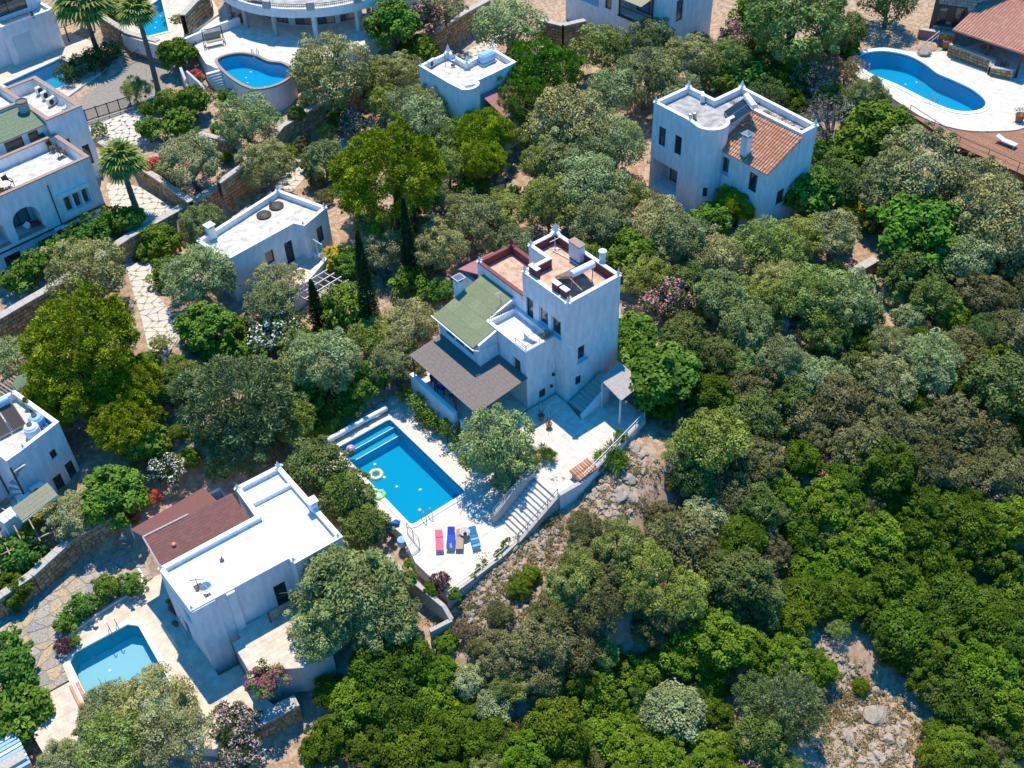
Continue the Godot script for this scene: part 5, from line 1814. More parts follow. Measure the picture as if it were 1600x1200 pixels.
# ------------------------------------------------------------------ white house in the garden, left of centre
func make_white_garden_house():
	var o := thing("garden_house", "low white house with two dark skylights on its cream roof", "house", Vector3(-16.205, 0.000, -15.398), 0.7679)
	var W := func(x: float, z: float) -> Vector2: return world_poly(Vector3(-16.205, 0.000, -15.398), 0.7679, pv([[x, z]]))[0]
	shell(o, pv([[-7.0, -4.8], [1.85, -5.95], [2.95, -0.75], [0.05, 0.0], [-0.3, -0.95], [-6.9, -0.85]]), -1.5, 4.0, 3.55, M.white, M.cream_roof, M.white_cap, [
		[2, 0.9, 1.7, 1.4, 2.9, "d"], [4, 0.5, 1.3, 0.6, 2.7, "door"], [4, 2.4, 3.2, 1.6, 2.8, "d"], [1, 1.4, 2.4, 1.4, 2.8, "w"]], 0.24)
	horn(o, Vector3(1.75, 4.05, -5.8), 0.9, M.white_cap, 0.1)
	horn(o, Vector3(2.8, 4.05, -0.85), 0.8, M.white_cap, 0.1)
	horn(o, Vector3(-6.85, 4.05, -4.65), 0.6, M.white_cap)
	horn(o, Vector3(-6.75, 4.05, -1.0), 0.5, M.white_cap)
	horn(o, Vector3(0.1, 4.05, -0.2), 0.5, M.white_cap)
	chimney(o, Vector3(-5.6, 3.6, -4.85), 0.6, 1.0, M.white, M.white_cap)
	for q in [[0.6, -4.6], [-0.9, -4.3]]:
		var b := MB.new()
		b.lathe([Vector2(0.62, 3.55), Vector2(0.62, 3.7), Vector2(0.56, 3.74)], Vector3(q[0], 0, q[1]), 20)
		var s := part("skylight", b, M.frame_brown, o)
		b = MB.new()
		b.lathe([Vector2(0.57, 3.71), Vector2(0.4, 3.80), Vector2(0.0, 3.84)], Vector3(q[0], 0, q[1]), 20)
		part("pane", b, M.panel_brown, s)
	var b2 := MB.new()
	b2.tube([Vector3(0.3, 3.55, -4.9), Vector3(0.3, 4.3, -4.9)], [0.03, 0.03], 6)
	part("vent_pipe", b2, M.black_metal, o)
	paved("terrace", "small cream terrace beside the low white garden house", Vector3(-16.205, 0.000, -15.398) + Vector3(0, 0.7, 0), 0.7679, [pv([[-5.4, -0.9], [-0.3, -0.9], [0.3, -0.1], [0.4, 1.4], [-5.4, 3.9]])], Vector2(0.6, 0.6), "pinktile", 4, M.concrete, 2.2)
	plain_wall("terrace_wall", "low white wall round the garden house terrace", [W.call(0.42, -0.2), W.call(0.5, 1.5), W.call(-5.4, 4.0)], [1.25, 1.25, 1.25], [-1.5, -1.5, -1.5], 0.26, M.white, M.white_cap)
	var P := func(x: float, y: float, z: float) -> Vector3: return Vector3(-16.205, 0.000, -15.398) + Basis(Vector3.UP, 0.7679) * Vector3(x, y, z)
	var g := thing("glass_screen", "framed glass windscreen on the garden house terrace wall", "screen", P.call(0.45, 1.3, 0.6), 0.7679)
	b2 = MB.new()
	b2.box(Vector3(0, 1.35, 0), Vector3(0.05, 0.05, 1.7))
	b2.box(Vector3(0, 0.05, 0), Vector3(0.05, 0.05, 1.7))
	for s in [-0.85, 0.0, 0.85]:
		b2.box(Vector3(0, 0.7, s), Vector3(0.05, 1.35, 0.05))
	part("frame", b2, M.white_metal, g)
	b2 = MB.new()
	b2.box(Vector3(0, 0.7, 0), Vector3(0.012, 1.25, 1.66))
	part("pane", b2, M.clear_glass, g)
	# open white pergola below the terrace
	var p := thing("pergola", "open white timber pergola in the garden by the cypresses", "pergola", P.call(0, 0, 0), 0.7679)
	for k in 6:
		b2 = MB.new()
		b2.beam(Vector3(-4.1 + 0.66 * k, 1.25, 2.7), Vector3(-3.5 + 0.66 * k, 1.25, 8.0), 0.08, 0.1)
		part("rafter", b2, M.dry_wood, p)
	for k in 7:
		b2 = MB.new()
		b2.beam(Vector3(-4.2 + 0.1 * k, 1.35, 3.0 + 0.78 * k), Vector3(-0.4 + 0.1 * k, 1.35, 2.9 + 0.78 * k), 0.06, 0.08)
		part("batten", b2, M.white_metal, p)
	for q in [[-4.0, 2.9], [-0.7, 2.9], [-3.4, 7.8], [-0.2, 7.8]]:
		b2 = MB.new()
		b2.box(Vector3(q[0], 0.3, q[1]), Vector3(0.12, 2.0, 0.12))
		part("post", b2, M.dry_wood, p)

# ------------------------------------------------------------------ small house with water tanks, left edge
func make_blue_house():
	var o := thing("tank_house", "small pale house with water tanks on its roof, left edge", "house", Vector3(-31.347, 0.000, 3.912), 0.9076)
	var P := func(x: float, y: float, z: float) -> Vector3: return Vector3(-31.347, 0.000, 3.912) + Basis(Vector3.UP, 0.9076) * Vector3(x, y, z)
	shell(o, pv([[0, 0], [0.2, -5.3], [-4.0, -6.2], [-4.3, 0.2], [-3.0, 0.2]]), -4.5, 1.9, 1.35, M.white, M.cream_roof, M.white_cap, [
		[4, 1.5, 2.0, -0.5, 0.25, "b"], [4, 2.1, 2.75, -3.6, -1.6, "b"], [4, 0.9, 1.6, -3.6, -1.9, "b"]], 0.24)
	horn(o, Vector3(-0.1, 1.95, -5.2), 0.5, M.white_cap)
	horn(o, Vector3(-2.9, 1.95, 0.05), 0.5, M.white_cap)
	shell(o, pv([[-4.32, -6.3], [-4.32, -2.6], [-8, -2.6], [-8, -6.3]]), -4.5, 2.3, 1.9, M.white, M.white_roof, M.white_cap)
	solar_heater("solar heater with blue tank on the roof at left edge", P.call(-2.1, 1.36, -3.1), 0.9076 + PI * 0.0 - 0.2, M.panel_brown, M.tank_blue)
	for q in [[-1.5, -1.0, "white ribbed water tank at the roof edge"], [-0.75, -1.5, "second water tank beside the blue sheet on the roof"]]:
		var t := thing("water_tank", q[2], "water tank", P.call(q[0], 1.36, q[1]), 0.9076)
		var b := MB.new()
		var pr := [Vector2(0, 0), Vector2(0.5, 0.0)]
		for k in 6:
			pr.append_array([Vector2(0.52, 0.06 + 0.13 * k), Vector2(0.47, 0.12 + 0.13 * k)])
		pr.append_array([Vector2(0.4, 0.9), Vector2(0.18, 1.0), Vector2(0.16, 1.06), Vector2(0, 1.08)])
		b.lathe(pr, Vector3.ZERO, 20)
		part("tank", b, M.tank_white if q[0] < -1 else M.tank_blue, t)
		b = MB.new()
		b.lathe([Vector2(0.19, 1.03), Vector2(0.19, 1.09), Vector2(0.0, 1.11)], Vector3.ZERO, 14)
		part("lid", b, M.frame_dark, t)
	var t2 := thing("roof_sheet", "crumpled blue plastic sheet in the roof corner", "sheet", P.call(-0.35, 1.4, -0.8), 0.9076)
	var b2 := MB.new()
	var g := []
	for j in 6:
		for i in 6:
			g.append(Vector3(-0.5 + 0.18 * i, 0.15 + rng.randf_range(-0.1, 0.2), -0.6 + 0.22 * j))
	for j in 5:
		for i in 5:
			b2.quad(g[j * 6 + i], g[j * 6 + 6 + i], g[j * 6 + 7 + i], g[j * 6 + i + 1])
	part("sheet", b2, M.towel_blue, t2)
	ac_unit("air conditioner on the rear parapet corner at left edge", P.call(-3.2, 1.4, -5.2), 0.9076 + 0.4)
	ac_unit("white air conditioner on the ledge above the awning", P.call(-4.6, -1.6, 0.9), 0.9076 - 0.1)
	ac_unit("grey-fronted air conditioner at the inner end of the ledge", P.call(-3.5, -1.6, 0.75), 0.9076 - 0.1)
	var lg := MB.new()
	lg.bbox(Vector3(-4.6, -2.4, 0.6), Vector3(4.0, 1.5, 1.0), 0.03)
	part("ledge", lg, M.white, o)
	t2 = thing("awning", "long pale green canvas awning on the tank house", "awning", Vector3(-31.347, 0.000, 3.912), 0.9076)
	lath_roof(t2, [Vector3(-6.1, -0.55, 3.0), Vector3(-3.3, -0.55, 3.1), Vector3(-3.2, 0.0, 2.1), Vector3(-6.0, 0.0, 2.05)], M.awning, M.awning, 0.25, "canvas", 0.04)
	b2 = MB.new()
	b2.box(Vector3(-4.7, -0.66, 3.07), Vector3(2.85, 0.14, 0.03))
	part("valance", b2, M.white_cap, t2)
	for s in [-6.0, -3.4]:
		b2 = MB.new()
		b2.tube([Vector3(s, -0.6, 3.0), Vector3(s, -1.2, 0.3)], [0.025, 0.025], 6)
		part("arm", b2, M.white_metal, t2)
	# spiral stair
	var st := thing("spiral_staircase", "dark spiral staircase with pale treads at the left edge", "staircase", P.call(-4.4, -4.0, 0.55 - 1.2), 0.9076)
	b2 = MB.new()
	b2.tube([Vector3(0, 0, 1.2), Vector3(0, 5.6, 1.2)], [0.07, 0.07], 8)
	part("pole", b2, M.black_metal, st)
	for k in 16:
		b2 = MB.new()
		var a := -0.4 * k - 0.4
		var d := Vector3(cos(a), 0, -sin(a))
		var e := Vector3(cos(a + 0.36), 0, -sin(a + 0.36))
		var c := Vector3(0, 0.34 * k, 1.2)
		b2.tri(c, c + d * 0.95, c + e * 0.95)
		b2.tri(c - Vector3.UP * 0.05, c + e * 0.95 - Vector3.UP * 0.05, c + d * 0.95 - Vector3.UP * 0.05)
		b2.quad(c + d * 0.95 - Vector3.UP * 0.05, c + e * 0.95 - Vector3.UP * 0.05, c + e * 0.95, c + d * 0.95)
		part("tread", b2, M.concrete, st)
	# lattice roof and green tarpaulin behind the house
	t2 = thing("lattice_roof", "brown lattice sunshade behind the tank house", "sunshade", Vector3(-35.967, 0.600, -0.848), 0.9076)
	for k in 10:
		b2 = MB.new()
		b2.box(Vector3(-1.3 + 0.26 * k, 0.6, 0), Vector3(0.12, 0.04, 2.2))
		part("slat", b2, M.wood_pale if k % 2 else M.canopy, t2)
	for k in 4:
		b2 = MB.new()
		b2.box(Vector3(0, 0.55, -0.9 + 0.6 * k), Vector3(2.6, 0.06, 0.08))
		part("bearer", b2, M.canopy, t2)
	for q in [[-1.2, -1.0], [1.2, -1.0], [1.2, 1.0], [-1.2, 1.0]]:
		b2 = MB.new()
		b2.box(Vector3(q[0], -0.6, q[1]), Vector3(0.08, 2.3, 0.08))
		part("post", b2, M.canopy, t2)
	t2 = thing("parasol", "pale green parasol top under the big pine, left edge", "parasol", Vector3(-35.175, -0.400, -1.167), 0.3)
	b2 = MB.new()
	for k in 8:
		var a := TAU * k / 8.0
		var c := TAU * (k + 1) / 8.0
		b2.tri(Vector3(cos(a) * 1.1, 1.75, -sin(a) * 1.1), Vector3(cos(c) * 1.1, 1.75, -sin(c) * 1.1), Vector3(0, 2.2, 0))
	part("canopy", b2, M.green_roof, t2)
	b2 = MB.new()
	b2.tube([Vector3(0, -1.5, 0), Vector3(0, 2.3, 0)], [0.03, 0.03], 6)
	part("pole", b2, M.wood_pale, t2)
	# vine pergola
	var pg := thing("vine_pergola", "bare timber pergola overgrown by yellow vines at the left edge", "pergola", Vector3(-33.838, -3.200, 9.779), 0.55)
	for k in 5:
		b2 = MB.new()
		b2.beam(Vector3(-2.2 + 1.0 * k, 1.0, -1.8), Vector3(-2.0 + 1.0 * k, 0.95, 2.0), 0.08, 0.1)
		part("rafter", b2, M.wood_pale, pg)
	for z in [-1.5, 1.6]:
		b2 = MB.new()
		b2.beam(Vector3(-2.5, 0.9, z), Vector3(2.3, 0.9, z), 0.1, 0.1)
		part("beam", b2, M.wood_pale, pg)
		for x in [-2.2, 2.1]:
			b2 = MB.new()
			b2.box(Vector3(x, -0.4, z), Vector3(0.12, 2.6, 0.12))
			part("post", b2, M.wood_pale, pg)
	# pale crates and stones by the pergola
	t2 = thing("plastic_chair", "white plastic chair under the vine pergola", "chair", Vector3(-34.875, -3.600, 9.844), 0.8)
	armchair_parts(t2, M.white_cap)
	t2 = thing("plastic_chair", "second white plastic chair at the left edge by vines", "chair", Vector3(-35.330, -3.600, 9.929), 1.6)
	armchair_parts(t2, M.white_cap)

func spline(pts: PackedVector2Array, n := 5) -> PackedVector2Array:
	var out := PackedVector2Array()
	var k := pts.size()
	for i in k:
		for j in n:
			out.append(pts[i].cubic_interpolate(pts[(i + 1) % k], pts[(i + k - 1) % k], pts[(i + 2) % k], float(j) / n))
	return out

# ------------------------------------------------------------------ houses at the top of the picture
func make_far_houses():
	var b: MB
	# --- blue-shaded house with tiled wing, upper right
	var o := thing("tiled_wing_house", "white house with round corner tower and terracotta wing, upper right", "house", Vector3(12.963, 0.000, -24.677), 0.6458)
	var P := func(x: float, y: float, z: float) -> Vector3: return Vector3(12.963, 0.000, -24.677) + Basis(Vector3.UP, 0.6458) * Vector3(x, y, z)
	var poly := pv([[0, 0], [4.1, 0], [4.1, 3.05], [7.4, 3.05], [7.05, 11.55], [5.14, 11.55], [5.14, 6.21]])
	for k in 9:
		var a := deg_to_rad(lerpf(35.0, 180.0, k / 8.0))
		poly.append(Vector2(1.25 + 1.5 * cos(a), 5.35 + 1.5 * sin(a)))
	poly.append(Vector2(0, 4.2))
	shell(o, poly, -1.0, 8.6, 8.1, M.white, M.grey_roof, M.white_cap, [
		[16, 0.7, 1.5, 5.0, 6.75, "d"], [16, 2.6, 3.4, 5.0, 6.75, "d"], [16, 0.9, 3.9, 0.6, 3.4, "deep"], [12, 0.05, 0.42, 2.3, 3.2, "d"]], 0.25)
	for q in [[0.12, 0.12, 0.8], [3.98, 0.12, 1.0], [7.3, 3.17, 1.0], [0.1, 4.1, 0.6], [6.95, 11.4, 0.9]]:
		horn(o, Vector3(q[0], 8.65, q[1]), q[2], M.white_cap)
	shell(o, rect(1.55, 6.3, 5.12, 11.5), -1.5, 6.6, 6.5, M.white, null, null, [
		[3, 4.0, 4.8, 4.4, 5.9, "sill"], [3, 0.9, 1.75, 4.1, 5.8, "d"], [2, 1.0, 1.9, 2.6, 4.0, "d"]])
	b = MB.new()
	for z in [6.3, 11.5]:
		var d := Vector3(0, 0, 0.22 if z < 7 else -0.22)
		var t := [Vector3(1.55, 6.6, z), Vector3(5.12, 6.6, z), Vector3(5.12, 8.3, z)]
		var ct := Vector3(3.8, 7.1, z) + d * 0.5
		b.out_tri(ct, t[0], t[1], t[2])
		b.out_tri(ct, t[0] + d, t[1] + d, t[2] + d)
	part("gable", b, M.white, o)
	tile_roof(o, Vector3(1.3, 6.5, 6.2), Vector3(1.3, 6.5, 11.75), Vector3(5.13, 8.4, 6.2), M.terracotta, 0.26, "tiled_roof")
	chimney(o, Vector3(1.95, 6.4, 8.7), 0.66, 2.0, M.white, M.metal)
	solar_heater("solar heater with white tank on the grey roof, upper right", Vector3(19.546, 8.150, -22.125), -1.4, M.panel_glass, M.tank_white)
	var lt := []
	var lr := []
	for k in 46:
		lt.append(Vector3(5.4 + rng.randf() * 1.6, 8.12, 3.6 + rng.randf() * 7.4))
		lr.append(rng.randf_range(0.15, 0.5))
	stuff(mi("dry_leaves", leaves_mesh(lt, lr, 30, 0.12, 0.07, Color(0.20, 0.11, 0.06), Color(0.36, 0.22, 0.13), 0.8, 0.08), M.leaf_dull, o))
	ac_unit("grey air conditioner on the grey roof, upper right", Vector3(17.157, 8.120, -25.410), 0.6458 + 0.9)
	var t2 := thing("roof_vent", "paired steel vents at the edge of the grey roof", "vent", Vector3(15.901, 8.120, -22.497), 0.3)
	b = MB.new()
	for s in [-0.2, 0.2]:
		b.lathe([Vector2(0.16, 0), Vector2(0.16, 0.45), Vector2(0.2, 0.48), Vector2(0.2, 0.55), Vector2(0, 0.6)], Vector3(s, 0, 0), 12)
	part("vent", b, M.metal, t2)
	# --- white roofed house, top centre
	o = thing("rounded_house", "white house with rounded corner and blue roof tank, top centre", "house", Vector3(-7.314, 0.000, -36.329), 0.6981)
	poly = pv([[0, 0], [3.6, -0.15], [3.5, 2.7], [7.1, 2.3], [6.8, 5.9], [3.8, 6.1], [1.3, 6.15]])
	for k in 7:
		var a := PI * k / 6.0
		poly.append(Vector2(0.85 + 1.1 * cos(a * 0.75 + 0.35), 6.0 + 1.0 * sin(a * 0.75 + 0.35)))
	poly.append(Vector2(-0.2, 4.6))
	shell(o, poly, -0.5, 7.0, 6.5, M.white, M.cream_roof, M.white_cap, [], 0.24)
	for q in [[0.12, 0.12, 0.5], [3.5, 0.0, 1.3], [7.0, 2.45, 0.6], [3.5, 2.75, 1.1]]:
		horn(o, Vector3(q[0], 7.05, q[1]), q[2], M.white_cap)
	lath_roof(o, [Vector3(2.3, 4.4, 9.3), Vector3(6.6, 4.4, 9.0), Vector3(6.6, 5.6, 6.1), Vector3(2.1, 5.6, 6.3)], M.pink_roof, M.pink_roof, 0.5, "pink_roof")
	shell(o, pv([[2.5, 6.2], [6.5, 6.0], [6.5, 8.7], [2.5, 8.9]]), -0.5, 4.35, 4.3, M.white, null, null)
	ac_unit("air conditioner on the roof at top centre", Vector3(-6.181, 6.520, -37.050), 0.6981 + 0.2)
	t2 = thing("roof_tank", "blue boxed water tank on the roof at top centre", "water tank", Vector3(-1.016, 6.520, -37.466), 0.6981)
	b = MB.new()
	b.bbox(Vector3(0, 0.55, 0), Vector3(1.7, 0.9, 0.95), 0.2)
	part("tank", b, M.tank_blue, t2)
	b = MB.new()
	b.bbox(Vector3(0, 0.08, 0), Vector3(1.8, 0.16, 1.05), 0.03)
	part("plinth", b, M.ac_white, t2)
	for q in [["thin antenna pole on the roof at top centre", 0], ["short pole with dish on the roof at top centre", 1]]:
		t2 = thing("antenna", q[0], "antenna", (Vector3(-4.929, 6.520, -37.576) if q[1] == 0 else Vector3(-4.202, 6.520, -37.121)), 0.0)
		if q[1]:
			dish_parts(t2, 0.3)
		else:
			b = MB.new()
			b.tube([Vector3(0, 0, 0), Vector3(0, 1.6, 0)], [0.03, 0.02], 6)
			b.beam(Vector3(-0.3, 1.4, 0), Vector3(0.3, 1.4, 0), 0.03, 0.03)
			part("mast", b, M.black_metal, t2)
	# --- balcony house, top right of centre
	o = thing("balcony_house", "tall white house with deep shaded balcony at the top edge", "house", Vector3(16.600, 0.000, -44.900), 0.6981)
	shell(o, rect(0, -14, 7.4, 0), 0.0, 10.6, 10.0, M.white, M.cream_roof, M.white_cap, [
		[3, 1.5, 6.0, 5.2, 8.0, "deep"], [3, 9.0, 12.3, 4.9, 7.4, "deep"], [3, 4.2, 5.2, 1.9, 3.6, "d"], [3, 2.6, 3.5, 1.9, 3.0, "d"], [3, 7.2, 8.1, 5.2, 7.2, "d"],
		[2, 4.6, 5.6, 5.6, 7.8, "d"], [2, 4.9, 5.8, 1.7, 3.3, "d"], [2, 2.0, 3.3, 1.4, 3.6, "b"]], 0.25)
	b = MB.new()
	b.bbox(Vector3(-0.12, 5.15, -3.75), Vector3(0.35, 0.14, 4.7), 0.03)
	for z in [-1.5, -6.0]:
		b.box(Vector3(-0.05, 6.6, z), Vector3(0.14, 2.9, 0.14))
	b.box(Vector3(-0.05, 6.1, -3.75), Vector3(0.05, 0.06, 4.5))
	part("balcony_frame", b, M.frame_dark, o)
	b = MB.new()
	b.bbox(Vector3(-0.9, 8.2, -3.7), Vector3(2.2, 0.06, 4.8), 0.02, Basis(Vector3.BACK, 0.2))
	part("balcony_awning", b, M.awning, o)
	# --- house and car port, top left corner
	o = thing("corner_house", "white house with dark balcony in the top left corner", "house", Vector3(-49.308, 0.000, -47.241), 0.7679)
	shell(o, rect(0, -9, 5.6, 0), 2.0, 7.6, 7.3, M.white, M.cream_roof, M.white_cap, [
		[2, 3.0, 5.0, 3.55, 6.4, "shutter"]], 0.25)
	shell(o, rect(-3, -9.5, 5.6, -2.4), 7.0, 11.6, 11.2, M.white, M.white_roof, M.white_cap, [[2, 1.5, 5.5, 7.6, 10.0, "b"]], 0.25)
	shell(o, rect(-7, -6, -0.02, -0.7), 2.0, 7.0, 6.6, M.white, M.white_roof, M.white_cap)
	b = MB.new()
	b.bbox(Vector3(2.0, 8.1, -0.1), Vector3(3.3, 0.1, 0.1), 0.02)
	b.bbox(Vector3(2.0, 7.7, -0.1), Vector3(3.3, 0.06, 0.06), 0.02)
	b.bbox(Vector3(3.4, 7.75, -0.1), Vector3(0.2, 0.85, 0.2), 0.03)
	part("balcony_rail", b, M.wood, o)
	lath_roof(o, [Vector3(5.9, 5.3, -0.6), Vector3(9.8, 5.3, -0.6), Vector3(9.8, 5.7, -3.6), Vector3(5.9, 5.7, -3.6)], M.canopy, M.wood_pale, 0.3, "carport_roof")
	for q in [[6.5, -0.8], [9.6, -0.8], [9.6, -3.4]]:
		b = MB.new()
		b.box(Vector3(q[0], 4.3, q[1]), Vector3(0.12, 2.2, 0.12))
		part("carport_post", b, M.frame_brown, o)
	var tp := pv([Vector2(-49.449, -43.291), Vector2(-45.073, -48.541), Vector2(-41.184, -44.958), Vector2(-45.592, -39.312)])
	var pl := pool("rectangular turquoise pool in the top left corner", Vector3(0, 3.5, 0), 0.0, tp, 1.3, M.pool_tile_bright, M.coping)
	var dk := pv([Vector2(-53.763, -43.953), Vector2(-51.504, -49.008), Vector2(-48.713, -51.958), Vector2(-45.728, -54.705), Vector2(-39.705, -49.617), Vector2(-39.737, -45.649), Vector2(-43.783, -36.063), Vector2(-49.210, -35.933)])
	paved("pool_deck", "", Vector3(0, 3.5, 0), 0.0, without(dk, offset(tp, 0.31)), Vector2(1.0, 1.0), "pinktile", 4, M.coping, 1.5)
	# blue pool beyond the clipped bushes
	var bp := pv([Vector2(-35.978, -48.389), Vector2(-37.756, -54.345), Vector2(-36.158, -58.061), Vector2(-33.625, -49.632)])
	pool("narrow deep blue pool at the top edge behind clipped bushes", Vector3(0, 5.4, 0), 0.0, bp, 1.2, M.pool_tile, M.coping)
	var bd := pv([Vector2(-38.410, -49.175), Vector2(-41.246, -61.355), Vector2(-31.852, -60.361), Vector2(-28.957, -53.537), Vector2(-32.995, -45.770)])
	paved("pool_deck", "", Vector3(0, 5.4, 0), 0.0, without(bd, offset(bp, 0.31)), Vector2(1.1, 1.1), "pinktile", 4, M.coping, 1.6)
	make_curved_house()

func make_curved_house():
	var b: MB
	var c := Vector2(-18.6, -57.4)
	var o := thing("curved_house", "house with a curved white balcony above a raised pool, top", "house", Vector3(c.x, 0, c.y), 0.0)
	# slab with low curved parapet
	var arc := PackedVector2Array()
	var arc_in := PackedVector2Array()
	for k in 25:
		var a := deg_to_rad(lerpf(32.0, 190.0, k / 24.0))
		arc.append(Vector2(11.0 * cos(a), 11.0 * sin(a)))
		arc_in.append(Vector2(10.7 * cos(a), 10.7 * sin(a)))
	b = MB.new()
	b.prism(arc, 7.6, 8.2)
	part("balcony_slab", b, M.white, o)
	b = MB.new()
	b.ring(arc, arc_in, 8.2, 8.5)
	part("balcony_parapet", b, M.white, o)
	b = MB.new()
	b.flat(offset(arc, -0.3), 8.21)
	part("balcony_floor", b, M.grey_roof, o)
	b = MB.new()
	for y in [8.95, 8.75]:
		for k in 24:
			b.tube([Vector3(arc[k].x * 0.99, y, arc[k].y * 0.99), Vector3(arc[k + 1].x * 0.99, y, arc[k + 1].y * 0.99)], [0.03, 0.03], 5)
	for k in 150:
		var a := deg_to_rad(lerpf(32.0, 190.0, k / 149.0))
		b.box(Vector3(10.88 * cos(a), 8.72, 10.88 * sin(a)), Vector3(0.025, 0.5, 0.025))
	stuff(part("balcony_railing", b, M.black_metal, o))
	for a in [63, 88, 112, 135, 160]:
		b = MB.new()
		var q := Vector3(10.85 * cos(deg_to_rad(a)), 0, 10.85 * sin(deg_to_rad(a)))
		b.bbox(q + Vector3(0, 8.75, 0), Vector3(0.8, 0.8, 0.4), 0.03, Basis(Vector3.UP, PI / 2 - deg_to_rad(a)))
		part("balcony_pier", b, M.concrete, o)
		b = MB.new()
		b.lathe([Vector2(0.30, 5.2), Vector2(0.26, 5.4), Vector2(0.24, 7.4), Vector2(0.32, 7.6)], q * 0.93, 14)
		part("column", b, M.white if a < 100 else M.concrete, o)
	var wall := PackedVector2Array()
	for k in 11:
		var a := deg_to_rad(lerpf(0.0, 180.0, k / 10.0))
		wall.append(Vector2(7.6 * cos(a), 7.6 * sin(a)))
	shell(o, wall, 2.0, 7.62, 7.5, M.white, null, null, [[2, 0.5, 2.0, 5.25, 7.3, "d"], [3, 0.3, 2.1, 5.25, 7.3, "d"], [4, 0.3, 2.1, 5.25, 7.3, "d"], [5, 0.3, 2.1, 5.25, 7.3, "d"], [6, 0.5, 2.0, 5.25, 7.3, "d"], [7, 0.3, 2.0, 5.25, 7.3, "d"]])
	# white drum and side wall on the right
	b = MB.new()
	b.lathe([Vector2(3.0, 1.5), Vector2(3.0, 10.0), Vector2(0.0, 10.05)], Vector3(8.6, 0, 0.2), 28)
	part("drum", b, M.white, o)
	var u := thing("sun_lounger", "lounger on the curved balcony at the top edge", "sun lounger", Vector3(-24.099, 8.250, -49.371), 1.2)
	lounger_parts(u, M.frame_dark, M.white_cap)
	# raised kidney pool and terrace in front
	var kp := spline(pv([[-27.4, -42.4], [-27.2, -43.7], [-25.6, -44.3], [-23.9, -43.6], [-22.5, -42.3], [-21.0, -41.7], [-19.9, -40.0], [-20.7, -37.8], [-22.9, -36.9], [-25.2, -38.9]]), 5)
	var pl := pool("raised kidney-shaped pool with white curved wall, top left of centre", Vector3(0, 5.2, 0), 0.0, kp, 1.3, M.pool_tile_bright, M.tan_cap, "", 0.05, 0.27)
	b = MB.new()
	b.sides(offset(kp, 0.23), -4.5, -0.1)
	part("outer_wall", b, M.white, pl)
	var dk := pv([[-31.5, -48.8], [-28.6, -42.4], [-27.5, -41.4], [-24, -40.6], [-20.5, -40.4], [-14.5, -43.5], [-11.5, -47.5], [-11, -56], [-29, -56]])
	paved("terrace", "grey-white terrace between the curved house and raised pool", Vector3(0, 5.2, 0), 0.0, without(dk, offset(kp, 0.26)), Vector2(0.9, 0.9), "marble", 4, M.white, 4.0)
	ladder("steel ladder at the raised kidney pool", Vector3(-23.826, 5.250, -43.393), 0.5)
	plain_wall("garden_wall", "low white wall behind the garden swing seat", [Vector2(-31.310, -46.239), Vector2(-28.579, -49.158), Vector2(-26.456, -50.739)], [6.0, 6.0, 6.0], [3.0, 3.0, 3.0], 0.25, M.white, M.white_cap)
	plain_wall("garden_wall", "sloping white wall beside the steps of the raised pool", [Vector2(-30.127, -40.662), Vector2(-29.011, -40.217), Vector2(-27.934, -39.185)], [5.4, 4.3, 3.1], [1.0, 1.0, 1.0], 0.25, M.white, null)
	plain_wall("garden_wall", "white stub wall in the garden below the raised pool", [Vector2(-31.132, -42.279), Vector2(-30.259, -40.562)], [5.0, 3.4], [1.0, 1.0], 0.25, M.white, null)
	var st := thing("garden_stairs", "curving pale steps beside the raised kidney pool", "stairs", Vector3.ZERO, 0.0)
	for k in 10:
		b = MB.new()
		var p: Vector3 = (Vector3(-27.592, 5.100, -40.819)).lerp(Vector3(-26.407, 3.100, -40.123), k / 9.0)
		b.bbox(p - Vector3(0, 0.4, 0), Vector3(1.5, 0.8, 0.42), 0.03, Basis(Vector3.UP, 0.5 - 0.05 * k))
		part("step", b, M.coping, st)
	# garden swing seat
	var s := thing("garden_swing", "beige cushioned garden swing seat on the curved terrace", "swing seat", Vector3(-28.392, 5.220, -46.408), 0.42)
	b = MB.new()
	for x in [-1.0, 1.0]:
		b.beam(Vector3(x, 0, 0.55), Vector3(x * 0.95, 1.75, 0), 0.06, 0.06)
		b.beam(Vector3(x, 0, -0.55), Vector3(x * 0.95, 1.75, 0), 0.06, 0.06)
		b.beam(Vector3(x, 0.05, -0.6), Vector3(x, 0.05, 0.6), 0.06, 0.05)
	b.beam(Vector3(-1.0, 1.75, 0), Vector3(1.0, 1.75, 0), 0.06, 0.06)
	part("frame", b, M.black_metal, s)
	b = MB.new()
	b.bbox(Vector3(0, 0.5, 0.1), Vector3(1.6, 0.14, 0.6), 0.05)
	part("seat", b, M.tan_cloth, s)
	b = MB.new()
	b.bbox(Vector3(0, 0.9, -0.22), Vector3(1.6, 0.75, 0.14), 0.05, Basis(Vector3.RIGHT, -0.25))
	part("backrest", b, M.tan_cloth, s)
	# gate in the lane
	var gt := thing("driveway_gate", "dark barred sliding gate across the upper left lane", "gate", Vector3.ZERO, 0.0)
	var g0: Vector3 = Vector3(-38.917, 3.400, -35.216)
	var g1: Vector3 = Vector3(-35.279, 3.400, -37.578)
	b = MB.new()
	for y in [0.12, 1.15]:
		b.beam(g0 + Vector3.UP * y, g1 + Vector3.UP * y, 0.06, 0.08)
	part("frame", b, M.black_metal, gt)
	for k in 5:
		b = MB.new()
		b.box(g0.lerp(g1, k / 4.0) + Vector3.UP * 0.65, Vector3(0.1, 1.2, 0.1))
		part("post", b, M.black_metal, gt)
	b = MB.new()
	for k in 44:
		b.box(g0.lerp(g1, (k + 0.5) / 44.0) + Vector3.UP * 0.63, Vector3(0.022, 1.02, 0.022))
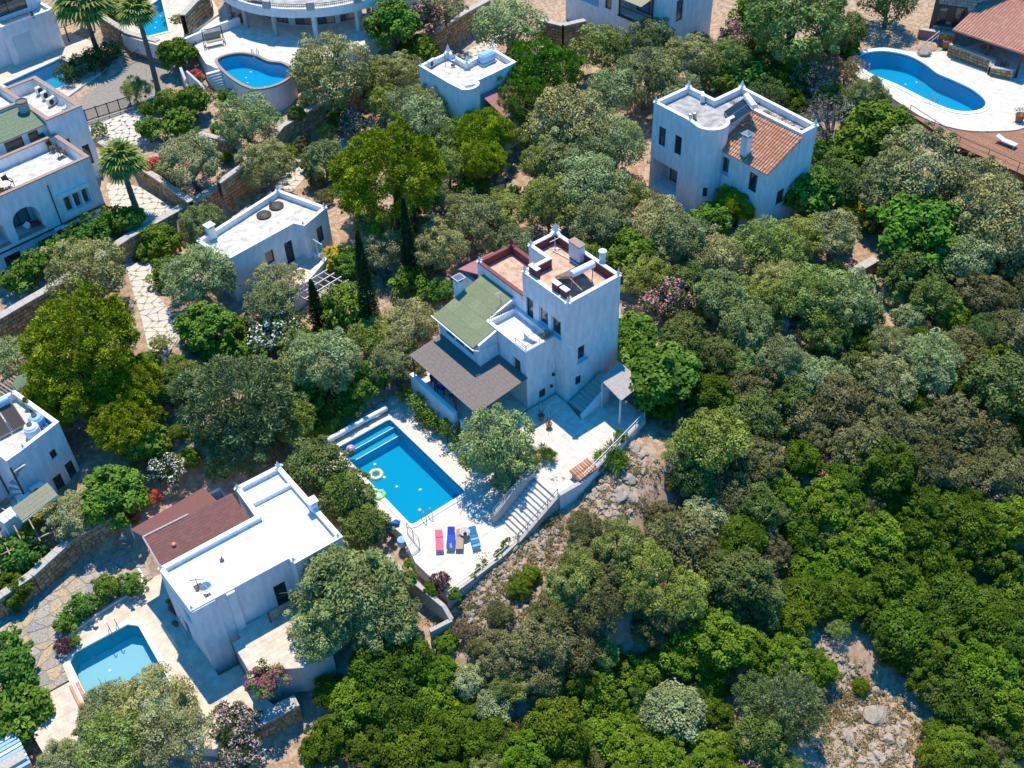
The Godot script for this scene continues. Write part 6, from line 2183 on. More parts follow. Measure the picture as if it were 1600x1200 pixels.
	stuff(part("bars", b, M.black_metal, gt))
	railing("lane_railing", "dark railing beside the lane above the gate", [Vector3(-38.019, 3.400, -46.520), Vector3(-36.526, 3.400, -48.362)], 0.9, M.black_metal, 1.0, "", 0.2)
	railing("court_railing", "metal rail at the edge of the crazy paving court", [Vector3(-37.695, 3.400, -32.527), Vector3(-35.079, 3.400, -30.487)], 0.7, M.metal, 1.2)

# ------------------------------------------------------------------ kidney pool, timber deck and stone house, top right
func make_far_pool_right():
	var at: Vector3 = Vector3(40.165, 0.000, -36.952) + Vector3(0, 3.0, 0)
	var P := func(x: float, y: float, z: float) -> Vector3: return Vector3(40.165, 0.000, -36.952) + Basis(Vector3.UP, -0.8552) * Vector3(x, y, z)
	var W := func(x: float, z: float) -> Vector2: return world_poly(Vector3(40.165, 0.000, -36.952), -0.8552, pv([[x, z]]))[0]
	var b: MB
	var kp := spline(pv([[-6.55, 0.5], [-6.8, -1.2], [-5.7, -2.9], [-3.5, -3.7], [-1.3, -3.25], [0.6, -2.4], [2.5, -2.2], [4.7, -1.8], [6.6, -0.7], [7.15, 0.7], [6.6, 2.1], [5.3, 2.9], [2.9, 2.85], [-1.0, 2.2], [-4.2, 2.0]]), 4)
	pool("large kidney-shaped turquoise pool with white rim, top right", at, -0.8552, kp, 1.6, M.pool_tile_bright, M.white_cap, "", 0.06, 0.45)
	var dk := spline(pv([[-7.1, 1.0], [-7.3, -1.6], [-6.0, -3.7], [-3.4, -4.9], [-1.0, -7.6], [1.5, -13], [8, -13], [10, -5], [11.6, 0.8], [9.6, 4.0], [7.2, 5.6], [3.9, 5.8], [0, 4.6], [-4.6, 3.3]]), 4)
	paved("pool_deck", "white stone deck round the kidney-shaped pool, top right", at, -0.8552, without(dk, offset(kp, 0.44)), Vector2(1.3, 1.3), "marble", 4, M.coping, 1.6)
	ladder("curved handrails of the kidney-shaped pool's steps, top right", P.call(3.4, 3.05, 2.9), -0.8552 + 0.1)
	ladder("handrail at the far side of the kidney-shaped pool", P.call(-4.6, 3.05, 1.9), -0.8552 + 0.3)
	# timber deck below it
	var wood := pv([[3.0, 6.0], [4.2, 5.82], [7.25, 5.65], [9.7, 4.05], [11.7, 0.8], [16, 0.6], [17.6, 8.4], [9.0, 7.9]])
	paved("timber_deck", "red-brown timber deck below the kidney-shaped pool", P.call(0, 2.9, 0), -0.8552, [wood], Vector2(2.4, 0.28), "deck_wood", 3, M.frame_brown, 0.3, 0.5)
	railing("deck_railing", "thin rail along the edge of the timber deck, right", [P.call(2.9, 2.9, 6.1), P.call(9.0, 2.9, 8.0), P.call(17.5, 2.9, 8.4)], 0.95, M.black_metal, 2.8)
	var l := thing("sun_lounger", "white lounger on the timber deck at the right edge", "sun lounger", Vector3(44.203, 2.920, -24.841), 0.7)
	lounger_parts(l, M.white_metal, M.white_cap, 0.3)
	for q in [[1592, 190, "dark potted shrub at the edge of the timber deck, right", 1.1], [1487, 222, "small dark pot by the timber deck rail", 0.7]]:
		var pt := thing("plant_pot", q[2], "pot", (Vector3(46.704, 2.950, -28.575) if q[0] == 1592 else Vector3(39.671, 2.950, -25.606)), 0.0)
		flower_pot_parts(pt, q[3] * 1.6, Color(0.05, 0.10, 0.03))
	# tiled poolside pergola
	var o := thing("tiled_pavilion", "open pavilion with a red tiled roof beside the big pool", "pavilion", Vector3(40.165, 0.000, -36.952), -0.8552)
	tile_roof(o, Vector3(-0.9, 5.6, -6.4), Vector3(6.6, 5.6, -6.4), Vector3(-0.9, 7.3, -13.2), M.terracotta_pink, 0.30, "tiled_roof")
	for q in [[-0.6, -6.7], [2.9, -6.7], [6.3, -6.7], [-0.6, -12.9], [6.3, -12.9]]:
		b = MB.new()
		b.box(Vector3(q[0], 4.2, q[1]), Vector3(0.2, 2.9, 0.2))
		part("post", b, M.wood, o)
	for x in [-0.6, 2.9, 6.3]:
		b = MB.new()
		b.beam(Vector3(x, 5.5, -6.5), Vector3(x, 7.1, -13.0), 0.12, 0.16)
		part("beam", b, M.wood, o)
	stone_wall("counter_wall", "low pale stone counter wall under the tiled pavilion", [W.call(-0.8, -6.5), W.call(3.9, -6.3), W.call(4.2, -5.6), W.call(6.2, -6.2)], [4.1, 4.1, 3.7, 3.9], [2.9, 2.9, 2.9, 2.9], 0.35)
	var tb := thing("dining_table", "wooden table in the shade of the tiled pavilion", "table", P.call(1.8, 3.02, -9.0), -0.8552)
	table_parts(tb, 0.7, 0.74, M.wood_pale, M.wood)
	var ch := thing("pavilion_chair", "orange-tan chair under the tiled pavilion", "chair", P.call(4.6, 3.02, -7.6), -0.8552 + 1.0)
	armchair_parts(ch, M.wood_pale)
	# stone house behind
	o = thing("stone_house", "pale stone house with brown windows at the top right edge", "house", Vector3(40.165, 0.000, -36.952), -0.8552)
	shell(o, pv([[-4.6, -9.0], [-1.2, -10.4], [0.5, -13.6], [10, -13.6], [10, -20], [-4.6, -20]]), 2.0, 9.5, 9.0, M.mortar, M.cream_roof, M.white_cap, [
		[0, 0.5, 1.4, 4.2, 6.2, "b"], [0, 2.1, 3.0, 4.2, 6.2, "b"], [1, 1.0, 2.0, 4.2, 6.0, "b"]], 0.3)
	for seg in [[-4.6, -9.0, -1.2, -10.4, [[0.5, 1.4], [2.1, 3.0]]], [-1.2, -10.4, 0.5, -13.6, [[1.0, 2.0]]]]:
		var a := Vector2(seg[0], seg[1])
		var e := Vector2(seg[2], seg[3])
		var d := (e - a).normalized()
		var n := Vector2(-d.y, d.x)
		if n.y < 0:
			n = -n
		var sb := [MB.new(), MB.new()]
		var v := 3.0
		while v < 9.3:
			var uu := rng.randf_range(-0.2, 0)
			while uu < a.distance_to(e):
				var w := rng.randf_range(0.3, 0.6)
				var hit := false
				for h in seg[4]:
					if uu + w > h[0] - 0.1 and uu < h[1] + 0.1 and v > 3.9 and v < 6.2:
						hit = true
				if not hit and uu > 0:
					var p := a + d * (uu + w / 2) + n * 0.02
					sb[rng.randi() % 2].bbox(Vector3(p.x, v + 0.13, p.y), Vector3(w - 0.03, 0.25, 0.08 + rng.randf_range(0, 0.05)), 0.03, Basis(Vector3(d.x, 0, d.y), Vector3.UP, Vector3(d.x, 0, d.y).cross(Vector3.UP)))
				uu += w
			v += 0.28
		stuff(part("wall_stones", sb[0], M.rock, o))
		stuff(part("wall_stones", sb[1], M.concrete, o))
	plain_wall("planter_wall", "low red-brown planter wall below the stone house windows", [W.call(-4.9, -7.6), W.call(-1.6, -8.9)], [4.0, 4.0], [2.5, 2.5], 0.4, M.pink_roof, M.concrete)
	var pt2 := thing("flower_pot", "terracotta pot with green plant by the stone house", "flower pot", Vector3(44.828, 3.050, -43.275), 0.0)
	flower_pot_parts(pt2, 1.7, Color(0.1, 0.16, 0.03))
	railing("step_rail", "pale handrail of the steps beside the stone house", [Vector3(42.565, 3.100, -42.829), Vector3(44.063, 3.600, -43.900)], 0.9, M.white_metal, 1.0)
	var bs := thing("boulder", "pale boulder at the head of the big pool", "rock", Vector3(42.275, 3.000, -42.227), 0.4)
	mi("stone", rock_mesh(5, 0.7), M.rock, bs)

# ------------------------------------------------------------------ rocks and small things on the slope
func rock_mesh(seed_: int, r: float) -> ArrayMesh:
	var f := FastNoiseLite.new()
	f.seed = seed_
	f.frequency = 0.9
	var b := MB.new()
	var n := 7
	var S := func(i: int, j: int) -> Vector3:
		var a := TAU * (i % 10) / 10.0
		var e := -PI / 2 + PI * j / n
		var d := Vector3(cos(a) * cos(e), sin(e), sin(a) * cos(e))
		var k := 1.0 + f.get_noise_3d(d.x * 1.6, d.y * 1.6, d.z * 1.6) * 0.9
		d = d * k
		# knock flat faces into it
		for q in [Vector3(0.7, 0.5, 0.3), Vector3(-0.5, 0.7, 0.4), Vector3(0.1, 0.3, -0.9), Vector3(-0.8, 0.1, -0.3)]:
			var o: float = d.dot(q.normalized()) - 0.72
			if o > 0:
				d -= q.normalized() * o
		return Vector3(d.x * 1.2, d.y * 0.75 + 0.3, d.z) * r
	for i in 10:
		for j in n:
			if j > 0:
				b.tri(S.call(i, j), S.call(i, j + 1), S.call(i + 1, j))
			if j < n - 1:
				b.tri(S.call(i + 1, j), S.call(i, j + 1), S.call(i + 1, j + 1))
	return b.done()

func make_small_things():
	var rocks := []
	for k in 4:
		rocks.append(rock_mesh(40 + k * 7, 1.0))
	for q in [
		[21.46, 23.31, 0.77, 0.00, "largest grey boulder in the clearing at lower right"],
		[19.39, 24.69, 0.49, 1.37, "pale boulder left of the largest one, lower right"],
		[21.98, 24.97, 0.38, 2.74, "upper pale rock of three below the largest boulder"],
		[22.68, 25.22, 0.41, 4.11, "right-hand pale rock of three below the largest boulder"],
		[22.62, 24.49, 0.34, 5.48, "small rock of three below the largest boulder"],
		[20.72, 25.56, 0.30, 0.65, "flat pale rock in the middle of the clearing"],
		[20.99, 25.99, 0.37, 2.02, "long pale rock lowest in the clearing"],
		[19.41, 23.96, 0.27, 3.39, "small rock above the pale boulder in the clearing"],
		[29.72, 26.32, 0.45, 4.76, "pale rock in the bottom right corner"],
		[7.86, 5.94, 0.43, 6.13, "pale rock high in the red gap beside the marble terrace"],
		[8.15, 6.53, 0.47, 1.30, "flat pale rock in the red gap beside the marble terrace"],
		[8.52, 7.18, 0.34, 2.67, "small rock right of the flat one in the red gap"],
		[6.03, 8.62, 0.29, 4.04, "rock under the terrace kerb beside the spiky bush"],
		[7.55, 8.98, 0.50, 5.41, "broad pale rock in the middle of the rocky gap"],
		[6.91, 10.22, 0.66, 0.58, "layered grey boulder at the foot of the rocky gap"],
		[7.53, 10.47, 0.49, 1.95, "second boulder beside the layered grey one"],
		[5.86, 9.93, 0.29, 3.32, "low rock left of the layered grey boulder"],
		[18.65, 19.28, 0.35, 4.69, "pale rock on the narrow path at lower right"],
		[20.05, 20.55, 0.27, 6.06, "little white rock above the clearing"],
		[-0.54, 18.25, 0.38, 1.23, "pale rock on the bare slope below the pool deck"],
		[-1.44, 18.89, 0.31, 2.60, "small pale rock lowest on the slope below the pool deck"],
		[-15.73, -0.51, 0.32, 3.97, "pale rock in the garden left of the central pool"],
		[-16.03, 0.63, 0.41, 5.34, "pale rock above the central pool's far corner"],
		[8.24, 18.13, 0.19, 0.51, "tiny white rock in the bottom thicket"]]:
		var t := thing("boulder", q[4], "rock", Vector3(q[0], ground_at(q[0], q[1]) - q[2] * 0.1, q[1]), q[3])
		var m := mi("stone", rocks[int(q[3] * 10) % 4], M.rock, t)
		m.scale = Vector3(q[2], q[2] * 0.8, q[2])
	# loose stones strewn over the bare slope: nobody could count them
	var mm := MultiMesh.new()
	mm.transform_format = MultiMesh.TRANSFORM_3D
	mm.mesh = rocks[0]
	var spots := []
	for q in [[7.39, 7.54, 1.74, 150], [6.08, 9.92, 2.13, 220], [-2.00, 17.56, 2.60, 380], [1.38, 14.14, 1.86, 150], [21.11, 23.86, 2.76, 240], [20.54, 21.31, 1.45, 70], [20.02, 26.39, 2.68, 150], [18.96, 19.60, 1.22, 90], [-2.68, -26.13, 3.46, 120], [29.25, -11.02, 2.07, 60], [26.19, -3.18, 2.42, 80], [-16.16, 0.11, 2.36, 140]]:
		for k in int(q[3]):
			var a := rng.randf() * TAU
			var r: float = sqrt(rng.randf()) * q[2]
			spots.append(Vector2(q[0] + cos(a) * r, q[1] + sin(a) * r))
	mm.instance_count = spots.size()
	for i in spots.size():
		var s := 0.06 + 0.20 * pow(rng.randf(), 3.0)
		mm.set_instance_transform(i, Transform3D(Basis(Vector3.UP, rng.randf() * TAU).scaled(Vector3(s, s * 0.7, s)), Vector3(spots[i].x, ground_at(spots[i].x, spots[i].y) + 0.02, spots[i].y)))
	var o := MultiMeshInstance3D.new()
	o.name = "rubble"
	o.multimesh = mm
	o.material_override = M.rock
	o.set_meta("kind", "stuff")
	o.set_meta("label", "pale rubble strewn over the bare red slope")
	add_child(o)
	# covered heaps seen through the trees on the right
	for q in [[1338, 545, "pale crumpled sheet lying between trees on the right", 1.0, 0], [1318, 556, "blue crumpled sheet beside the pale one between trees", 0.8, 1], [1226, 510, "blue plastic barrel in deep shade between the trees", 0.8, 2]]:
		var at: Vector3 = [Vector3(25.667, 0.000, -2.187), Vector3(24.534, 0.000, -1.472), Vector3(20.959, 0.000, -5.099)][q[4]]
		at.y = ground_at(at.x, at.z)
		var t := thing("tarpaulin" if q[4] < 2 else "barrel", q[2], "tarpaulin" if q[4] < 2 else "barrel", at, 0.5)
		var b := MB.new()
		if q[4] == 2:
			b.lathe([Vector2(0, 0), Vector2(0.3, 0), Vector2(0.33, 0.25), Vector2(0.30, 0.3), Vector2(0.33, 0.6), Vector2(0.29, 0.9), Vector2(0, 0.92)], Vector3.ZERO, 14)
			part("body", b, M.tank_blue, t)
		else:
			var g := []
			for j in 8:
				for i in 8:
					var u := (i - 3.5) / 3.5
					var v := (j - 3.5) / 3.5
					g.append(Vector3(u * 1.4 * q[3], maxf(0.0, 0.9 - u * u * 0.7 - v * v * 0.7) * q[3] + rng.randf_range(-0.12, 0.12), v * 1.1 * q[3]))
			for j in 7:
				for i in 7:
					b.quad(g[j * 8 + i], g[j * 8 + 8 + i], g[j * 8 + 9 + i], g[j * 8 + i + 1])
			part("sheet", b, M.white_metal if q[4] == 0 else M.tank_blue, t)
	var um := thing("parasol", "red parasol half hidden by olives behind the green roof", "parasol", Vector3(-2.718, 0.300, -15.636), 0.0)
	var b := MB.new()
	for k in 8:
		var a := TAU * k / 8.0
		var c := TAU * (k + 1) / 8.0
		b.tri(Vector3(cos(a) * 1.15, 2.1, -sin(a) * 1.15), Vector3(cos(c) * 1.15, 2.1, -sin(c) * 1.15), Vector3(0, 2.6, 0))
	part("canopy", b, M.pink, um)
	b = MB.new()
	b.tube([Vector3(0, 0, 0), Vector3(0, 2.65, 0)], [0.03, 0.03], 6)
	part("pole", b, M.wood_pale, um)

# ------------------------------------------------------------------ plants
func leaves_mesh(cen: Array, rad: Array, per: int, L: float, W: float, c0: Color, c1: Color, up := 0.4, squash := 0.85, core := Vector3.INF, tips := false) -> ArrayMesh:
	var n := cen.size() * per
	var v := PackedVector3Array()
	var nn := PackedVector3Array()
	var cc := PackedColorArray()
	var ix := PackedInt32Array()
	v.resize(n * 4)
	nn.resize(n * 4)
	cc.resize(n * 4)
	ix.resize(n * 6)
	var at := 0
	for i in cen.size():
		var c: Vector3 = cen[i]
		var r: float = rad[i]
		var outw := Vector3.ZERO
		if core != Vector3.INF:
			outw = (c - core).normalized()
		var tint := rng.randf_range(0.78, 1.22)
		var mixc := rng.randf()
		for k in per:
			var d := Vector3(rng.randfn(), rng.randfn(), rng.randfn()).normalized()
			d = (d + outw * 0.55 + Vector3(0, up * 0.5, 0)).normalized()
			var p := c + Vector3(d.x, d.y * squash, d.z) * r * (0.45 + 0.6 * sqrt(rng.randf()))
			var nrm := (d * 0.7 + Vector3(rng.randfn() * 0.5, rng.randfn() * 0.5 + up, rng.randfn() * 0.5)).normalized()
			var ax := nrm.cross(Vector3(rng.randfn(), rng.randfn(), rng.randfn())).normalized()
			if tips:   # needles and blades stand outwards
				ax = (d + Vector3(rng.randfn(), rng.randfn(), rng.randfn()) * 0.45).normalized()
				nrm = ax.cross(Vector3(rng.randfn(), rng.randfn(), rng.randfn())).normalized()
				if nrm.y < 0:
					nrm = -nrm
			var sd := ax.cross(nrm) * W * 0.5
			var l := ax * L * 0.5 * rng.randf_range(0.55, 1.4)
			v[at] = p - l
			v[at + 1] = p + sd - nrm * W * 0.12
			v[at + 2] = p + l
			v[at + 3] = p - sd - nrm * W * 0.12
			var q := c0.lerp(c1, clampf(mixc * 0.8 - 0.1 + rng.randf() * 0.5, 0, 1)) * (tint * rng.randf_range(0.8, 1.2))
			for m in 4:
				nn[at + m] = nrm
				cc[at + m] = q
			var t := (at >> 2) * 6
			ix[t] = at
			ix[t + 1] = at + 2
			ix[t + 2] = at + 1
			ix[t + 3] = at
			ix[t + 4] = at + 3
			ix[t + 5] = at + 2
			at += 4
	var arr := []
	arr.resize(Mesh.ARRAY_MAX)
	arr[Mesh.ARRAY_VERTEX] = v
	arr[Mesh.ARRAY_NORMAL] = nn
	arr[Mesh.ARRAY_COLOR] = cc
	arr[Mesh.ARRAY_INDEX] = ix
	var m := ArrayMesh.new()
	m.add_surface_from_arrays(Mesh.PRIMITIVE_TRIANGLES, arr)
	return m

# kind: radius, centre height over radius, vertical squash, clumps, clump size, leaves each, leaf length, width, two colours, upward bias, blades
var kinds := {
	"olive": [2.8, 1.15, 0.86, 120, 0.225, 105, 0.22, 0.085, Color(0.138, 0.154, 0.050), Color(0.358, 0.363, 0.154), 0.35, false, 6, 9],
	"olive_green": [2.8, 1.1, 0.84, 120, 0.225, 105, 0.22, 0.09, Color(0.108, 0.146, 0.028), Color(0.286, 0.324, 0.086), 0.35, false, 5, 9],
	"olive_grey": [2.6, 1.1, 0.84, 120, 0.225, 105, 0.22, 0.085, Color(0.151, 0.173, 0.073), Color(0.356, 0.373, 0.189), 0.35, false, 4, 9],
	"pine": [3.9, 1.15, 0.80, 300, 0.15, 120, 0.24, 0.07, Color(0.121, 0.193, 0.009), Color(0.374, 0.429, 0.022), 0.9, true, 3, 26],
	"pine_bright": [3.4, 1.15, 0.85, 200, 0.15, 90, 0.3, 0.09, Color(0.07, 0.16, 0.01), Color(0.16, 0.27, 0.02), 0.9, true, 2, 22],
	"pine_grey": [3.6, 1.2, 0.95, 170, 0.18, 95, 0.32, 0.09, Color(0.125, 0.155, 0.045), Color(0.270, 0.290, 0.110), 0.6, true, 2, 18],
	"broad": [2.0, 1.0, 0.9, 90, 0.25, 90, 0.24, 0.15, Color(0.05, 0.11, 0.014), Color(0.16, 0.25, 0.035), 0.5, false, 3, 9],
	"bright": [1.9, 1.0, 0.85, 90, 0.25, 100, 0.24, 0.16, Color(0.055, 0.130, 0.012), Color(0.130, 0.230, 0.028), 0.7, false, 2, 10],
	"carob": [2.4, 0.95, 0.85, 110, 0.23, 95, 0.19, 0.12, Color(0.054, 0.095, 0.023), Color(0.153, 0.199, 0.063), 0.45, false, 4, 10],
	"maquis": [1.8, 0.72, 0.8, 96, 0.235, 100, 0.155, 0.1, Color(0.036, 0.072, 0.006), Color(0.109, 0.170, 0.016), 0.5, false, 7, 10],
	"maquis_light": [1.7, 0.72, 0.8, 90, 0.24, 100, 0.155, 0.1, Color(0.054, 0.112, 0.008), Color(0.148, 0.213, 0.020), 0.55, false, 6, 9],
	"dull": [1.9, 0.78, 0.85, 96, 0.235, 100, 0.17, 0.08, Color(0.090, 0.095, 0.030), Color(0.225, 0.202, 0.089), 0.4, false, 7, 9],
	"pale": [1.9, 0.8, 0.85, 96, 0.22, 110, 0.15, 0.09, Color(0.18, 0.21, 0.1), Color(0.33, 0.36, 0.2), 0.5, false, 2, 20],
	"dry": [1.3, 0.7, 0.8, 46, 0.28, 60, 0.22, 0.07, Color(0.20, 0.13, 0.07), Color(0.36, 0.24, 0.14), 0.3, true, 2, 5],
	"yellow": [1.2, 0.75, 0.85, 44, 0.3, 60, 0.24, 0.10, Color(0.24, 0.22, 0.02), Color(0.40, 0.34, 0.04), 0.6, false, 1, 5],
	"shrub": [1.0, 0.75, 0.9, 36, 0.33, 62, 0.2, 0.11, Color(0.06, 0.14, 0.018), Color(0.14, 0.24, 0.04), 0.5, false, 2, 5],
	"clipped": [1.0, 0.95, 1.05, 80, 0.2, 70, 0.1, 0.06, Color(0.09, 0.17, 0.012), Color(0.15, 0.24, 0.02), 0.3, false, 1, 20],
	"oleander": [1.5, 0.9, 0.9, 46, 0.28, 60, 0.26, 0.07, Color(0.07, 0.12, 0.03), Color(0.13, 0.19, 0.05), 0.5, true, 1, 7],
	"bougainvillea": [1.2, 0.8, 0.8, 36, 0.3, 50, 0.2, 0.12, Color(0.08, 0.15, 0.02), Color(0.15, 0.24, 0.04), 0.4, false, 1, 5],
	"purple": [0.9, 0.8, 0.9, 30, 0.3, 60, 0.26, 0.06, Color(0.10, 0.05, 0.06), Color(0.19, 0.10, 0.10), 0.5, true, 1, 4],
	"spiky": [1.1, 0.6, 0.7, 16, 0.4, 60, 0.6, 0.06, Color(0.08, 0.16, 0.02), Color(0.17, 0.26, 0.04), 0.8, true, 1, 3],
	"bare": [2.0, 0.95, 0.85, 70, 0.26, 30, 0.24, 0.05, Color(0.20, 0.18, 0.14), Color(0.32, 0.29, 0.25), 0.3, true, 1, 8],
}
var models := {}
var petals := {}

func crown_points(R: float, k: float, sy: float, n: int, cr: float, seed_: int, lobes: int, flat: float) -> Array:
	var f := FastNoiseLite.new()
	f.seed = seed_
	f.frequency = 0.8
	var cen := []
	var rad := []
	var dirs := []
	var off := rng.randf() * TAU
	for j in lobes:
		var y := 1.0 - 1.45 * (j + 0.4) / lobes
		var a := off + j * 2.39996 + rng.randf_range(-0.5, 0.5)
		var s := sqrt(maxf(0.0, 1.0 - y * y))
		dirs.append([Vector3(cos(a) * s, y, sin(a) * s), rng.randf_range(0.86, 1.10)])
	var wide := 1.0 - 1.15 / lobes
	for i in n:
		var y := 1.0 - 1.55 * (i + 0.5) / n
		var a := i * 2.39996 + rng.randf_range(-0.3, 0.3)
		var s := sqrt(maxf(0.0, 1.0 - y * y))
		var d := Vector3(cos(a) * s, y, sin(a) * s)
		var best := 0.0
		var reach := 1.0
		for q in dirs:
			var c: float = d.dot(q[0])
			if c > best:
				best = c
				reach = q[1]
		var m: float = (flat + (0.88 - flat) * smoothstep(wide - 0.20, wide + 0.14, best)) * reach * (1.0 + 0.2 * f.get_noise_3d(d.x * 2.5, d.y * 2.5, d.z * 2.5)) * rng.randf_range(0.92, 1.05)
		var thin := 1.0
		if i % 6 == 0:
			m *= rng.randf_range(0.45, 0.75)
		elif i % 9 == 1:   # stray sprays beyond the outline
			m *= rng.randf_range(1.1, 1.3)
			thin = 0.55
		cen.append(Vector3(d.x * R * m, R * k + d.y * R * sy * m, d.z * R * m))
		rad.append(R * cr * thin * rng.randf_range(0.7, 1.2))
	return [cen, rad]

func trunk_mesh(R: float, k: float, cen: Array, bare := false) -> ArrayMesh:
	var b := MB.new()
	var lean := Vector3(rng.randf_range(-0.15, 0.15), 0, rng.randf_range(-0.15, 0.15)) * R
	var fork := Vector3(0, R * k * 0.42, 0) + lean
	b.tube([Vector3(0, -0.6, 0), Vector3(0, 0.1, 0), fork * 0.55, fork], [R * 0.115, R * 0.085, R * 0.065, R * 0.06], 8)
	var m := 14 if bare else 7
	for i in m:
		var t: Vector3 = cen[(i * 13 + 4) % cen.size()]
		var mid := fork.lerp(t, 0.5) + Vector3(rng.randf_range(-0.1, 0.1), 0.08, rng.randf_range(-0.1, 0.1)) * R
		b.tube([fork - Vector3(0, 0.05, 0), mid, t], [R * 0.045, R * 0.028, R * 0.01], 5, false)
	for i in m:   # bare twigs that stick out at the limbs' ends
		var t: Vector3 = cen[(i * 13 + 4) % cen.size()]
		var d := (t - Vector3(0, R * k * 0.6, 0)).normalized()
		b.tube([t, t + d * R * 0.12 + Vector3(rng.randf_range(-0.1, 0.1), 0.08, rng.randf_range(-0.1, 0.1)) * R, t + d * R * 0.27 + Vector3(rng.randf_range(-0.1, 0.1), 0.1, rng.randf_range(-0.1, 0.1)) * R], [R * 0.012, R * 0.009, R * 0.004], 4, false)
	return b.done()

func model(kind: String) -> Array:   # [trunk, crown, petals] variants, made when first asked for
	if not models.has(kind):
		var q: Array = kinds[kind]
		var out := []
		for s in q[12]:
			rng.seed = hash(kind) + s * 77
			# every variant has its own build and its own shade of the kind's colours
			var den := rng.randf_range(0.72, 1.0) if not kind.begins_with("pine") else 1.0
			var big := rng.randf_range(0.85, 1.25)
			var hue := Color(rng.randf_range(0.86, 1.08), rng.randf_range(0.94, 1.1), rng.randf_range(0.75, 1.1)) * rng.randf_range(0.85, 1.2)
			var cp := crown_points(q[0], q[1], q[2] * rng.randf_range(0.88, 1.1), int(q[3] * lerpf(den, 1.0, 0.4)), q[4] * big, int(rng.randi() % 1000), maxi(3, int(q[13] * rng.randf_range(0.6, 1.25))), 0.72 if kind.begins_with("pine") else 0.50)
			var crown := leaves_mesh(cp[0], cp[1], int(q[5] * den * (1.15 if big > 1.05 else 1.0)), q[6] * rng.randf_range(0.85, 1.25), q[7] * rng.randf_range(0.85, 1.2), q[8] * hue, q[9] * hue, q[10], 0.85, Vector3(0, q[0] * q[1] * 0.7, 0), q[11])
			var outer := []
			var orad := []
			for i in cp[0].size():
				if i % 4 and cp[0][i].y > q[0] * q[1] * 0.75:
					outer.append(cp[0][i])
					orad.append(cp[1][i] * 1.12)
			out.append([trunk_mesh(q[0], q[1], cp[0], kind == "bare"), crown, outer, orad])
		models[kind] = out
		rng.seed = 99
	return models[kind]

func petal_mesh(kind: String, col: String) -> ArrayMesh:
	var key := kind + col
	if not petals.has(key):
		var mo: Array = model(kind)[0]
		var c: Array = {"pink": [Color(0.62, 0.20, 0.30), Color(0.80, 0.42, 0.50)], "pale": [Color(0.55, 0.30, 0.36), Color(0.72, 0.50, 0.55)], "magenta": [Color(0.48, 0.01, 0.22), Color(0.66, 0.06, 0.36)], "red": [Color(0.62, 0.01, 0.06), Color(0.8, 0.05, 0.12)],
			"white": [Color(0.72, 0.72, 0.66), Color(0.85, 0.85, 0.80)], "orange": [Color(0.62, 0.10, 0.02), Color(0.75, 0.22, 0.05)]}[col]
		rng.seed = hash(key)
		petals[key] = leaves_mesh(mo[2], mo[3], {"pink": 46, "pale": 40, "magenta": 34, "red": 90, "white": 34, "orange": 40}[col], 0.13, 0.11, c[0], c[1], 0.7)
	return petals[key]

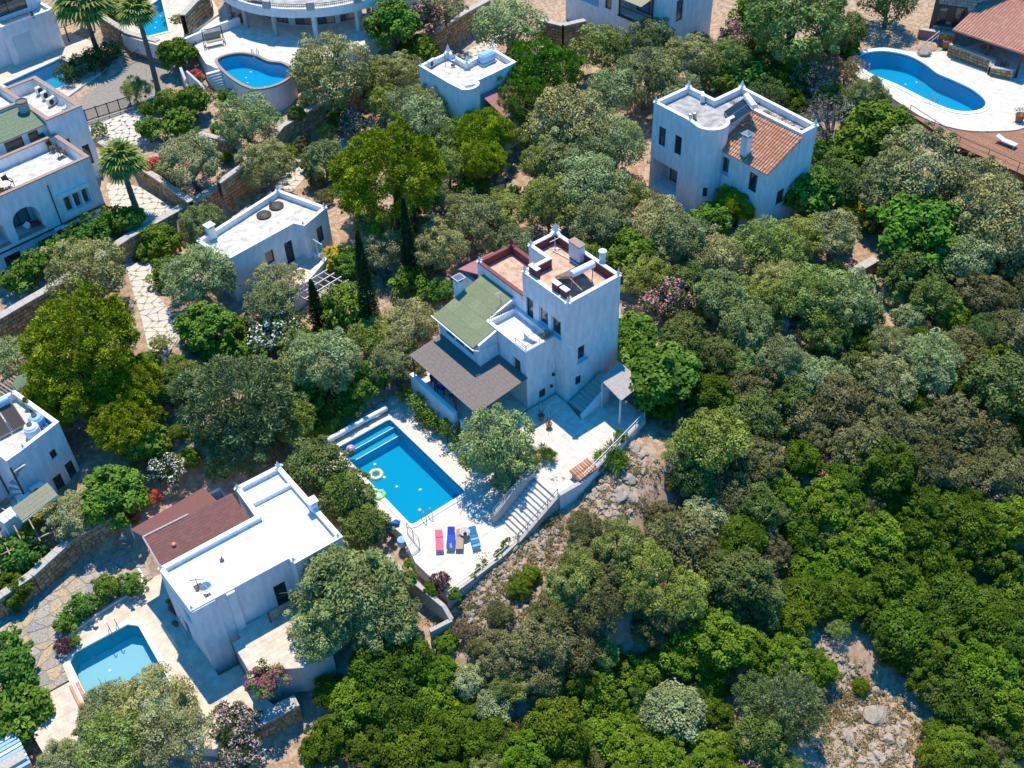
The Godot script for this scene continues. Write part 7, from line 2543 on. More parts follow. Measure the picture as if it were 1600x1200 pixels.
func make_plants():
	for q in [
		["olive", -16.11, -38.01, 4.21, "large grey-green olive in front of the raised kidney pool", "", null],
		["olive_grey", -22.58, -30.12, 2.87, "round grey-green olive left of the long stone wall's end", "", null],
		["olive_grey", -26.80, -24.49, 3.02, "round grey-green olive beside the short fan palm", "", null],
		["olive", -20.60, -25.92, 2.65, "olive against the long stone wall below the grey-green one", "", null],
		["olive_grey", -15.91, -27.84, 2.07, "slim grey olive between the big dome pine and the lane", "", null],
		["olive", -9.66, -40.71, 2.51, "olive leaning over the lane left of the rounded house", "", null],
		["olive", -6.38, -35.15, 2.53, "olive in front of the rounded house's blue-shaded wall", "", null],
		["olive_green", -11.08, -36.86, 2.09, "small olive at the foot of the lane wall, upper left", "", null],
		["olive_green", -8.46, -32.11, 2.02, "olive crown just behind the big dome pine", "", null],
		["pine", -9.10, -19.51, 5.15, "big yellow-green dome pine left of the rounded house", "", null],
		["pine", -1.60, -29.71, 2.90, "rounded yellow-green pine just below the pink lean-to roof", "", null],
		["pine", -1.73, -26.12, 2.38, "small pine clump under the rounded pine, top centre", "", null],
		["pine_bright", 4.21, -37.53, 3.88, "bright green pine right of the rounded house, upper part", "", null],
		["pine_bright", 2.10, -33.74, 3.09, "bright green pine right of the pink roof, lower part", "", null],
		["olive", 0.94, -46.95, 3.61, "large olive above the stone-walled lane, top centre", "", null],
		["olive", -5.44, -51.54, 2.65, "olive at the top edge over the pink oleander", "", null],
		["broad", -10.31, -47.02, 2.73, "bright citrus tree beside the pink oleander at the lane", "", null],
		["oleander", -7.11, -49.57, 2.12, "large pink oleander by the lane, top left of centre", "pink", null],
		["oleander", -14.14, -35.05, 1.58, "pale pink oleander between the lane wall and dome pine", "pale", null],
		["oleander", 23.70, -44.17, 2.17, "pink oleander below the balcony house, top right", "pink", null],
		["olive_green", 10.21, -42.16, 3.13, "olive in front of the balcony house's arched opening", "", null],
		["olive", 13.91, -36.37, 3.01, "broad olive below the balcony house, left one", "", null],
		["olive", 18.59, -39.52, 2.83, "olive directly under the balcony house's corner", "", null],
		["olive_green", 28.63, -40.48, 4.64, "large soft green tree at the top edge right of centre", "", null],
		["shrub", 24.06, -38.16, 2.22, "light green shrubs behind the tiled-wing house", "", null],
		["carob", 20.05, -38.13, 1.97, "dark shrub left of the light green shrubs, upper right", "", null],
		["carob", 25.23, -34.61, 2.05, "dense dark tree behind the tiled-wing house's chimney", "", null],
		["bare", 29.84, -36.32, 2.30, "thin grey tree above the tiled-wing house", "", null],
		["bare", 29.82, -28.94, 3.00, "grey half-bare tree left of the big kidney pool", "", null],
		["olive_grey", 33.46, -31.88, 2.24, "silvery olive at the edge of the big kidney pool", "", null],
		["broad", 32.93, -25.98, 3.14, "dark citrus tree below the big kidney pool", "", null],
		["broad", 30.61, -24.58, 2.02, "small dark citrus right of the terracotta wing", "", null],
		["olive", 34.20, -18.09, 4.18, "wide olive below the timber deck, left one", "", null],
		["olive", 38.83, -16.37, 3.22, "wide olive below the timber deck, right one", "", null],
		["carob", 39.95, -48.03, 2.98, "dark tree in the shade of the stone house", "", null],
		["carob", 34.79, -44.15, 2.30, "dark shrub between soft green tree and stone house", "", null],
		["broad", 29.10, -39.17, 2.10, "dark leafy shrub under the large soft green tree", "", null],
		["spiky", 34.91, -46.86, 1.44, "bluish plant at the head of the kidney pool", "", null],
		["olive", 6.09, -27.75, 3.74, "tall olive left of the tiled-wing house, highest in its clump", "", null],
		["olive", 10.43, -34.34, 2.75, "olive behind the clump left of the tiled-wing house", "", null],
		["olive", 10.32, -26.57, 2.72, "olive touching the tiled-wing house's left wall", "", null],
		["olive_green", 3.92, -24.76, 2.58, "olive on the left of the clump beside tiled-wing house", "", null],
		["olive", 7.45, -20.10, 3.12, "olive at the front of the clump beside tiled-wing house", "", null],
		["olive_green", 3.86, -18.57, 2.78, "olive behind the tall house's tower, left of its peak", "", null],
		["olive", 8.17, -15.98, 2.62, "olive right behind the tall house's tower", "", null],
		["olive", 12.22, -15.03, 2.69, "olive between the tower and the tiled-wing house", "", null],
		["olive", 14.23, -12.75, 2.65, "olive below the tiled-wing house's front corner", "", null],
		["pine", 19.48, -18.32, 1.93, "small upright pine in front of the terracotta wing, lower part", "", null],
		["pine", 20.40, -23.04, 1.39, "top of the small upright pine in front of the terracotta wing", "", null],
		["olive", -2.56, -16.52, 2.73, "olive behind the red lower roof of the tall house", "", null],
		["olive", -5.17, -13.77, 2.47, "olive left of the red parasol", "", null],
		["olive_green", 0.10, -18.30, 2.35, "olive right of the bare red bank, above the tall house", "", null],
		["olive", -9.89, -14.33, 2.08, "olive between the two tall cypresses", "", null],
		["olive_green", -10.64, -18.04, 1.71, "small olive left of the darker cypress's top", "", null],
		["pine_bright", -12.45, -21.02, 1.64, "low pine shrub at the lower edge of the dome pine", "", null],
		["pine_bright", -7.77, -20.62, 1.75, "low pine shrub right under the dome pine", "", null],
		["broad", 6.34, -12.48, 1.75, "dark citrus behind the tower's right corner", "", null],
		["broad", 9.93, -12.66, 2.26, "bright citrus between the tower and pink bougainvillea", "", null],
		["oleander", 12.09, -6.73, 2.05, "big pink-flowering bush right of the tall house", "pink", null],
		["bright", 8.95, -3.45, 1.71, "light green fig shrub at the tower's right wall", "", null],
		["bright", 10.45, 1.88, 2.43, "large light green fig tree right of the grey lean-to", "", null],
		["olive_grey", 16.18, -5.88, 2.31, "grey olive right of the pink-flowering bush, upper one", "", null],
		["olive_grey", 17.55, -2.71, 2.16, "grey olive right of the pink-flowering bush, lower one", "", null],
		["olive", 17.05, -11.06, 2.32, "olive above the two grey olives, right of centre", "", null],
		["olive_green", 20.69, -11.75, 2.63, "green olive below the terracotta wing, right of centre", "", null],
		["broad", 25.45, -18.94, 2.47, "dark leafy tree at the terracotta wing's right corner", "", null],
		["bright", 32.72, -12.48, 3.65, "large bright green mulberry in the right-hand grove", "", null],
		["yellow", 29.90, -17.75, 1.18, "yellow broom left of the bright green mulberry", "", null],
		["olive", 26.47, -13.45, 2.37, "olive left of the bright green mulberry", "", null],
		["olive", 38.09, -11.89, 3.62, "large olive right of the bright green mulberry", "", null],
		["olive", 35.73, -9.35, 2.39, "olive below the bright green mulberry, right", "", null],
		["olive_green", 23.90, -13.38, 2.26, "olive below the tiled wing's right corner", "", null],
		["carob", 31.34, -9.22, 2.40, "dark tree in the shade under the bright green mulberry", "", null],
		["olive_green", 22.83, -5.77, 2.78, "dark olive left of the low dry stone wall", "", null],
		["olive_grey", 25.19, -5.19, 2.59, "olive just below the low dry stone wall", "", null],
		["olive", 20.91, -7.73, 2.16, "olive left of the dark one in the right-hand grove", "", null],
		["olive", 15.49, -44.18, 2.55, "olive at the balcony house's right corner", "", null],
		["olive_green", 22.38, -39.64, 2.23, "feathery green tree between pink oleander and light shrubs", "", null],
		["olive", 16.62, -33.75, 2.62, "olive behind the tiled-wing house's left roof corner", "", null],
		["olive", 5.28, -24.11, 2.78, "olive in the middle of the clump beside tiled-wing house", "", null],
		["olive_green", 3.05, -30.27, 1.99, "small olive at the left end of the clump, above the red bank", "", null],
		["olive", 8.17, -25.35, 2.81, "olive in the heart of the clump beside tiled-wing house", "", null],
		["olive_green", 10.01, -20.01, 2.27, "olive below the tiled-wing house's dark porch", "", null],
		["olive", 0.49, -14.51, 1.77, "olive directly behind the red lower roof's corner", "", null],
		["olive_green", 10.86, -9.67, 2.10, "green olive just right of the tower's flue", "", null],
		["carob", 14.35, -9.30, 1.80, "dark bush above the big pink-flowering bush", "", null],
		["broad", 17.02, -16.74, 1.70, "leafy shrub at the foot of the tiled-wing house", "", null],
		["olive", 32.07, -18.47, 2.66, "olive left of the wide one below the timber deck", "", null],
		["carob", 27.73, -19.87, 2.49, "dark tree right of the terracotta wing, lower one", "", null],
		["olive", 40.51, -11.82, 2.53, "olive at the right edge beside the bright mulberry's neighbour", "", null],
		["olive", 36.39, -16.75, 2.31, "olive between the two wide ones below the timber deck", "", null],
		["broad", -12.60, -8.03, 1.98, "dark shrub between the tallest cypress and the pergola", "", null],
		["olive_green", -10.15, -4.72, 1.92, "olive right of the tallest cypress's foot", "", null],
		["olive", -5.30, -20.14, 1.85, "olive at the left end of the bare red bank", "", null],
		["shrub", -15.08, -0.35, 1.41, "green shrub in the garden left of the pool cover", "", null],
		["olive_green", -17.17, -0.32, 2.04, "olive in the middle of the left-hand garden", "", null],
		["shrub", -7.84, -11.70, 1.44, "green shrub right of the second cypress", "", null],
		["carob", -24.92, -0.94, 1.69, "dark shrub at the right foot of the big dome pine", "", null],
		["olive_green", -23.60, -1.87, 1.61, "olive between dome pine and grey-green conifer", "", null],
		["broad", -26.35, 3.30, 1.55, "dark shrub in the shade behind the red annex", "", null],
		["maquis_light", 22.25, -38.04, 1.73, "bright green bush behind the tiled-wing house, leftmost of a row", "", null],
		["shrub", 25.85, -40.35, 1.75, "bright green bush nearest the pink oleander, upper right", "", null],
		["maquis_light", 27.04, -36.84, 1.83, "bright green bush left of the thin grey tree", "", null],
		["shrub", 28.77, -26.83, 1.50, "low green bush under the half-bare grey tree", "", null],
		["maquis", 27.56, -33.69, 1.68, "dark green bush at the tiled-wing house's rear corner", "", null],
		["maquis_light", 31.39, -34.85, 1.57, "bright green bush between the two grey bare trees", "", null],
		["maquis", 32.29, -30.94, 1.65, "dark green bush left of the dark citrus, upper right", "", null],
		["shrub", 26.95, -50.33, 2.26, "green shrub beside the balcony house, top edge", "", null],
		["maquis_light", 30.77, -21.37, 1.65, "bright green bush below the small dark citrus", "", null],
		["olive", -6.90, -32.33, 2.72, "olive hiding the rounded house's lower walls, left one", "", null],
		["olive_green", -4.50, -30.26, 2.34, "olive hiding the rounded house's lower walls, right one", "", null],
		["olive", -8.54, -35.55, 2.30, "olive at the lane beside the rounded house", "", null],
		["olive_green", -11.81, -42.05, 2.26, "green tree right of the raised kidney pool's olive", "", null],
		["broad", -8.02, -46.88, 1.97, "leafy tree right of the bright citrus at the lane", "", null],
		["olive_green", -4.83, -25.89, 1.93, "green tree at the right edge of the big dome pine", "", null],
		["pine", -30.82, -2.87, 4.63, "biggest dome pine on the left, main crown", "", null],
		["pine", -31.45, -0.57, 3.33, "lower skirt of the big left-hand dome pine", "", null],
		["pine", -27.60, -0.62, 2.41, "right-hand lower crown beside the big dome pine", "", null],
		["pine", -33.79, 0.34, 2.14, "dark pine crown over the tank house", "", null],
		["pine", -27.78, 2.36, 2.54, "shaded pine crown below the big dome pine", "", null],
		["olive", -32.28, -10.63, 3.28, "wide olive below the terraced house's hedge", "", null],
		["olive_grey", -23.91, -10.28, 2.78, "wide grey olive at the left wall of the garden house", "", null],
		["olive_grey", -25.34, -18.87, 1.94, "grey olive above the garden house's left corner", "", null],
		["broad", -29.05, -17.30, 1.71, "citrus beside the lane, left of the garden house", "", null],
		["shrub", -27.29, -13.08, 1.44, "reddish-green shrub at the right edge of the pale path", "", null],
		["broad", -22.84, -5.42, 2.11, "light green citrus below the grey olive, left garden", "", null],
		["broad", -21.81, -4.49, 1.45, "dark citrus below the light green one, left garden", "", null],
		["olive_grey", -36.94, -4.17, 2.11, "silvery olive at the left edge beside the dome pine", "", null],
		["pine_grey", -19.06, 3.19, 3.89, "tall grey-green conifer left of the central pool", "", null],
		["pine_grey", -18.98, 5.08, 2.66, "lower boughs of the tall grey-green conifer", "", null],
		["olive", -18.21, -11.24, 2.12, "olive in front of the garden house's terrace", "", null],
		["olive", -18.10, -7.53, 2.16, "olive over the white pergola's left side", "", null],
		["olive_grey", -13.62, -1.34, 2.69, "grey olive between pergola and central pool", "", null],
		["olive_grey", -16.14, -4.42, 1.64, "grey olive left of the small cypress's foot", "", null],
		["oleander", -17.81, -5.54, 2.04, "white oleander at the foot of the small cypress", "white", null],
		["bougainvillea", -18.79, -2.32, 1.52, "magenta bougainvillea in the garden left of centre", "magenta", null],
		["olive", -7.49, -4.94, 2.21, "olive at the left eave of the green roof, upper one", "", null],
		["olive", -8.49, -2.20, 1.89, "olive left of the porch canopy", "", null],
		["shrub", -9.90, -1.67, 1.32, "bright shrub left of the porch canopy", "", null],
		["yellow", -13.88, -15.05, 1.37, "yellow-green broom right of the garden house", "", null],
		["broad", -12.49, -14.04, 1.46, "green shrub at the foot of the tall cypress", "", null],
		["shrub", -11.16, -0.40, 1.22, "dark green shrub above the central pool's far corner", "", null],
		["shrub", -11.96, 0.54, 1.03, "green shrub left of the pool cover roller", "", null],
		["spiky", -13.39, 1.29, 0.93, "yellow-green cycad above the central pool's far corner", "", null],
		["spiky", -13.99, 2.66, 0.74, "variegated plant at the central pool's far left corner", "", null],
		["broad", -15.41, -0.24, 1.87, "citrus in the middle of the left-hand garden", "", null],
		["olive_green", -15.79, 2.79, 1.82, "olive above the tree row beside the central pool", "", null],
		["bougainvillea", -6.39, -10.56, 1.02, "yellow-green bush by the chimney of the green roof", "", null],
		["shrub", -5.26, -10.41, 1.12, "bright shrub just left of the green roof's chimney", "", null],
		["carob", -13.50, 7.08, 2.18, "carob behind the low white house, upper one", "", null],
		["carob", -11.34, 9.38, 2.02, "carob between the low house and central pool, middle one", "", null],
		["carob", -10.22, 11.38, 1.78, "carob between the low house and central pool, nearest one", "", null],
		["olive_grey", -1.23, 7.51, 2.90, "big olive at the corner of the porch, by the stairs", "", null],
		["olive_grey", -0.23, 8.50, 1.79, "lower crown of the olive beside the broad stairs", "", null],
		["olive_grey", -10.56, 17.37, 3.30, "large olive right of the low house's patio, main crown", "", null],
		["olive_grey", -11.97, 19.30, 2.19, "lower left crown of the large olive by the patio", "", null],
		["olive_grey", -8.47, 18.68, 2.04, "lower right crown of the large olive by the patio", "", null],
		["pale", -13.26, 20.27, 1.03, "small grey-green bush below the large patio olive", "", null],
		["oleander", -24.70, 4.87, 1.36, "white oleander behind the red-roofed annex", "white", null],
		["broad", -27.52, 7.79, 2.19, "dense dark citrus right of the tank house", "", null],
		["olive_grey", -30.22, 8.78, 2.09, "grey-green tree by the vine pergola", "", null],
		["yellow", -33.10, 7.51, 1.24, "yellow vine over the bare pergola, left edge", "", null],
		["yellow", -34.21, 8.75, 0.97, "second yellow vine tuft over the bare pergola", "", null],
		["shrub", -33.69, 11.41, 1.72, "bright shrub above the flagged yard's wall, left edge", "", null],
		["maquis", -33.52, 13.62, 1.44, "dark shrub at the left edge above the flagged yard", "", null],
		["bougainvillea", -25.77, 6.56, 0.72, "small bush with crimson bloom beside the red annex", "red", null],
		["bougainvillea", -26.82, 8.26, 0.62, "crimson flowers at the red roof's left corner", "red", null],
		["shrub", -27.43, 13.73, 0.97, "green bush in the bed above the small pale pool, right one", "", -4.90],
		["shrub", -28.65, 15.08, 0.96, "green bush in the bed above the small pale pool, left one", "", -4.90],
		["shrub", -25.87, 13.43, 0.85, "yellow-green plant at the right end of the planting bed", "", -4.90],
		["shrub", -29.52, 16.22, 0.74, "low yellowish shrub at the left end of the planting bed", "", -4.90],
		["shrub", -28.81, 17.45, 0.49, "little yellow-green bush at the small pool's corner", "", -4.95],
		["purple", -29.19, 17.91, 0.57, "purple ground plant left of the small pale pool", "", -4.95],
		["olive", -22.13, 22.80, 2.72, "large olive over the small pale pool, right crown", "", null],
		["olive", -25.06, 22.61, 1.99, "large olive over the small pale pool, left crown", "", null],
		["olive", -20.47, 25.23, 2.29, "olive at the bottom edge beside pink oleander", "", null],
		["olive_green", -23.78, 25.56, 2.21, "olive at the bottom edge, left one", "", null],
		["olive_grey", -27.40, 25.58, 1.35, "grey bush at the bottom edge, far left", "", null],
		["oleander", -17.36, 23.76, 1.60, "pink oleander at the bottom edge near the low house", "pale", null],
		["oleander", -16.93, 25.56, 1.28, "lower pink oleander at the very bottom edge", "pale", null],
		["bougainvillea", -15.45, 22.16, 1.14, "magenta bougainvillea on the wall below the patio", "magenta", -3.60],
		["shrub", -31.55, 19.80, 1.51, "bright hedge shrub left of the sand-coloured deck, upper", "", null],
		["shrub", -30.60, 22.19, 1.71, "bright hedge shrub left of the sand-coloured deck, middle", "", null],
		["shrub", -31.17, 23.53, 1.47, "bright hedge shrub in the bottom left corner", "", null],
		["shrub", -32.82, 17.88, 1.05, "tallest tip of bright hedge at the left edge", "", null],
		["spiky", 6.60, 7.86, 1.04, "spiky green bush on the edge of the marble terrace", "", null],
		["shrub", 7.28, 6.15, 0.44, "small light plant at the terrace rail", "", 0.05],
		["spiky", 2.03, 7.67, 0.69, "yellow-leaved plant beside the porch-corner olive", "", 0.00],
		["maquis", 2.91, 9.41, 0.77, "grey-green bush at the top of the broad stairs", "", null],
		["purple", -4.96, 16.27, 0.64, "purple-red bush at the corner of the pool deck", "", -2.00],
		["maquis_light", -5.54, 16.50, 0.56, "upright green shrub at the corner of the pool deck", "", -2.20],
		["maquis_light", -4.20, 17.16, 0.48, "low green shrub on the pool deck's outer corner", "", -2.00],
		["shrub", -7.14, 14.66, 0.37, "small green plant beside the pool pump pit", "", -2.00],
		["shrub", -6.97, 15.72, 0.45, "yellowish plant on the wall of the pool deck", "", -2.00],
		["clipped", -34.68, -54.13, 0.81, "round clipped bush by the narrow blue pool, rear one", "", null],
		["clipped", -33.20, -52.00, 1.00, "round clipped bush by the narrow blue pool, front one", "", null],
		["clipped", -36.91, -32.37, 0.83, "round clipped bush beside the crazy paving court", "", null],
		["broad", -31.77, -44.41, 1.78, "bushy green tree left of the curved terrace", "", null],
		["olive_green", -34.66, -38.24, 1.47, "feathery green bush in the lane by the gate", "", null],
		["broad", -31.07, -35.83, 1.45, "citrus in the bank below the raised pool, left one", "", null],
		["broad", -28.79, -36.05, 1.57, "citrus in the bank below the raised pool, right one", "", null],
		["shrub", -32.15, -31.80, 1.29, "green shrub right of the crazy paving court", "", null],
		["shrub", -29.80, -33.44, 1.54, "shrub above the round grey-green olive, upper left", "", null],
		["bougainvillea", -30.00, -41.98, 1.01, "bright red bougainvillea on the white stub wall", "red", null],
		["bougainvillea", -30.33, -46.39, 0.91, "pink bougainvillea by the garden swing", "magenta", null],
		["bougainvillea", -26.95, -51.97, 0.94, "orange-red flowers behind the garden swing", "orange", null],
		["bougainvillea", -30.21, -25.95, 1.24, "crimson bougainvillea beside the short fan palm", "red", null],
		["shrub", -40.26, -54.28, 1.63, "light green bush behind the corner house's car port", "", null],
		["shrub", -26.47, -38.77, 0.87, "yellow-green plants at the foot of the raised pool steps", "", null],
		["broad", -31.12, -18.44, 1.27, "round oleander bush right of the terraced house", "", null],
		["carob", 34.47, 2.79, 2.73, "dark tree at the right edge, middle height", "", null],
		["shrub", -32.50, -18.16, 1.38, "last bush of the flowering row, at its right end", "", null],
		["shrub", -33.50, -17.00, 1.37, "second bush from the right in the row under the terraced house", "", null],
		["shrub", -34.60, -16.12, 1.36, "third bush from the right in the row under the terraced house", "", null],
		["shrub", -35.84, -15.60, 1.36, "middle bush of the row under the terraced house", "", null],
		["shrub", -36.93, -14.76, 1.35, "third bush from the left in the row under the terraced house", "", null],
		["shrub", -38.03, -13.47, 1.34, "second bush from the left in the row under the terraced house", "", null],
		["shrub", -39.11, -12.16, 1.32, "leftmost bush of the row under the terraced house", "", null]]:   # kind, x, z, radius, label, flower colour, own height or nothing
		plant(q[0], q[1], q[2], q[3], q[4], "", q[5], q[6])
	var zones := ["in the thicket below the patio olive", "at the bottom, left of the pale bush", "below the broad stairs and rocky gap", "on the slope right of the marble terrace", "in the grove right of the tall house", "among the grove at the right", "on the brown slope at the right edge", "in the dense thicket at lower right", "by the boulders at bottom right", "at the bottom around the pale bush", "in the garden between lane and low house", "on the terraces below the raised pool", "behind the tiled-wing house", "on the red bank above the tall house", "between the lane and the rounded house"]
	var looks := {"maquis": "dark green shrub", "maquis_light": "bright green shrub", "dull": "dull brownish shrub", "pale": "pale grey-green shrub", "dry": "dry pinkish-brown shrub", "yellow": "yellow flowering broom", "olive": "grey-green wild olive", "olive_green": "green wild olive", "olive_grey": "silver-grey wild olive", "carob": "dark glossy carob tree", "pine_grey": "blue-green rounded conifer", "shrub": "leafy green garden shrub", "broad": "dark leafy citrus shrub"}
	for q in [
		["maquis", -8.89, 21.06, 1.68, 0, "second from the top"],
		["maquis", -6.95, 20.80, 1.54, 0, "topmost"],
		["maquis_light", -10.07, 22.91, 1.73, 0, "fourth from the top"],
		["maquis", -7.73, 23.49, 1.89, 0, "fourth from the top"],
		["maquis", -11.77, 21.76, 1.20, 0, "third from the top"],
		["maquis", -11.78, 24.79, 1.58, 0, "seventh from the top"],
		["maquis_light", -5.48, 22.57, 1.60, 0, "third from the top"],
		["dull", -10.93, 23.57, 1.04, 0, "lowest"],
		["maquis_light", -4.70, 19.71, 0.71, 0, "topmost"],
		["dull", -2.72, 20.38, 0.77, 0, "topmost"],
		["dry", -3.61, 19.22, 0.78, 0, ""],
		["pale", -3.29, 21.90, 1.25, 0, ""],
		["pale", -1.79, 23.39, 1.31, 1, ""],
		["dull", -1.08, 21.06, 1.59, 1, "fifth from the top"],
		["dull", 1.24, 20.88, 1.86, 1, "third from the top"],
		["dull", 1.64, 19.18, 1.47, 1, "second from the top"],
		["maquis_light", -0.07, 16.77, 0.86, 2, "lowest"],
		["maquis_light", 0.76, 15.98, 0.65, 2, "topmost"],
		["dull", 4.21, 13.54, 1.32, 2, "second from the top"],
		["dull", 3.84, 15.79, 1.44, 2, "fifth from the top"],
		["olive_green", 6.28, 15.19, 1.66, 2, "topmost"],
		["dull", 9.70, 11.66, 1.61, 2, "topmost"],
		["dull", 10.32, 13.74, 2.17, 2, "third from the top"],
		["olive_green", 7.44, 16.43, 1.86, 2, "second from the top"],
		["dull", 11.67, 14.60, 1.63, 2, "fourth from the top"],
		["pale", 12.36, 11.50, 1.76, 2, ""],
		["dry", 11.25, 9.86, 0.70, 2, "topmost"],
		["dry", 12.88, 11.29, 0.93, 2, "lowest"],
		["olive_green", 13.55, 7.63, 2.55, 3, "topmost"],
		["olive_green", 11.81, 7.47, 1.63, 3, "lowest"],
		["carob", 16.87, 4.41, 2.09, 3, "second from the top"],
		["dull", 16.95, 1.44, 1.98, 3, "topmost"],
		["dull", 16.29, 7.88, 2.04, 3, "second from the top"],
		["carob", 11.97, 9.14, 1.63, 3, "lowest"],
		["dull", 14.26, 9.98, 1.70, 3, "lowest"],
		["olive", 19.31, -0.41, 2.09, 4, ""],
		["olive_grey", 21.37, 0.36, 2.01, 4, ""],
		["carob", 23.35, -2.69, 1.96, 5, "fourth from the top"],
		["olive_grey", 29.86, 0.70, 2.48, 5, "topmost"],
		["olive", 26.92, 1.96, 2.30, 6, ""],
		["carob", 26.65, -4.36, 1.82, 5, "second from the top"],
		["pale", 30.33, -4.92, 1.31, 5, ""],
		["maquis_light", 33.72, -4.80, 1.31, 5, ""],
		["dull", 36.21, -5.73, 2.27, 5, "second from the top"],
		["dull", 36.98, -2.28, 1.96, 5, "third from the top"],
		["dull", 32.97, -1.26, 1.86, 5, "lowest"],
		["maquis", 35.38, 0.21, 1.93, 5, ""],
		["dull", 23.32, 2.52, 2.31, 6, "topmost"],
		["dull", 20.91, 3.27, 1.81, 6, "second from the top"],
		["dull", 25.83, 3.64, 1.89, 6, "third from the top"],
		["dull", 24.08, 6.75, 2.07, 6, "seventh from the top"],
		["dull", 27.16, 5.47, 1.77, 6, "fifth from the top"],
		["dull", 30.48, 4.70, 2.27, 6, "fourth from the top"],
		["dull", 32.96, 5.68, 2.02, 6, "sixth from the top"],
		["dull", 28.24, 7.87, 2.05, 6, "eighth from the top"],
		["dull", 30.23, 8.79, 1.73, 6, "ninth from the top"],
		["dull", 32.67, 9.13, 1.87, 6, "lowest"],
		["maquis_light", 26.97, 2.45, 0.92, 6, "topmost"],
		["maquis", 19.61, 7.27, 1.59, 6, "fourth from the top"],
		["maquis", 24.94, 8.63, 2.11, 6, "fifth from the top"],
		["maquis", 22.29, 9.02, 1.64, 6, "lowest"],
		["maquis", 27.20, 10.76, 1.55, 7, "topmost"],
		["maquis", 29.20, 11.32, 1.54, 7, "second from the top"],
		["maquis_light", 33.98, 5.78, 1.38, 6, "lowest"],
		["maquis_light", 18.31, 9.70, 1.25, 3, "lowest"],
		["maquis_light", 20.78, 10.47, 1.71, 7, "topmost"],
		["maquis", 22.78, 11.63, 1.70, 7, "third from the top"],
		["dry", 18.90, 10.52, 1.01, 7, ""],
		["dry", 20.24, 7.16, 0.96, 6, ""],
		["maquis", 19.14, 11.73, 1.47, 7, "fifth from the top"],
		["maquis_light", 23.88, 12.53, 1.85, 7, "third from the top"],
		["maquis", 26.42, 12.38, 1.77, 7, "sixth from the top"],
		["maquis_light", 21.65, 13.43, 1.69, 7, "fourth from the top"],
		["maquis", 27.40, 13.95, 1.60, 7, "seventh from the top"],
		["maquis", 30.50, 12.51, 2.14, 7, "fourth from the top"],
		["maquis_light", 32.61, 12.33, 1.68, 7, "second from the top"],
		["maquis", 31.50, 14.51, 1.75, 7, "eighth from the top"],
		["maquis_light", 19.34, 14.26, 1.68, 7, "fifth from the top"],
		["maquis", 24.12, 15.20, 1.96, 7, "ninth from the top"],
		["maquis", 21.34, 16.40, 1.79, 7, "tenth from the top"],
		["maquis_light", 25.09, 16.46, 1.57, 7, "sixth from the top"],
		["maquis", 18.36, 16.73, 1.71, 7, "fill"],
		["dull", 16.83, 13.63, 1.29, 7, ""],
		["maquis", 27.35, 17.14, 2.07, 7, "lowest"],
		["maquis", 29.56, 18.07, 1.99, 8, "topmost"],
		["maquis_light", 32.26, 16.52, 1.50, 7, "lowest"],
		["maquis_light", 17.30, 17.86, 1.47, 9, "topmost"],
		["maquis", 23.97, 18.99, 2.11, 8, "second from the top"],
		["maquis", 26.07, 20.40, 2.02, 8, "fourth from the top"],
		["maquis_light", 28.52, 21.44, 2.00, 8, "topmost"],
		["maquis", 30.84, 20.33, 1.66, 8, "third from the top"],
		["maquis", 24.93, 21.53, 1.51, 8, "fifth from the top"],
		["maquis", 26.53, 23.16, 1.97, 8, "sixth from the top"],
		["maquis_light", 29.28, 23.47, 1.83, 8, "third from the top"],
		["maquis", 29.64, 25.21, 1.39, 8, "seventh from the top"],
		["maquis_light", 25.43, 26.05, 1.37, 8, "lowest"],
		["maquis", 26.46, 26.41, 1.37, 8, "lowest"],
		["maquis_light", 21.01, 21.61, 0.58, 8, "second from the top"],
		["maquis_light", 16.23, 20.89, 1.78, 9, "fifth from the top"],
		["maquis_light", 18.34, 21.02, 1.29, 9, "sixth from the top"],
		["pine_grey", 15.53, 24.57, 2.03, 9, ""],
		["carob", 13.61, 26.02, 1.88, 9, "lowest"],
		["carob", 13.80, 23.12, 1.52, 9, "topmost"],
		["pale", 9.02, 23.46, 1.96, 9, ""],
		["maquis_light", 11.90, 20.10, 1.98, 9, "second from the top"],
		["maquis_light", 9.58, 20.23, 1.57, 9, "fourth from the top"],
		["dry", 12.42, 19.71, 0.79, 9, ""],
		["maquis_light", 7.18, 20.83, 1.44, 9, "seventh from the top"],
		["maquis_light", 13.90, 20.28, 1.42, 9, "third from the top"],
		["dull", 8.50, 18.58, 1.57, 9, ""],
		["olive_green", 7.31, 18.01, 1.63, 2, "fourth from the top"],
		["olive_green", 10.07, 18.06, 1.85, 2, "lowest"],
		["carob", 13.54, 16.56, 2.10, 2, "second from the top"],
		["carob", 15.23, 17.07, 1.68, 2, "lowest"],
		["dull", 4.49, 18.67, 1.84, 2, "lowest"],
		["dull", 3.19, 20.55, 1.61, 1, "fourth from the top"],
		["maquis_light", 4.26, 22.20, 1.76, 1, "topmost"],
		["maquis", 3.10, 21.87, 1.40, 1, "topmost"],
		["maquis_light", 1.73, 25.20, 1.89, 1, "second from the top"],
		["maquis_light", 4.43, 24.82, 1.72, 1, "third from the top"],
		["maquis_light", -0.20, 26.75, 1.66, 1, "lowest"],
		["maquis", -2.42, 25.56, 1.62, 1, "lowest"],
		["maquis", -4.69, 24.95, 1.77, 0, "sixth from the top"],
		["maquis_light", -6.93, 25.72, 1.69, 0, "lowest"],
		["maquis", -9.19, 25.60, 1.55, 0, "lowest"],
		["maquis_light", 6.28, 25.56, 1.58, 1, "fourth from the top"],
		["maquis_light", 8.14, 26.00, 1.37, 9, "eighth from the top"],
		["dull", 0.95, 22.49, 1.37, 1, "lowest"],
		["dry", 4.28, 22.20, 0.78, 1, ""],
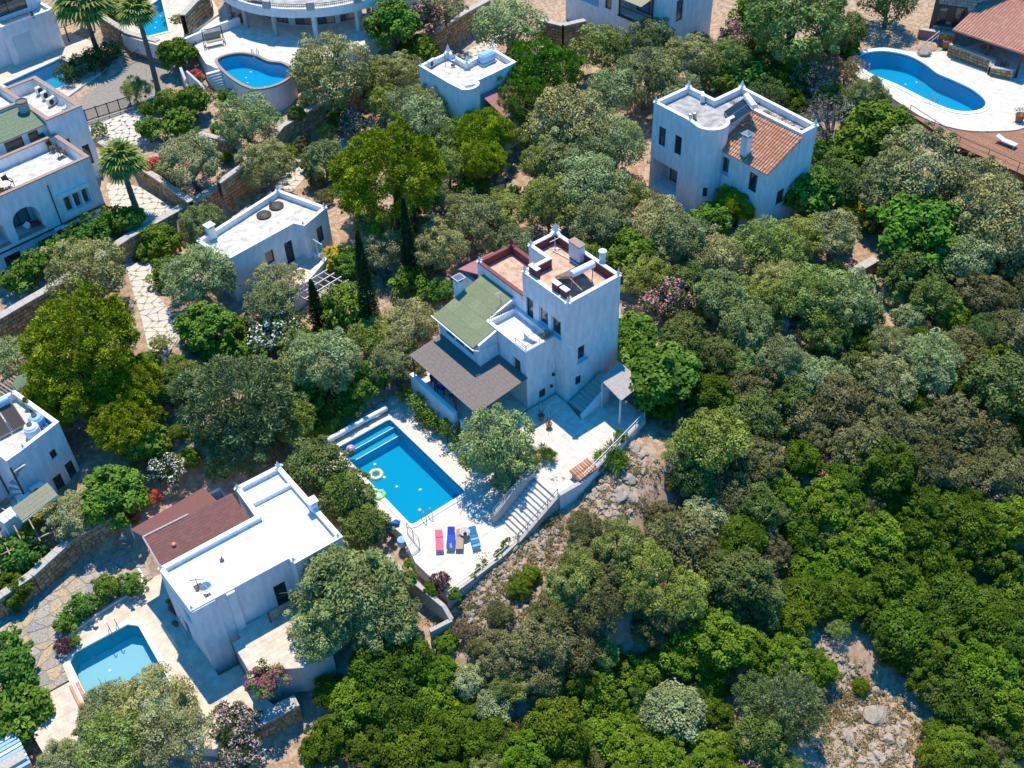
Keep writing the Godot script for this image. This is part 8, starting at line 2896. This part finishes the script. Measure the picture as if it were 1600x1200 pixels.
		["maquis_light", 10.70, 26.36, 1.49, 9, "lowest"],
		["maquis", -3.17, 23.82, 1.59, 0, "fifth from the top"],
		["maquis_light", -5.04, 21.40, 1.19, 0, "second from the top"],
		["dull", -1.40, 18.72, 0.92, 1, "topmost"],
		["olive_green", 3.41, 17.27, 1.77, 2, "third from the top"],
		["dull", 5.46, 16.48, 1.58, 2, "sixth from the top"],
		["carob", 19.72, 1.96, 1.90, 3, "topmost"],
		["carob", 25.29, -0.14, 1.68, 5, "lowest"],
		["olive_grey", 23.32, 0.33, 1.68, 5, "lowest"],
		["maquis", 14.64, 13.10, 1.66, 2, ""],
		["carob", 15.77, 11.10, 1.76, 2, "topmost"],
		["maquis", 13.95, 2.82, 1.79, 3, ""],
		["maquis_light", 13.28, 1.36, 1.24, 3, "topmost"],
		["carob", 12.70, -1.55, 1.93, 4, "topmost"],
		["olive_green", 19.58, -5.84, 2.00, 4, "topmost"],
		["carob", 14.41, -0.42, 1.67, 4, "lowest"],
		["olive_green", 16.74, -0.40, 1.67, 4, "lowest"],
		["dull", 39.54, -8.05, 2.06, 5, "topmost"],
		["carob", 32.42, -6.02, 2.02, 5, "topmost"],
		["carob", 35.24, -2.59, 1.54, 5, "third from the top"],
		["olive", 27.83, -1.73, 1.69, 5, ""],
		["maquis", 29.19, 3.14, 1.65, 6, "second from the top"],
		["maquis", 32.80, 1.42, 1.91, 6, "topmost"],
		["maquis", 36.01, 3.41, 1.89, 6, "third from the top"],
		["dull", 42.03, -11.39, 1.33, 5, "fill"],
		["dull", 31.37, 6.70, 1.22, 6, "fill"],
		["maquis", 25.31, 10.27, 0.89, 7, "fill"],
		["dull", 27.72, 26.03, 1.03, 8, "fill"],
		["dull", 21.12, 5.09, 1.33, 6, "fill"],
		["dull", -9.41, 26.96, 1.00, 0, "fill"],
		["maquis", 23.39, -5.92, 1.16, 4, "fill"],
		["dry", 19.94, 12.30, 0.55, 7, "fill"],
		["olive_green", 21.72, -10.84, 1.06, 4, "fill"],
		["dull", 23.58, 4.00, 1.36, 6, "fill"],
		["carob", 13.12, 4.51, 1.04, 3, "fill"],
		["maquis", 30.37, -2.77, 1.21, 5, "fill"],
		["carob", 34.76, -15.39, 1.49, 5, "fill"],
		["dull", 3.91, 26.05, 0.97, 1, "fill"],
		["olive_green", 15.22, -6.84, 1.07, 4, "fill"],
		["dull", 37.63, -15.46, 1.06, 5, "fill"],
		["olive_green", 17.14, -12.55, 1.03, 4, "fill"],
		["maquis", 22.61, 17.94, 0.98, 8, "fill"],
		["olive_green", 22.82, -11.94, 1.62, 4, "fill"],
		["maquis", 35.75, 1.28, 0.84, 6, "fill"],
		["dry", -10.47, 25.31, 0.68, 0, "fill"],
		["maquis", 11.55, 23.55, 1.13, 9, "fill"],
		["dull", 9.44, 18.86, 0.86, 9, "fill"],
		["maquis_light", 27.80, 24.53, 0.72, 8, "fill"],
		["olive_green", 28.39, 26.86, 0.64, 8, "fill"],
		["maquis", 33.41, 14.36, 0.93, 7, "fill"],
		["maquis", 38.96, -12.19, 1.45, 5, "fill"],
		["maquis", 30.26, 16.06, 0.92, 7, "fill"],
		["maquis", 8.89, 24.25, 1.20, 9, "fill"],
		["dull", -9.90, 24.15, 0.61, 0, "fill"],
		["maquis", 28.83, 14.42, 1.34, 7, "fill"],
		["olive_green", 26.09, -18.00, 0.87, 4, "fill"],
		["carob", 14.92, 27.72, 1.03, 9, "fill"],
		["carob", 17.14, 4.91, 1.01, 3, "fill"],
		["dry", 28.89, 16.70, 0.57, 7, "fill"],
		["maquis", 11.75, 22.35, 0.84, 9, "fill"],
		["dull", 39.29, -15.53, 1.59, 5, "fill"],
		["carob", 10.62, 22.11, 0.89, 9, "fill"],
		["carob", 34.26, 15.28, 0.86, 7, "fill"],
		["maquis_light", 24.83, 25.04, 0.95, 8, "fill"],
		["olive_green", 20.06, 18.51, 0.79, 8, "fill"],
		["maquis_light", 0.77, 25.97, 0.93, 1, "fill"],
		["maquis_light", 30.91, 22.84, 0.87, 8, "fill"],
		["dry", 14.63, 7.43, 0.43, 3, "fill"],
		["maquis_light", 24.29, 26.77, 1.18, 8, "fill"],
		["maquis_light", 12.26, 25.20, 0.58, 9, "fill"],
		["maquis", 41.19, -13.54, 1.07, 5, "fill"],
		["maquis", 26.84, 23.87, 1.09, 8, "fill"],
		["dull", -7.21, 28.03, 0.82, 0, "fill"],
		["olive_green", 18.54, -2.29, 0.99, 4, "fill"],
		["olive_green", 19.95, -9.57, 0.91, 4, "fill"],
		["dull", 34.80, 6.72, 1.00, 6, "fill"],
		["maquis", 35.32, 9.26, 1.26, 6, "fill"],
		["dull", 37.54, -12.56, 1.10, 5, "fill"],
		["maquis_light", 11.11, 18.46, 1.07, 9, "fill"],
		["olive_green", 12.55, 17.82, 0.60, 2, "fill"],
		["maquis_light", 15.01, 20.69, 1.07, 9, "fill"],
		["olive_green", 4.70, 20.38, 1.23, 1, "fill"],
		["maquis", 19.02, 3.72, 0.86, 3, "fill"],
		["maquis", 13.73, 13.95, 1.19, 2, "fill"],
		["dull", 25.90, 6.15, 0.72, 6, "fill"],
		["dull", 18.50, -6.86, 0.83, 4, "fill"],
		["maquis", -4.89, 27.54, 1.18, 0, "fill"],
		["maquis", 40.89, -15.39, 1.08, 5, "fill"],
		["maquis", 34.46, -13.29, 0.85, 5, "fill"],
		["maquis_light", 8.43, 20.44, 1.08, 9, "fill"],
		["dry", 32.10, 13.09, 0.71, 7, "fill"],
		["maquis", 34.72, 11.36, 1.25, 7, "fill"],
		["dull", 16.24, 12.30, 1.01, 2, "fill"],
		["carob", 27.19, -0.41, 1.23, 5, "fill"],
		["dull", 38.88, -6.82, 1.23, 5, "fill"],
		["olive_green", 7.26, 24.70, 0.80, 9, "fill"],
		["maquis", 31.66, 22.00, 0.99, 8, "fill"],
		["maquis", 25.92, 13.63, 1.21, 7, "fill"],
		["dull", 25.10, 22.63, 1.12, 8, "fill"],
		["dull", 3.53, 18.85, 1.00, 1, "fill"],
		["carob", 2.86, 23.87, 0.75, 1, "fill"],
		["pale", 30.34, -8.21, 1.22, 5, "fill"],
		["maquis_light", 11.71, 21.12, 1.08, 9, "fill"],
		["dry", -12.14, 27.58, 0.43, 0, "fill"],
		["maquis_light", 2.14, 27.72, 1.09, 1, "fill"],
		["dull", 31.20, 5.21, 1.00, 6, "fill"],
		["olive_green", 28.58, 22.43, 1.25, 8, "fill"],
		["maquis_light", 5.79, 20.14, 0.67, 1, "fill"],
		["olive_green", 32.01, -2.03, 1.14, 5, "fill"],
		["carob", 17.31, 11.05, 1.07, 7, "fill"],
		["maquis_light", -7.08, 22.08, 0.71, 0, "fill"],
		["maquis", 26.58, 18.49, 1.28, 8, "fill"],
		["pale", 7.90, 23.21, 1.08, 9, "fill"],
		["maquis", 32.86, -15.40, 1.36, 5, "fill"],
		["maquis_light", -0.65, 27.90, 1.16, 1, "fill"],
		["olive_green", -0.90, 22.77, 1.16, 1, "fill"],
		["dull", 18.41, 0.18, 1.49, 4, "fill"],
		["maquis_light", 3.08, 25.37, 0.89, 1, "fill"],
		["carob", 25.87, -10.83, 1.12, 5, "fill"],
		["maquis_light", 31.82, 17.99, 0.91, 8, "fill"],
		["carob", 30.65, -16.31, 1.12, 5, "fill"],
		["carob", 35.51, -9.24, 0.82, 5, "fill"],
		["maquis", 22.18, -6.73, 1.19, 4, "fill"],
		["carob", 25.55, -6.90, 0.98, 5, "fill"],
		["olive_green", 16.82, -9.21, 1.56, 4, "fill"],
		["carob", 24.44, -1.41, 0.95, 5, "fill"],
		["dull", 11.54, 15.90, 0.69, 2, "fill"],
		["maquis", 37.10, -0.12, 0.95, 5, "fill"],
		["carob", 15.35, 18.23, 1.01, 9, "fill"],
		["dull", 33.68, 2.85, 1.44, 6, "fill"],
		["maquis", 36.05, 4.93, 1.44, 6, "fill"],
		["maquis", 38.03, 1.27, 1.40, 5, "fill"],
		["maquis", -3.44, 26.58, 0.59, 0, "fill"],
		["maquis_light", 10.32, 3.44, 1.29, 3, "fill"],
		["dull", 21.79, 11.13, 0.72, 7, "fill"],
		["carob", 14.31, -10.63, 1.48, 4, "fill"],
		["maquis_light", 5.55, 27.02, 1.19, 1, "fill"],
		["olive_green", -10.90, 27.56, 0.99, 0, "fill"],
		["olive_green", 24.72, -13.39, 1.20, 4, "fill"],
		["dry", 10.84, 4.59, 0.71, 3, "fill"],
		["maquis", 28.96, 15.64, 1.23, 7, "fill"],
		["maquis", -7.62, 24.18, 1.07, 0, "fill"],
		["dull", -4.42, 25.78, 0.77, 0, "fill"],
		["maquis", 23.43, 20.15, 1.12, 8, "fill"],
		["dull", 0.81, 23.25, 0.75, 1, "fill"],
		["maquis_light", 10.59, 28.40, 0.81, 9, "fill"],
		["maquis_light", 23.19, 6.04, 0.89, 6, "fill"],
		["maquis_light", 8.23, 27.45, 0.99, 9, "fill"],
		["maquis_light", 34.00, 12.77, 1.03, 7, "fill"],
		["maquis_light", 29.28, 27.89, 0.74, 8, "fill"],
		["carob", 6.43, 17.15, 0.77, 2, "fill"],
		["carob", -4.08, 22.73, 0.84, 0, "fill"],
		["maquis", 26.14, -2.63, 1.50, 5, "fill"],
		["maquis_light", 11.79, 28.42, 1.17, 9, "fill"],
		["maquis", 22.50, 16.55, 1.16, 7, "fill"],
		["carob", 27.59, -14.82, 0.99, 5, "fill"],
		["maquis", 30.29, 10.54, 1.22, 7, "fill"],
		["olive_green", 21.96, 1.31, 1.24, 6, "fill"],
		["carob", 16.28, 8.75, 1.02, 3, "fill"],
		["maquis_light", 0.96, 28.61, 0.73, 1, "fill"],
		["maquis", 15.94, 4.36, 1.01, 3, "fill"],
		["olive_green", 2.53, 17.99, 1.16, 2, "fill"],
		["dull", 7.93, 19.13, 1.26, 9, "fill"],
		["carob", 22.96, -2.23, 0.81, 4, "fill"],
		["dull", 23.79, 10.63, 1.08, 7, "fill"],
		["maquis_light", 6.45, 22.70, 0.94, 1, "fill"],
		["maquis_light", 33.71, 16.02, 0.65, 7, "fill"],
		["olive_green", -2.26, 27.23, 1.02, 1, "fill"],
		["olive_green", 15.12, 25.58, 1.04, 9, "fill"],
		["carob", 30.37, 26.57, 1.07, 8, "fill"],
		["dry", 19.26, 17.33, 0.66, 9, "fill"],
		["maquis", 25.32, 27.47, 0.95, 8, "fill"],
		["maquis_light", 35.07, -6.71, 1.24, 5, "fill"],
		["dull", 19.77, -13.27, 1.24, 4, "fill"],
		["maquis", 28.34, -17.44, 1.54, 5, "fill"],
		["olive_green", 14.61, 24.47, 1.18, 9, "fill"],
		["dull", 0.44, 21.11, 0.58, 1, "fill"],
		["maquis", 22.49, 10.22, 1.22, 7, "fill"],
		["carob", 12.96, 28.78, 1.05, 9, "fill"],
		["maquis_light", -6.66, 23.04, 1.15, 0, "fill"],
		["olive_green", 24.85, -16.00, 0.84, 4, "fill"],
		["dry", 13.37, 18.83, 0.42, 9, "fill"],
		["dull", 10.81, 8.90, 0.81, 3, "fill"],
		["maquis", 41.75, -9.48, 1.27, 5, "fill"],
		["maquis", 30.60, 21.43, 1.10, 8, "fill"],
		["maquis_light", 17.41, 8.99, 1.26, 3, "fill"],
		["maquis_light", 2.32, 21.26, 0.73, 1, "fill"],
		["maquis", 31.42, 23.90, 0.72, 8, "fill"],
		["dry", -5.84, 25.90, 0.65, 0, "fill"],
		["maquis_light", 10.64, 19.57, 0.96, 9, "fill"],
		["maquis_light", 5.25, 25.75, 0.66, 1, "fill"],
		["maquis", -12.85, 24.77, 0.90, 0, "fill"],
		["dry", -0.67, 24.37, 0.45, 1, "fill"],
		["maquis_light", 24.41, 28.45, 0.92, 8, "fill"],
		["maquis", 26.25, 28.20, 1.04, 8, "fill"],
		["carob", 25.99, 1.41, 1.29, 6, "fill"],
		["olive_green", 23.11, -8.95, 0.90, 4, "fill"],
		["maquis_light", 9.26, 27.56, 0.99, 9, "fill"],
		["maquis", -1.96, 28.38, 0.56, 1, "fill"],
		["olive_green", 16.30, -2.28, 1.25, 4, "fill"],
		["maquis", -8.24, 26.81, 0.69, 0, "fill"],
		["maquis", 31.99, -12.00, 0.85, 5, "fill"],
		["olive_green", 19.65, -4.48, 1.12, 4, "fill"],
		["olive_green", 26.61, 8.46, 0.78, 6, "fill"],
		["dry", 33.27, 17.37, 0.76, 7, "fill"],
		["maquis_light", -6.90, 26.93, 1.08, 0, "fill"],
		["dull", -1.36, 25.98, 1.01, 1, "fill"],
		["maquis_light", 17.05, 21.29, 0.79, 9, "fill"],
		["olive_green", 7.29, 21.97, 1.15, 9, "fill"],
		["carob", 20.80, 12.12, 1.33, 7, "fill"],
		["dull", 9.10, 13.56, 1.21, 2, "fill"],
		["maquis_light", 37.14, 1.51, 0.74, 6, "fill"],
		["maquis", 27.91, 19.13, 1.26, 8, "fill"],
		["maquis", 27.74, 12.28, 1.34, 7, "fill"],
		["shrub", -26.36, -1.44, 0.59, 10, "fill"],
		["shrub", -18.23, 1.61, 0.71, 10, "fill"],
		["broad", -25.42, 3.26, 0.83, 10, "fill"],
		["shrub", -19.86, -5.06, 1.11, 10, "fill"],
		["shrub", -20.86, -7.27, 1.00, 10, "fill"],
		["broad", -24.85, -2.97, 0.84, 10, "fill"],
		["maquis_light", -14.21, -6.18, 0.94, 10, "fill"],
		["shrub", -22.46, 2.47, 0.83, 10, "fill"],
		["broad", -23.33, 3.88, 0.85, 10, "fill"],
		["shrub", -16.67, -7.13, 1.06, 10, "fill"],
		["olive_green", -26.09, -4.30, 0.78, 10, "fill"],
		["olive_green", -26.86, 4.20, 0.64, 10, "fill"],
		["shrub", -16.06, -3.64, 0.66, 10, "fill"],
		["shrub", -22.75, -3.02, 0.64, 10, "fill"],
		["broad", -26.10, -2.46, 0.73, 10, "fill"],
		["dry", -12.61, -1.74, 0.88, 10, "fill"],
		["broad", -26.94, -3.14, 0.88, 10, "fill"],
		["shrub", -13.69, 0.07, 0.82, 10, "fill"],
		["dry", -17.05, 4.29, 0.93, 10, "fill"],
		["olive_green", -12.47, -0.49, 0.63, 10, "fill"],
		["maquis_light", -11.10, -2.55, 0.63, 10, "fill"],
		["olive_green", -25.78, 0.69, 0.79, 10, "fill"],
		["maquis_light", -24.22, 2.15, 0.71, 10, "fill"],
		["shrub", -20.94, 4.47, 1.06, 10, "fill"],
		["maquis_light", -21.54, -4.50, 0.61, 10, "fill"],
		["dry", -27.91, 3.04, 0.62, 10, "fill"],
		["olive_green", -32.61, -37.54, 0.66, 11, "fill"],
		["broad", -33.42, -35.98, 0.75, 11, "fill"],
		["olive_green", -28.08, -32.08, 0.65, 11, "fill"],
		["dry", -24.51, -25.35, 0.61, 11, "fill"],
		["broad", -23.02, -28.24, 0.88, 11, "fill"],
		["broad", -26.31, -33.07, 0.62, 11, "fill"],
		["olive_green", -26.76, -30.56, 0.66, 11, "fill"],
		["broad", -25.41, -34.92, 0.58, 11, "fill"],
		["dry", -26.25, -27.10, 0.65, 11, "fill"],
		["dry", -28.71, -39.76, 0.95, 11, "fill"],
		["dry", -28.99, -25.36, 0.70, 11, "fill"],
		["broad", -24.78, -30.18, 0.72, 11, "fill"],
		["broad", -24.88, -28.25, 0.62, 11, "fill"],
		["dry", -21.30, -31.92, 0.77, 11, "fill"],
		["maquis", 28.71, -36.94, 1.15, 12, "fill"],
		["dry", 33.41, -37.95, 1.31, 12, "fill"],
		["dry", 32.57, -40.25, 1.18, 12, "fill"],
		["maquis", 33.19, -44.32, 1.07, 12, "fill"],
		["maquis_light", 25.95, -44.43, 1.12, 12, "fill"],
		["maquis_light", 28.01, -31.55, 1.32, 12, "fill"],
		["dry", 29.46, -33.86, 1.19, 12, "fill"],
		["shrub", 27.56, -41.95, 1.13, 12, "fill"],
		["maquis_light", 25.99, -38.49, 0.96, 12, "fill"],
		["dry", 20.89, -47.43, 0.98, 12, "fill"],
		["shrub", 28.05, -45.15, 1.20, 12, "fill"],
		["maquis", 21.60, -43.64, 1.23, 12, "fill"],
		["maquis_light", 27.46, -28.88, 1.11, 12, "fill"],
		["dry", 32.77, -34.83, 1.16, 12, "fill"],
		["dry", 27.23, -47.32, 1.07, 12, "fill"],
		["maquis_light", 35.29, -43.36, 1.03, 12, "fill"],
		["shrub", 28.86, -30.24, 0.92, 12, "fill"],
		["dry", 31.87, -28.74, 0.82, 12, "fill"],
		["maquis_light", 28.08, -39.80, 1.03, 12, "fill"],
		["dry", 31.45, -41.76, 1.15, 12, "fill"],
		["dull", 31.38, -44.14, 0.93, 12, "fill"],
		["dry", 34.94, -40.25, 0.97, 12, "fill"],
		["dry", -8.43, -17.18, 0.85, 13, "fill"],
		["shrub", -4.65, -18.94, 0.83, 13, "fill"],
		["shrub", 2.01, -21.81, 0.76, 13, "fill"],
		["shrub", 0.92, -24.45, 0.58, 13, "fill"],
		["olive_green", -7.17, -24.20, 0.64, 13, "fill"],
		["dry", -6.65, -13.12, 0.66, 13, "fill"],
		["olive_green", -7.42, -13.72, 0.61, 13, "fill"],
		["shrub", -6.06, -24.66, 0.80, 13, "fill"],
		["shrub", -1.90, -25.11, 0.81, 13, "fill"],
		["shrub", -8.15, -19.04, 0.71, 13, "fill"],
		["dry", -7.53, -20.24, 0.71, 13, "fill"],
		["dull", -5.74, -14.16, 0.67, 13, "fill"],
		["shrub", -3.35, -24.74, 1.02, 13, "fill"],
		["olive_green", -0.52, -23.46, 0.76, 13, "fill"],
		["olive_green", -12.58, -41.91, 1.13, 14, "fill"],
		["olive_green", -16.51, -34.09, 1.11, 14, "fill"],
		["broad", -6.74, -30.76, 1.16, 14, "fill"],
		["shrub", -15.76, -37.59, 1.20, 14, "fill"],
		["dull", -15.87, -23.94, 0.89, 14, "fill"],
		["broad", -17.79, -29.58, 0.82, 14, "fill"],
		["broad", -19.18, -35.05, 0.83, 14, "fill"],
		["olive_green", -18.38, -37.20, 0.97, 14, "fill"],
		["broad", -13.92, -30.31, 0.93, 14, "fill"],
		["olive_green", -12.34, -33.11, 0.82, 14, "fill"],
		["dull", -16.88, -27.04, 0.92, 14, "fill"],
		["shrub", -14.27, -28.73, 0.78, 14, "fill"],
		["dull", -19.31, -35.06, 0.94, 14, "fill"],
		["dull", -18.75, -33.14, 0.96, 14, "fill"],
		["broad", -4.28, -30.11, 0.93, 14, "fill"],
		["broad", -19.91, -31.07, 1.01, 14, "fill"]]:   # kind, x, z, radius, where, which of them
		var l: String = looks[q[0]] + " " + zones[q[4]]
		if q[5] == "fill":
			plant(q[0], q[1], q[2], q[3], "small " + looks[q[0]] + " filling a gap " + zones[q[4]], "small " + looks[q[0]] + " plants " + zones[q[4]], "", null)
		elif q[5] == "":
			plant(q[0], q[1], q[2], q[3], l, "", "", null)
		else:
			plant(q[0], q[1], q[2], q[3], q[5] + " " + l, looks[q[0]] + " plants " + zones[q[4]], "", null)
	rng.seed = 5
	for q in [[-10.64, -7.06, 10.05, 0.95, "tallest dark cypress left of the green roof"], [-7.74, -13.09, 8.32, 0.84, "dark cypress right of the tallest, half behind olives"], [-14.84, -7.90, 4.97, 0.75, "smallest dark cypress by the white pergola"]]:
		cypress(q[4], Vector3(q[0], ground_at(q[0], q[1]) - 0.1, q[1]), q[2], q[3])
	for q in [[-41.02, -48.45, 5.31, 3.70, false, "tall fan palm beside the corner house, cut by the top edge"], [-33.51, -41.10, 7.72, 2.15, false, "tall slim fan palm over the lane, top left"], [-31.28, -21.05, 4.66, 2.32, false, "short thick fan palm beside the terraced house"]]:
		palm(q[5], Vector3(q[0], ground_at(q[0], q[1]) - 0.1, q[1]), q[2], q[3], q[4])
	hedge("trimmed ivy hedge on the bank below the shaded porch", Vector3(3.823, 0.000, 2.125) + Basis(Vector3.UP, 0.6458) * Vector3(-7.85, -2.0, -9.9), Vector3(3.823, 0.000, 2.125) + Basis(Vector3.UP, 0.6458) * Vector3(-7.75, -2.0, -2.6), 0.42, 1.9, Color(0.06, 0.13, 0.012), Color(0.16, 0.24, 0.03))
	hedge("low dark hedge screening the corner pool, top left", Vector3(-43.291, 3.000, -42.623), Vector3(-38.858, 3.000, -48.248), 1.1, 2.6, Color(0.035, 0.075, 0.018), Color(0.09, 0.14, 0.03))
	hedge("strip of low shrubs along the pool deck's open edge", Vector3(-3.179, -2.000, 15.827), Vector3(-0.458, -2.000, 13.148), 0.25, 0.6, Color(0.06, 0.13, 0.012), Color(0.16, 0.22, 0.03))
	# dry litter and low herbs over the open slope
	var lit := []
	var lr := []
	for q in [[-2.01, 17.99, 2.99, 220], [2.00, 13.99, 2.48, 120], [6.54, 9.63, 2.57, 90], [20.49, 24.70, 3.51, 240], [20.04, 21.72, 2.01, 100], [-4.70, 4.75, 0.45, 2], [12.65, 10.20, 10.87, 500], [27.02, 5.39, 9.99, 400], [1.12, 22.63, 9.65, 420], [22.39, -6.07, 9.86, 260], [-23.84, -0.61, 5.71, 160], [-16.83, -2.40, 5.77, 180], [-12.01, -10.28, 4.61, 120], [-2.68, -26.13, 4.04, 50], [-26.41, -29.05, 5.23, 90], [-9.09, -14.03, 4.22, 90], [14.93, -23.83, 6.81, 120]]:
		for k in int(q[3]):
			var a := rng.randf() * TAU
			var r: float = sqrt(rng.randf()) * q[2]
			var x: float = q[0] + cos(a) * r
			var z: float = q[1] + sin(a) * r
			lit.append(Vector3(x, ground_at(x, z) + 0.08, z))
			lr.append(rng.randf_range(0.15, 0.5))
	var g := mi("undergrowth", leaves_mesh(lit, lr, 26, 0.17, 0.07, Color(0.10, 0.11, 0.03), Color(0.30, 0.22, 0.11), 0.6, 0.5), M.leaf_dull, self)
	g.set_meta("kind", "stuff")
	g.set_meta("label", "dry herbs and litter between the shrubs on the slope")

var planted := 0

func plant(kind: String, x: float, z: float, R: float, label: String, group: String, flower: String, own):
	planted += 1
	var kn: Array = kinds[kind]
	var vs: Array = model(kind)
	rng.seed = 1000 + planted
	var mo: Array = vs[rng.randi() % vs.size()]
	var s: float = R / kn[0]
	var y: float = own if own != null else ground_at(x, z) - 0.05
	var info: Array = plant_names[kind]
	var t := thing(info[0], label, info[1], Vector3(x, y, z), rng.randf() * TAU, group)
	var sv := Vector3(s * rng.randf_range(0.93, 1.07), s * rng.randf_range(0.9, 1.08), s * rng.randf_range(0.93, 1.07))
	mi("trunk" if kn[0] > 1.85 else "stems", mo[0], M.bark_grey if kind != "pine" else M.bark, t).scale = sv
	mi("crown" if kn[0] > 1.85 else "foliage", mo[1], M.leaf_dull if kind in ["dull", "dry", "bare", "pale", "carob"] else M.leaf, t).scale = sv
	if flower != "":
		mi("blossoms", petal_mesh(kind, flower), M.petal, t).scale = sv

var plant_names := {
	"olive": ["olive_tree", "tree"], "olive_green": ["olive_tree", "tree"], "olive_grey": ["olive_tree", "tree"], "pine": ["pine_tree", "tree"], "pine_bright": ["pine_tree", "tree"], "pine_grey": ["conifer", "tree"],
	"broad": ["citrus_tree", "tree"], "bright": ["fig_tree", "tree"], "carob": ["carob_tree", "tree"], "maquis": ["wild_shrub", "shrub"], "maquis_light": ["wild_shrub", "shrub"], "dull": ["wild_shrub", "shrub"],
	"pale": ["wild_shrub", "shrub"], "dry": ["dry_shrub", "shrub"], "yellow": ["broom_shrub", "shrub"], "shrub": ["garden_shrub", "shrub"], "clipped": ["clipped_bush", "bush"], "oleander": ["oleander", "shrub"],
	"bougainvillea": ["bougainvillea", "shrub"], "purple": ["purple_shrub", "shrub"], "spiky": ["spiky_plant", "plant"], "bare": ["bare_tree", "tree"],
}

func cypress(label: String, at: Vector3, h: float, r: float):
	var t := thing("cypress_tree", label, "tree", at, rng.randf() * TAU, "")
	var cen := []
	var rad := []
	var n := int(h * 16)
	for i in n:
		var f := (i + 0.5) / n
		var y := 0.3 + f * (h - 0.5)
		var w: float = r * (minf(1.0, f * 5.0 + 0.45)) * pow(maxf(1.0 - f, 0.0), 0.62)
		var a := i * 2.4
		cen.append(Vector3(cos(a) * w * 0.72, y, sin(a) * w * 0.72))
		rad.append(maxf(w * 0.42, 0.1))
	mi("crown", leaves_mesh(cen, rad, 60, 0.2, 0.06, Color(0.016, 0.038, 0.014), Color(0.045, 0.075, 0.024), 0.3, 1.6), M.leaf, t)
	var b := MB.new()
	b.tube([Vector3(0, -0.4, 0), Vector3(0, h * 0.8, 0)], [0.16, 0.03], 7)
	part("trunk", b, M.bark, t)

func palm(label: String, at: Vector3, h: float, r: float, feather: bool):
	var t := thing("palm_tree", label, "tree", at, rng.randf() * TAU, "")
	var b := MB.new()
	var pts := []
	var rr := []
	for k in 15:
		pts.append(Vector3(sin(k * 0.2) * 0.1, h * k / 14.0 - (0.3 if k == 0 else 0.0), 0))
		rr.append((0.26 if k else 0.34) - 0.004 * k + (0.02 if k % 2 else 0.0))
	b.tube(pts, rr, 10)
	part("trunk", b, M.bark_grey, t)
	# one frond: stalk and a fan of pleated blades
	var fr := MB.new()
	fr.use_col = true
	fr.col = Color(0.16, 0.2, 0.05)
	fr.beam(Vector3(0, 0, 0), Vector3(r * 0.42, 0.16 * r, 0), 0.05, 0.03)
	var hub := Vector3(r * 0.42, 0.16 * r, 0)
	for k in 15:
		var a := deg_to_rad(lerpf(-105, 105, k / 14.0))
		var len := r * 0.58 * (1.0 - 0.22 * absf(k - 7) / 7.0)
		var d := Vector3(cos(a), 0.05, sin(a)).normalized()
		var s := Vector3(-sin(a), 0, cos(a)) * r * 0.045
		var mid := hub + d * len * 0.6 + Vector3.UP * 0.03 * r
		var tip := hub + d * len - Vector3.UP * r * (0.10 + 0.08 * absf(k - 7) / 7.0)
		fr.col = Color(0.13, 0.20, 0.035).lerp(Color(0.34, 0.36, 0.09), rng.randf())
		fr.tri(hub, mid - s, mid + Vector3.UP * 0.03)
		fr.tri(hub, mid + Vector3.UP * 0.03, mid + s)
		fr.tri(mid - s, tip, mid + Vector3.UP * 0.03)
		fr.tri(mid + Vector3.UP * 0.03, tip, mid + s)
	var fm := fr.done()
	for k in 34:
		var o := mi("frond", fm, M.leaf, t)
		var el := lerpf(1.2, -0.35, pow((k + 0.5) / 34.0, 0.9))
		o.position = Vector3(sin(14 * 0.2) * 0.1, h - 0.1 + (34 - k) * 0.012, 0)
		o.rotation = Vector3(0, k * 2.4 + rng.randf_range(-0.2, 0.2), el)
	# dry skirt
	var sk := []
	var sr := []
	for k in 8:
		sk.append(Vector3(cos(k * 0.8) * 0.22, h - 0.5 - 0.08 * (k % 3), sin(k * 0.8) * 0.22))
		sr.append(0.3)
	mi("dry_leaves", leaves_mesh(sk, sr, 24, 0.5, 0.06, Color(0.22, 0.15, 0.07), Color(0.34, 0.25, 0.14), -0.8, 1.3, Vector3.INF, true), M.leaf_dull, t)

func hedge(label: String, a: Vector3, b: Vector3, w: float, h: float, c0: Color, c1: Color):
	var t := thing("hedge", label, "hedge", a.lerp(b, 0.5), 0.0)
	var cen := []
	var rad := []
	var L := a.distance_to(b)
	var n := int(L * maxf(w, 0.5) * h * 9)
	for k in n:
		var p := (a - b) * (rng.randf() - 0.5)
		var side := (b - a).cross(Vector3.UP).normalized() * rng.randf_range(-w, w)
		cen.append(p + side + Vector3(0, h * (0.15 + 0.75 * rng.randf()), 0))
		rad.append(rng.randf_range(0.22, 0.42) * clampf(h, 0.6, 1.3))
	mi("foliage", leaves_mesh(cen, rad, 55, 0.17, 0.10, c0, c1, 0.5), M.leaf, t)
	var s := MB.new()
	for k in maxi(3, int(L / 0.9)):
		var p := (b - a) * ((k + 0.5) / maxi(3, int(L / 0.9)) - 0.5)
		s.tube([p - Vector3(0, 0.3, 0), p + Vector3(0, h * 0.7, 0)], [0.05, 0.02], 5)
	part("stems", s, M.bark, t)
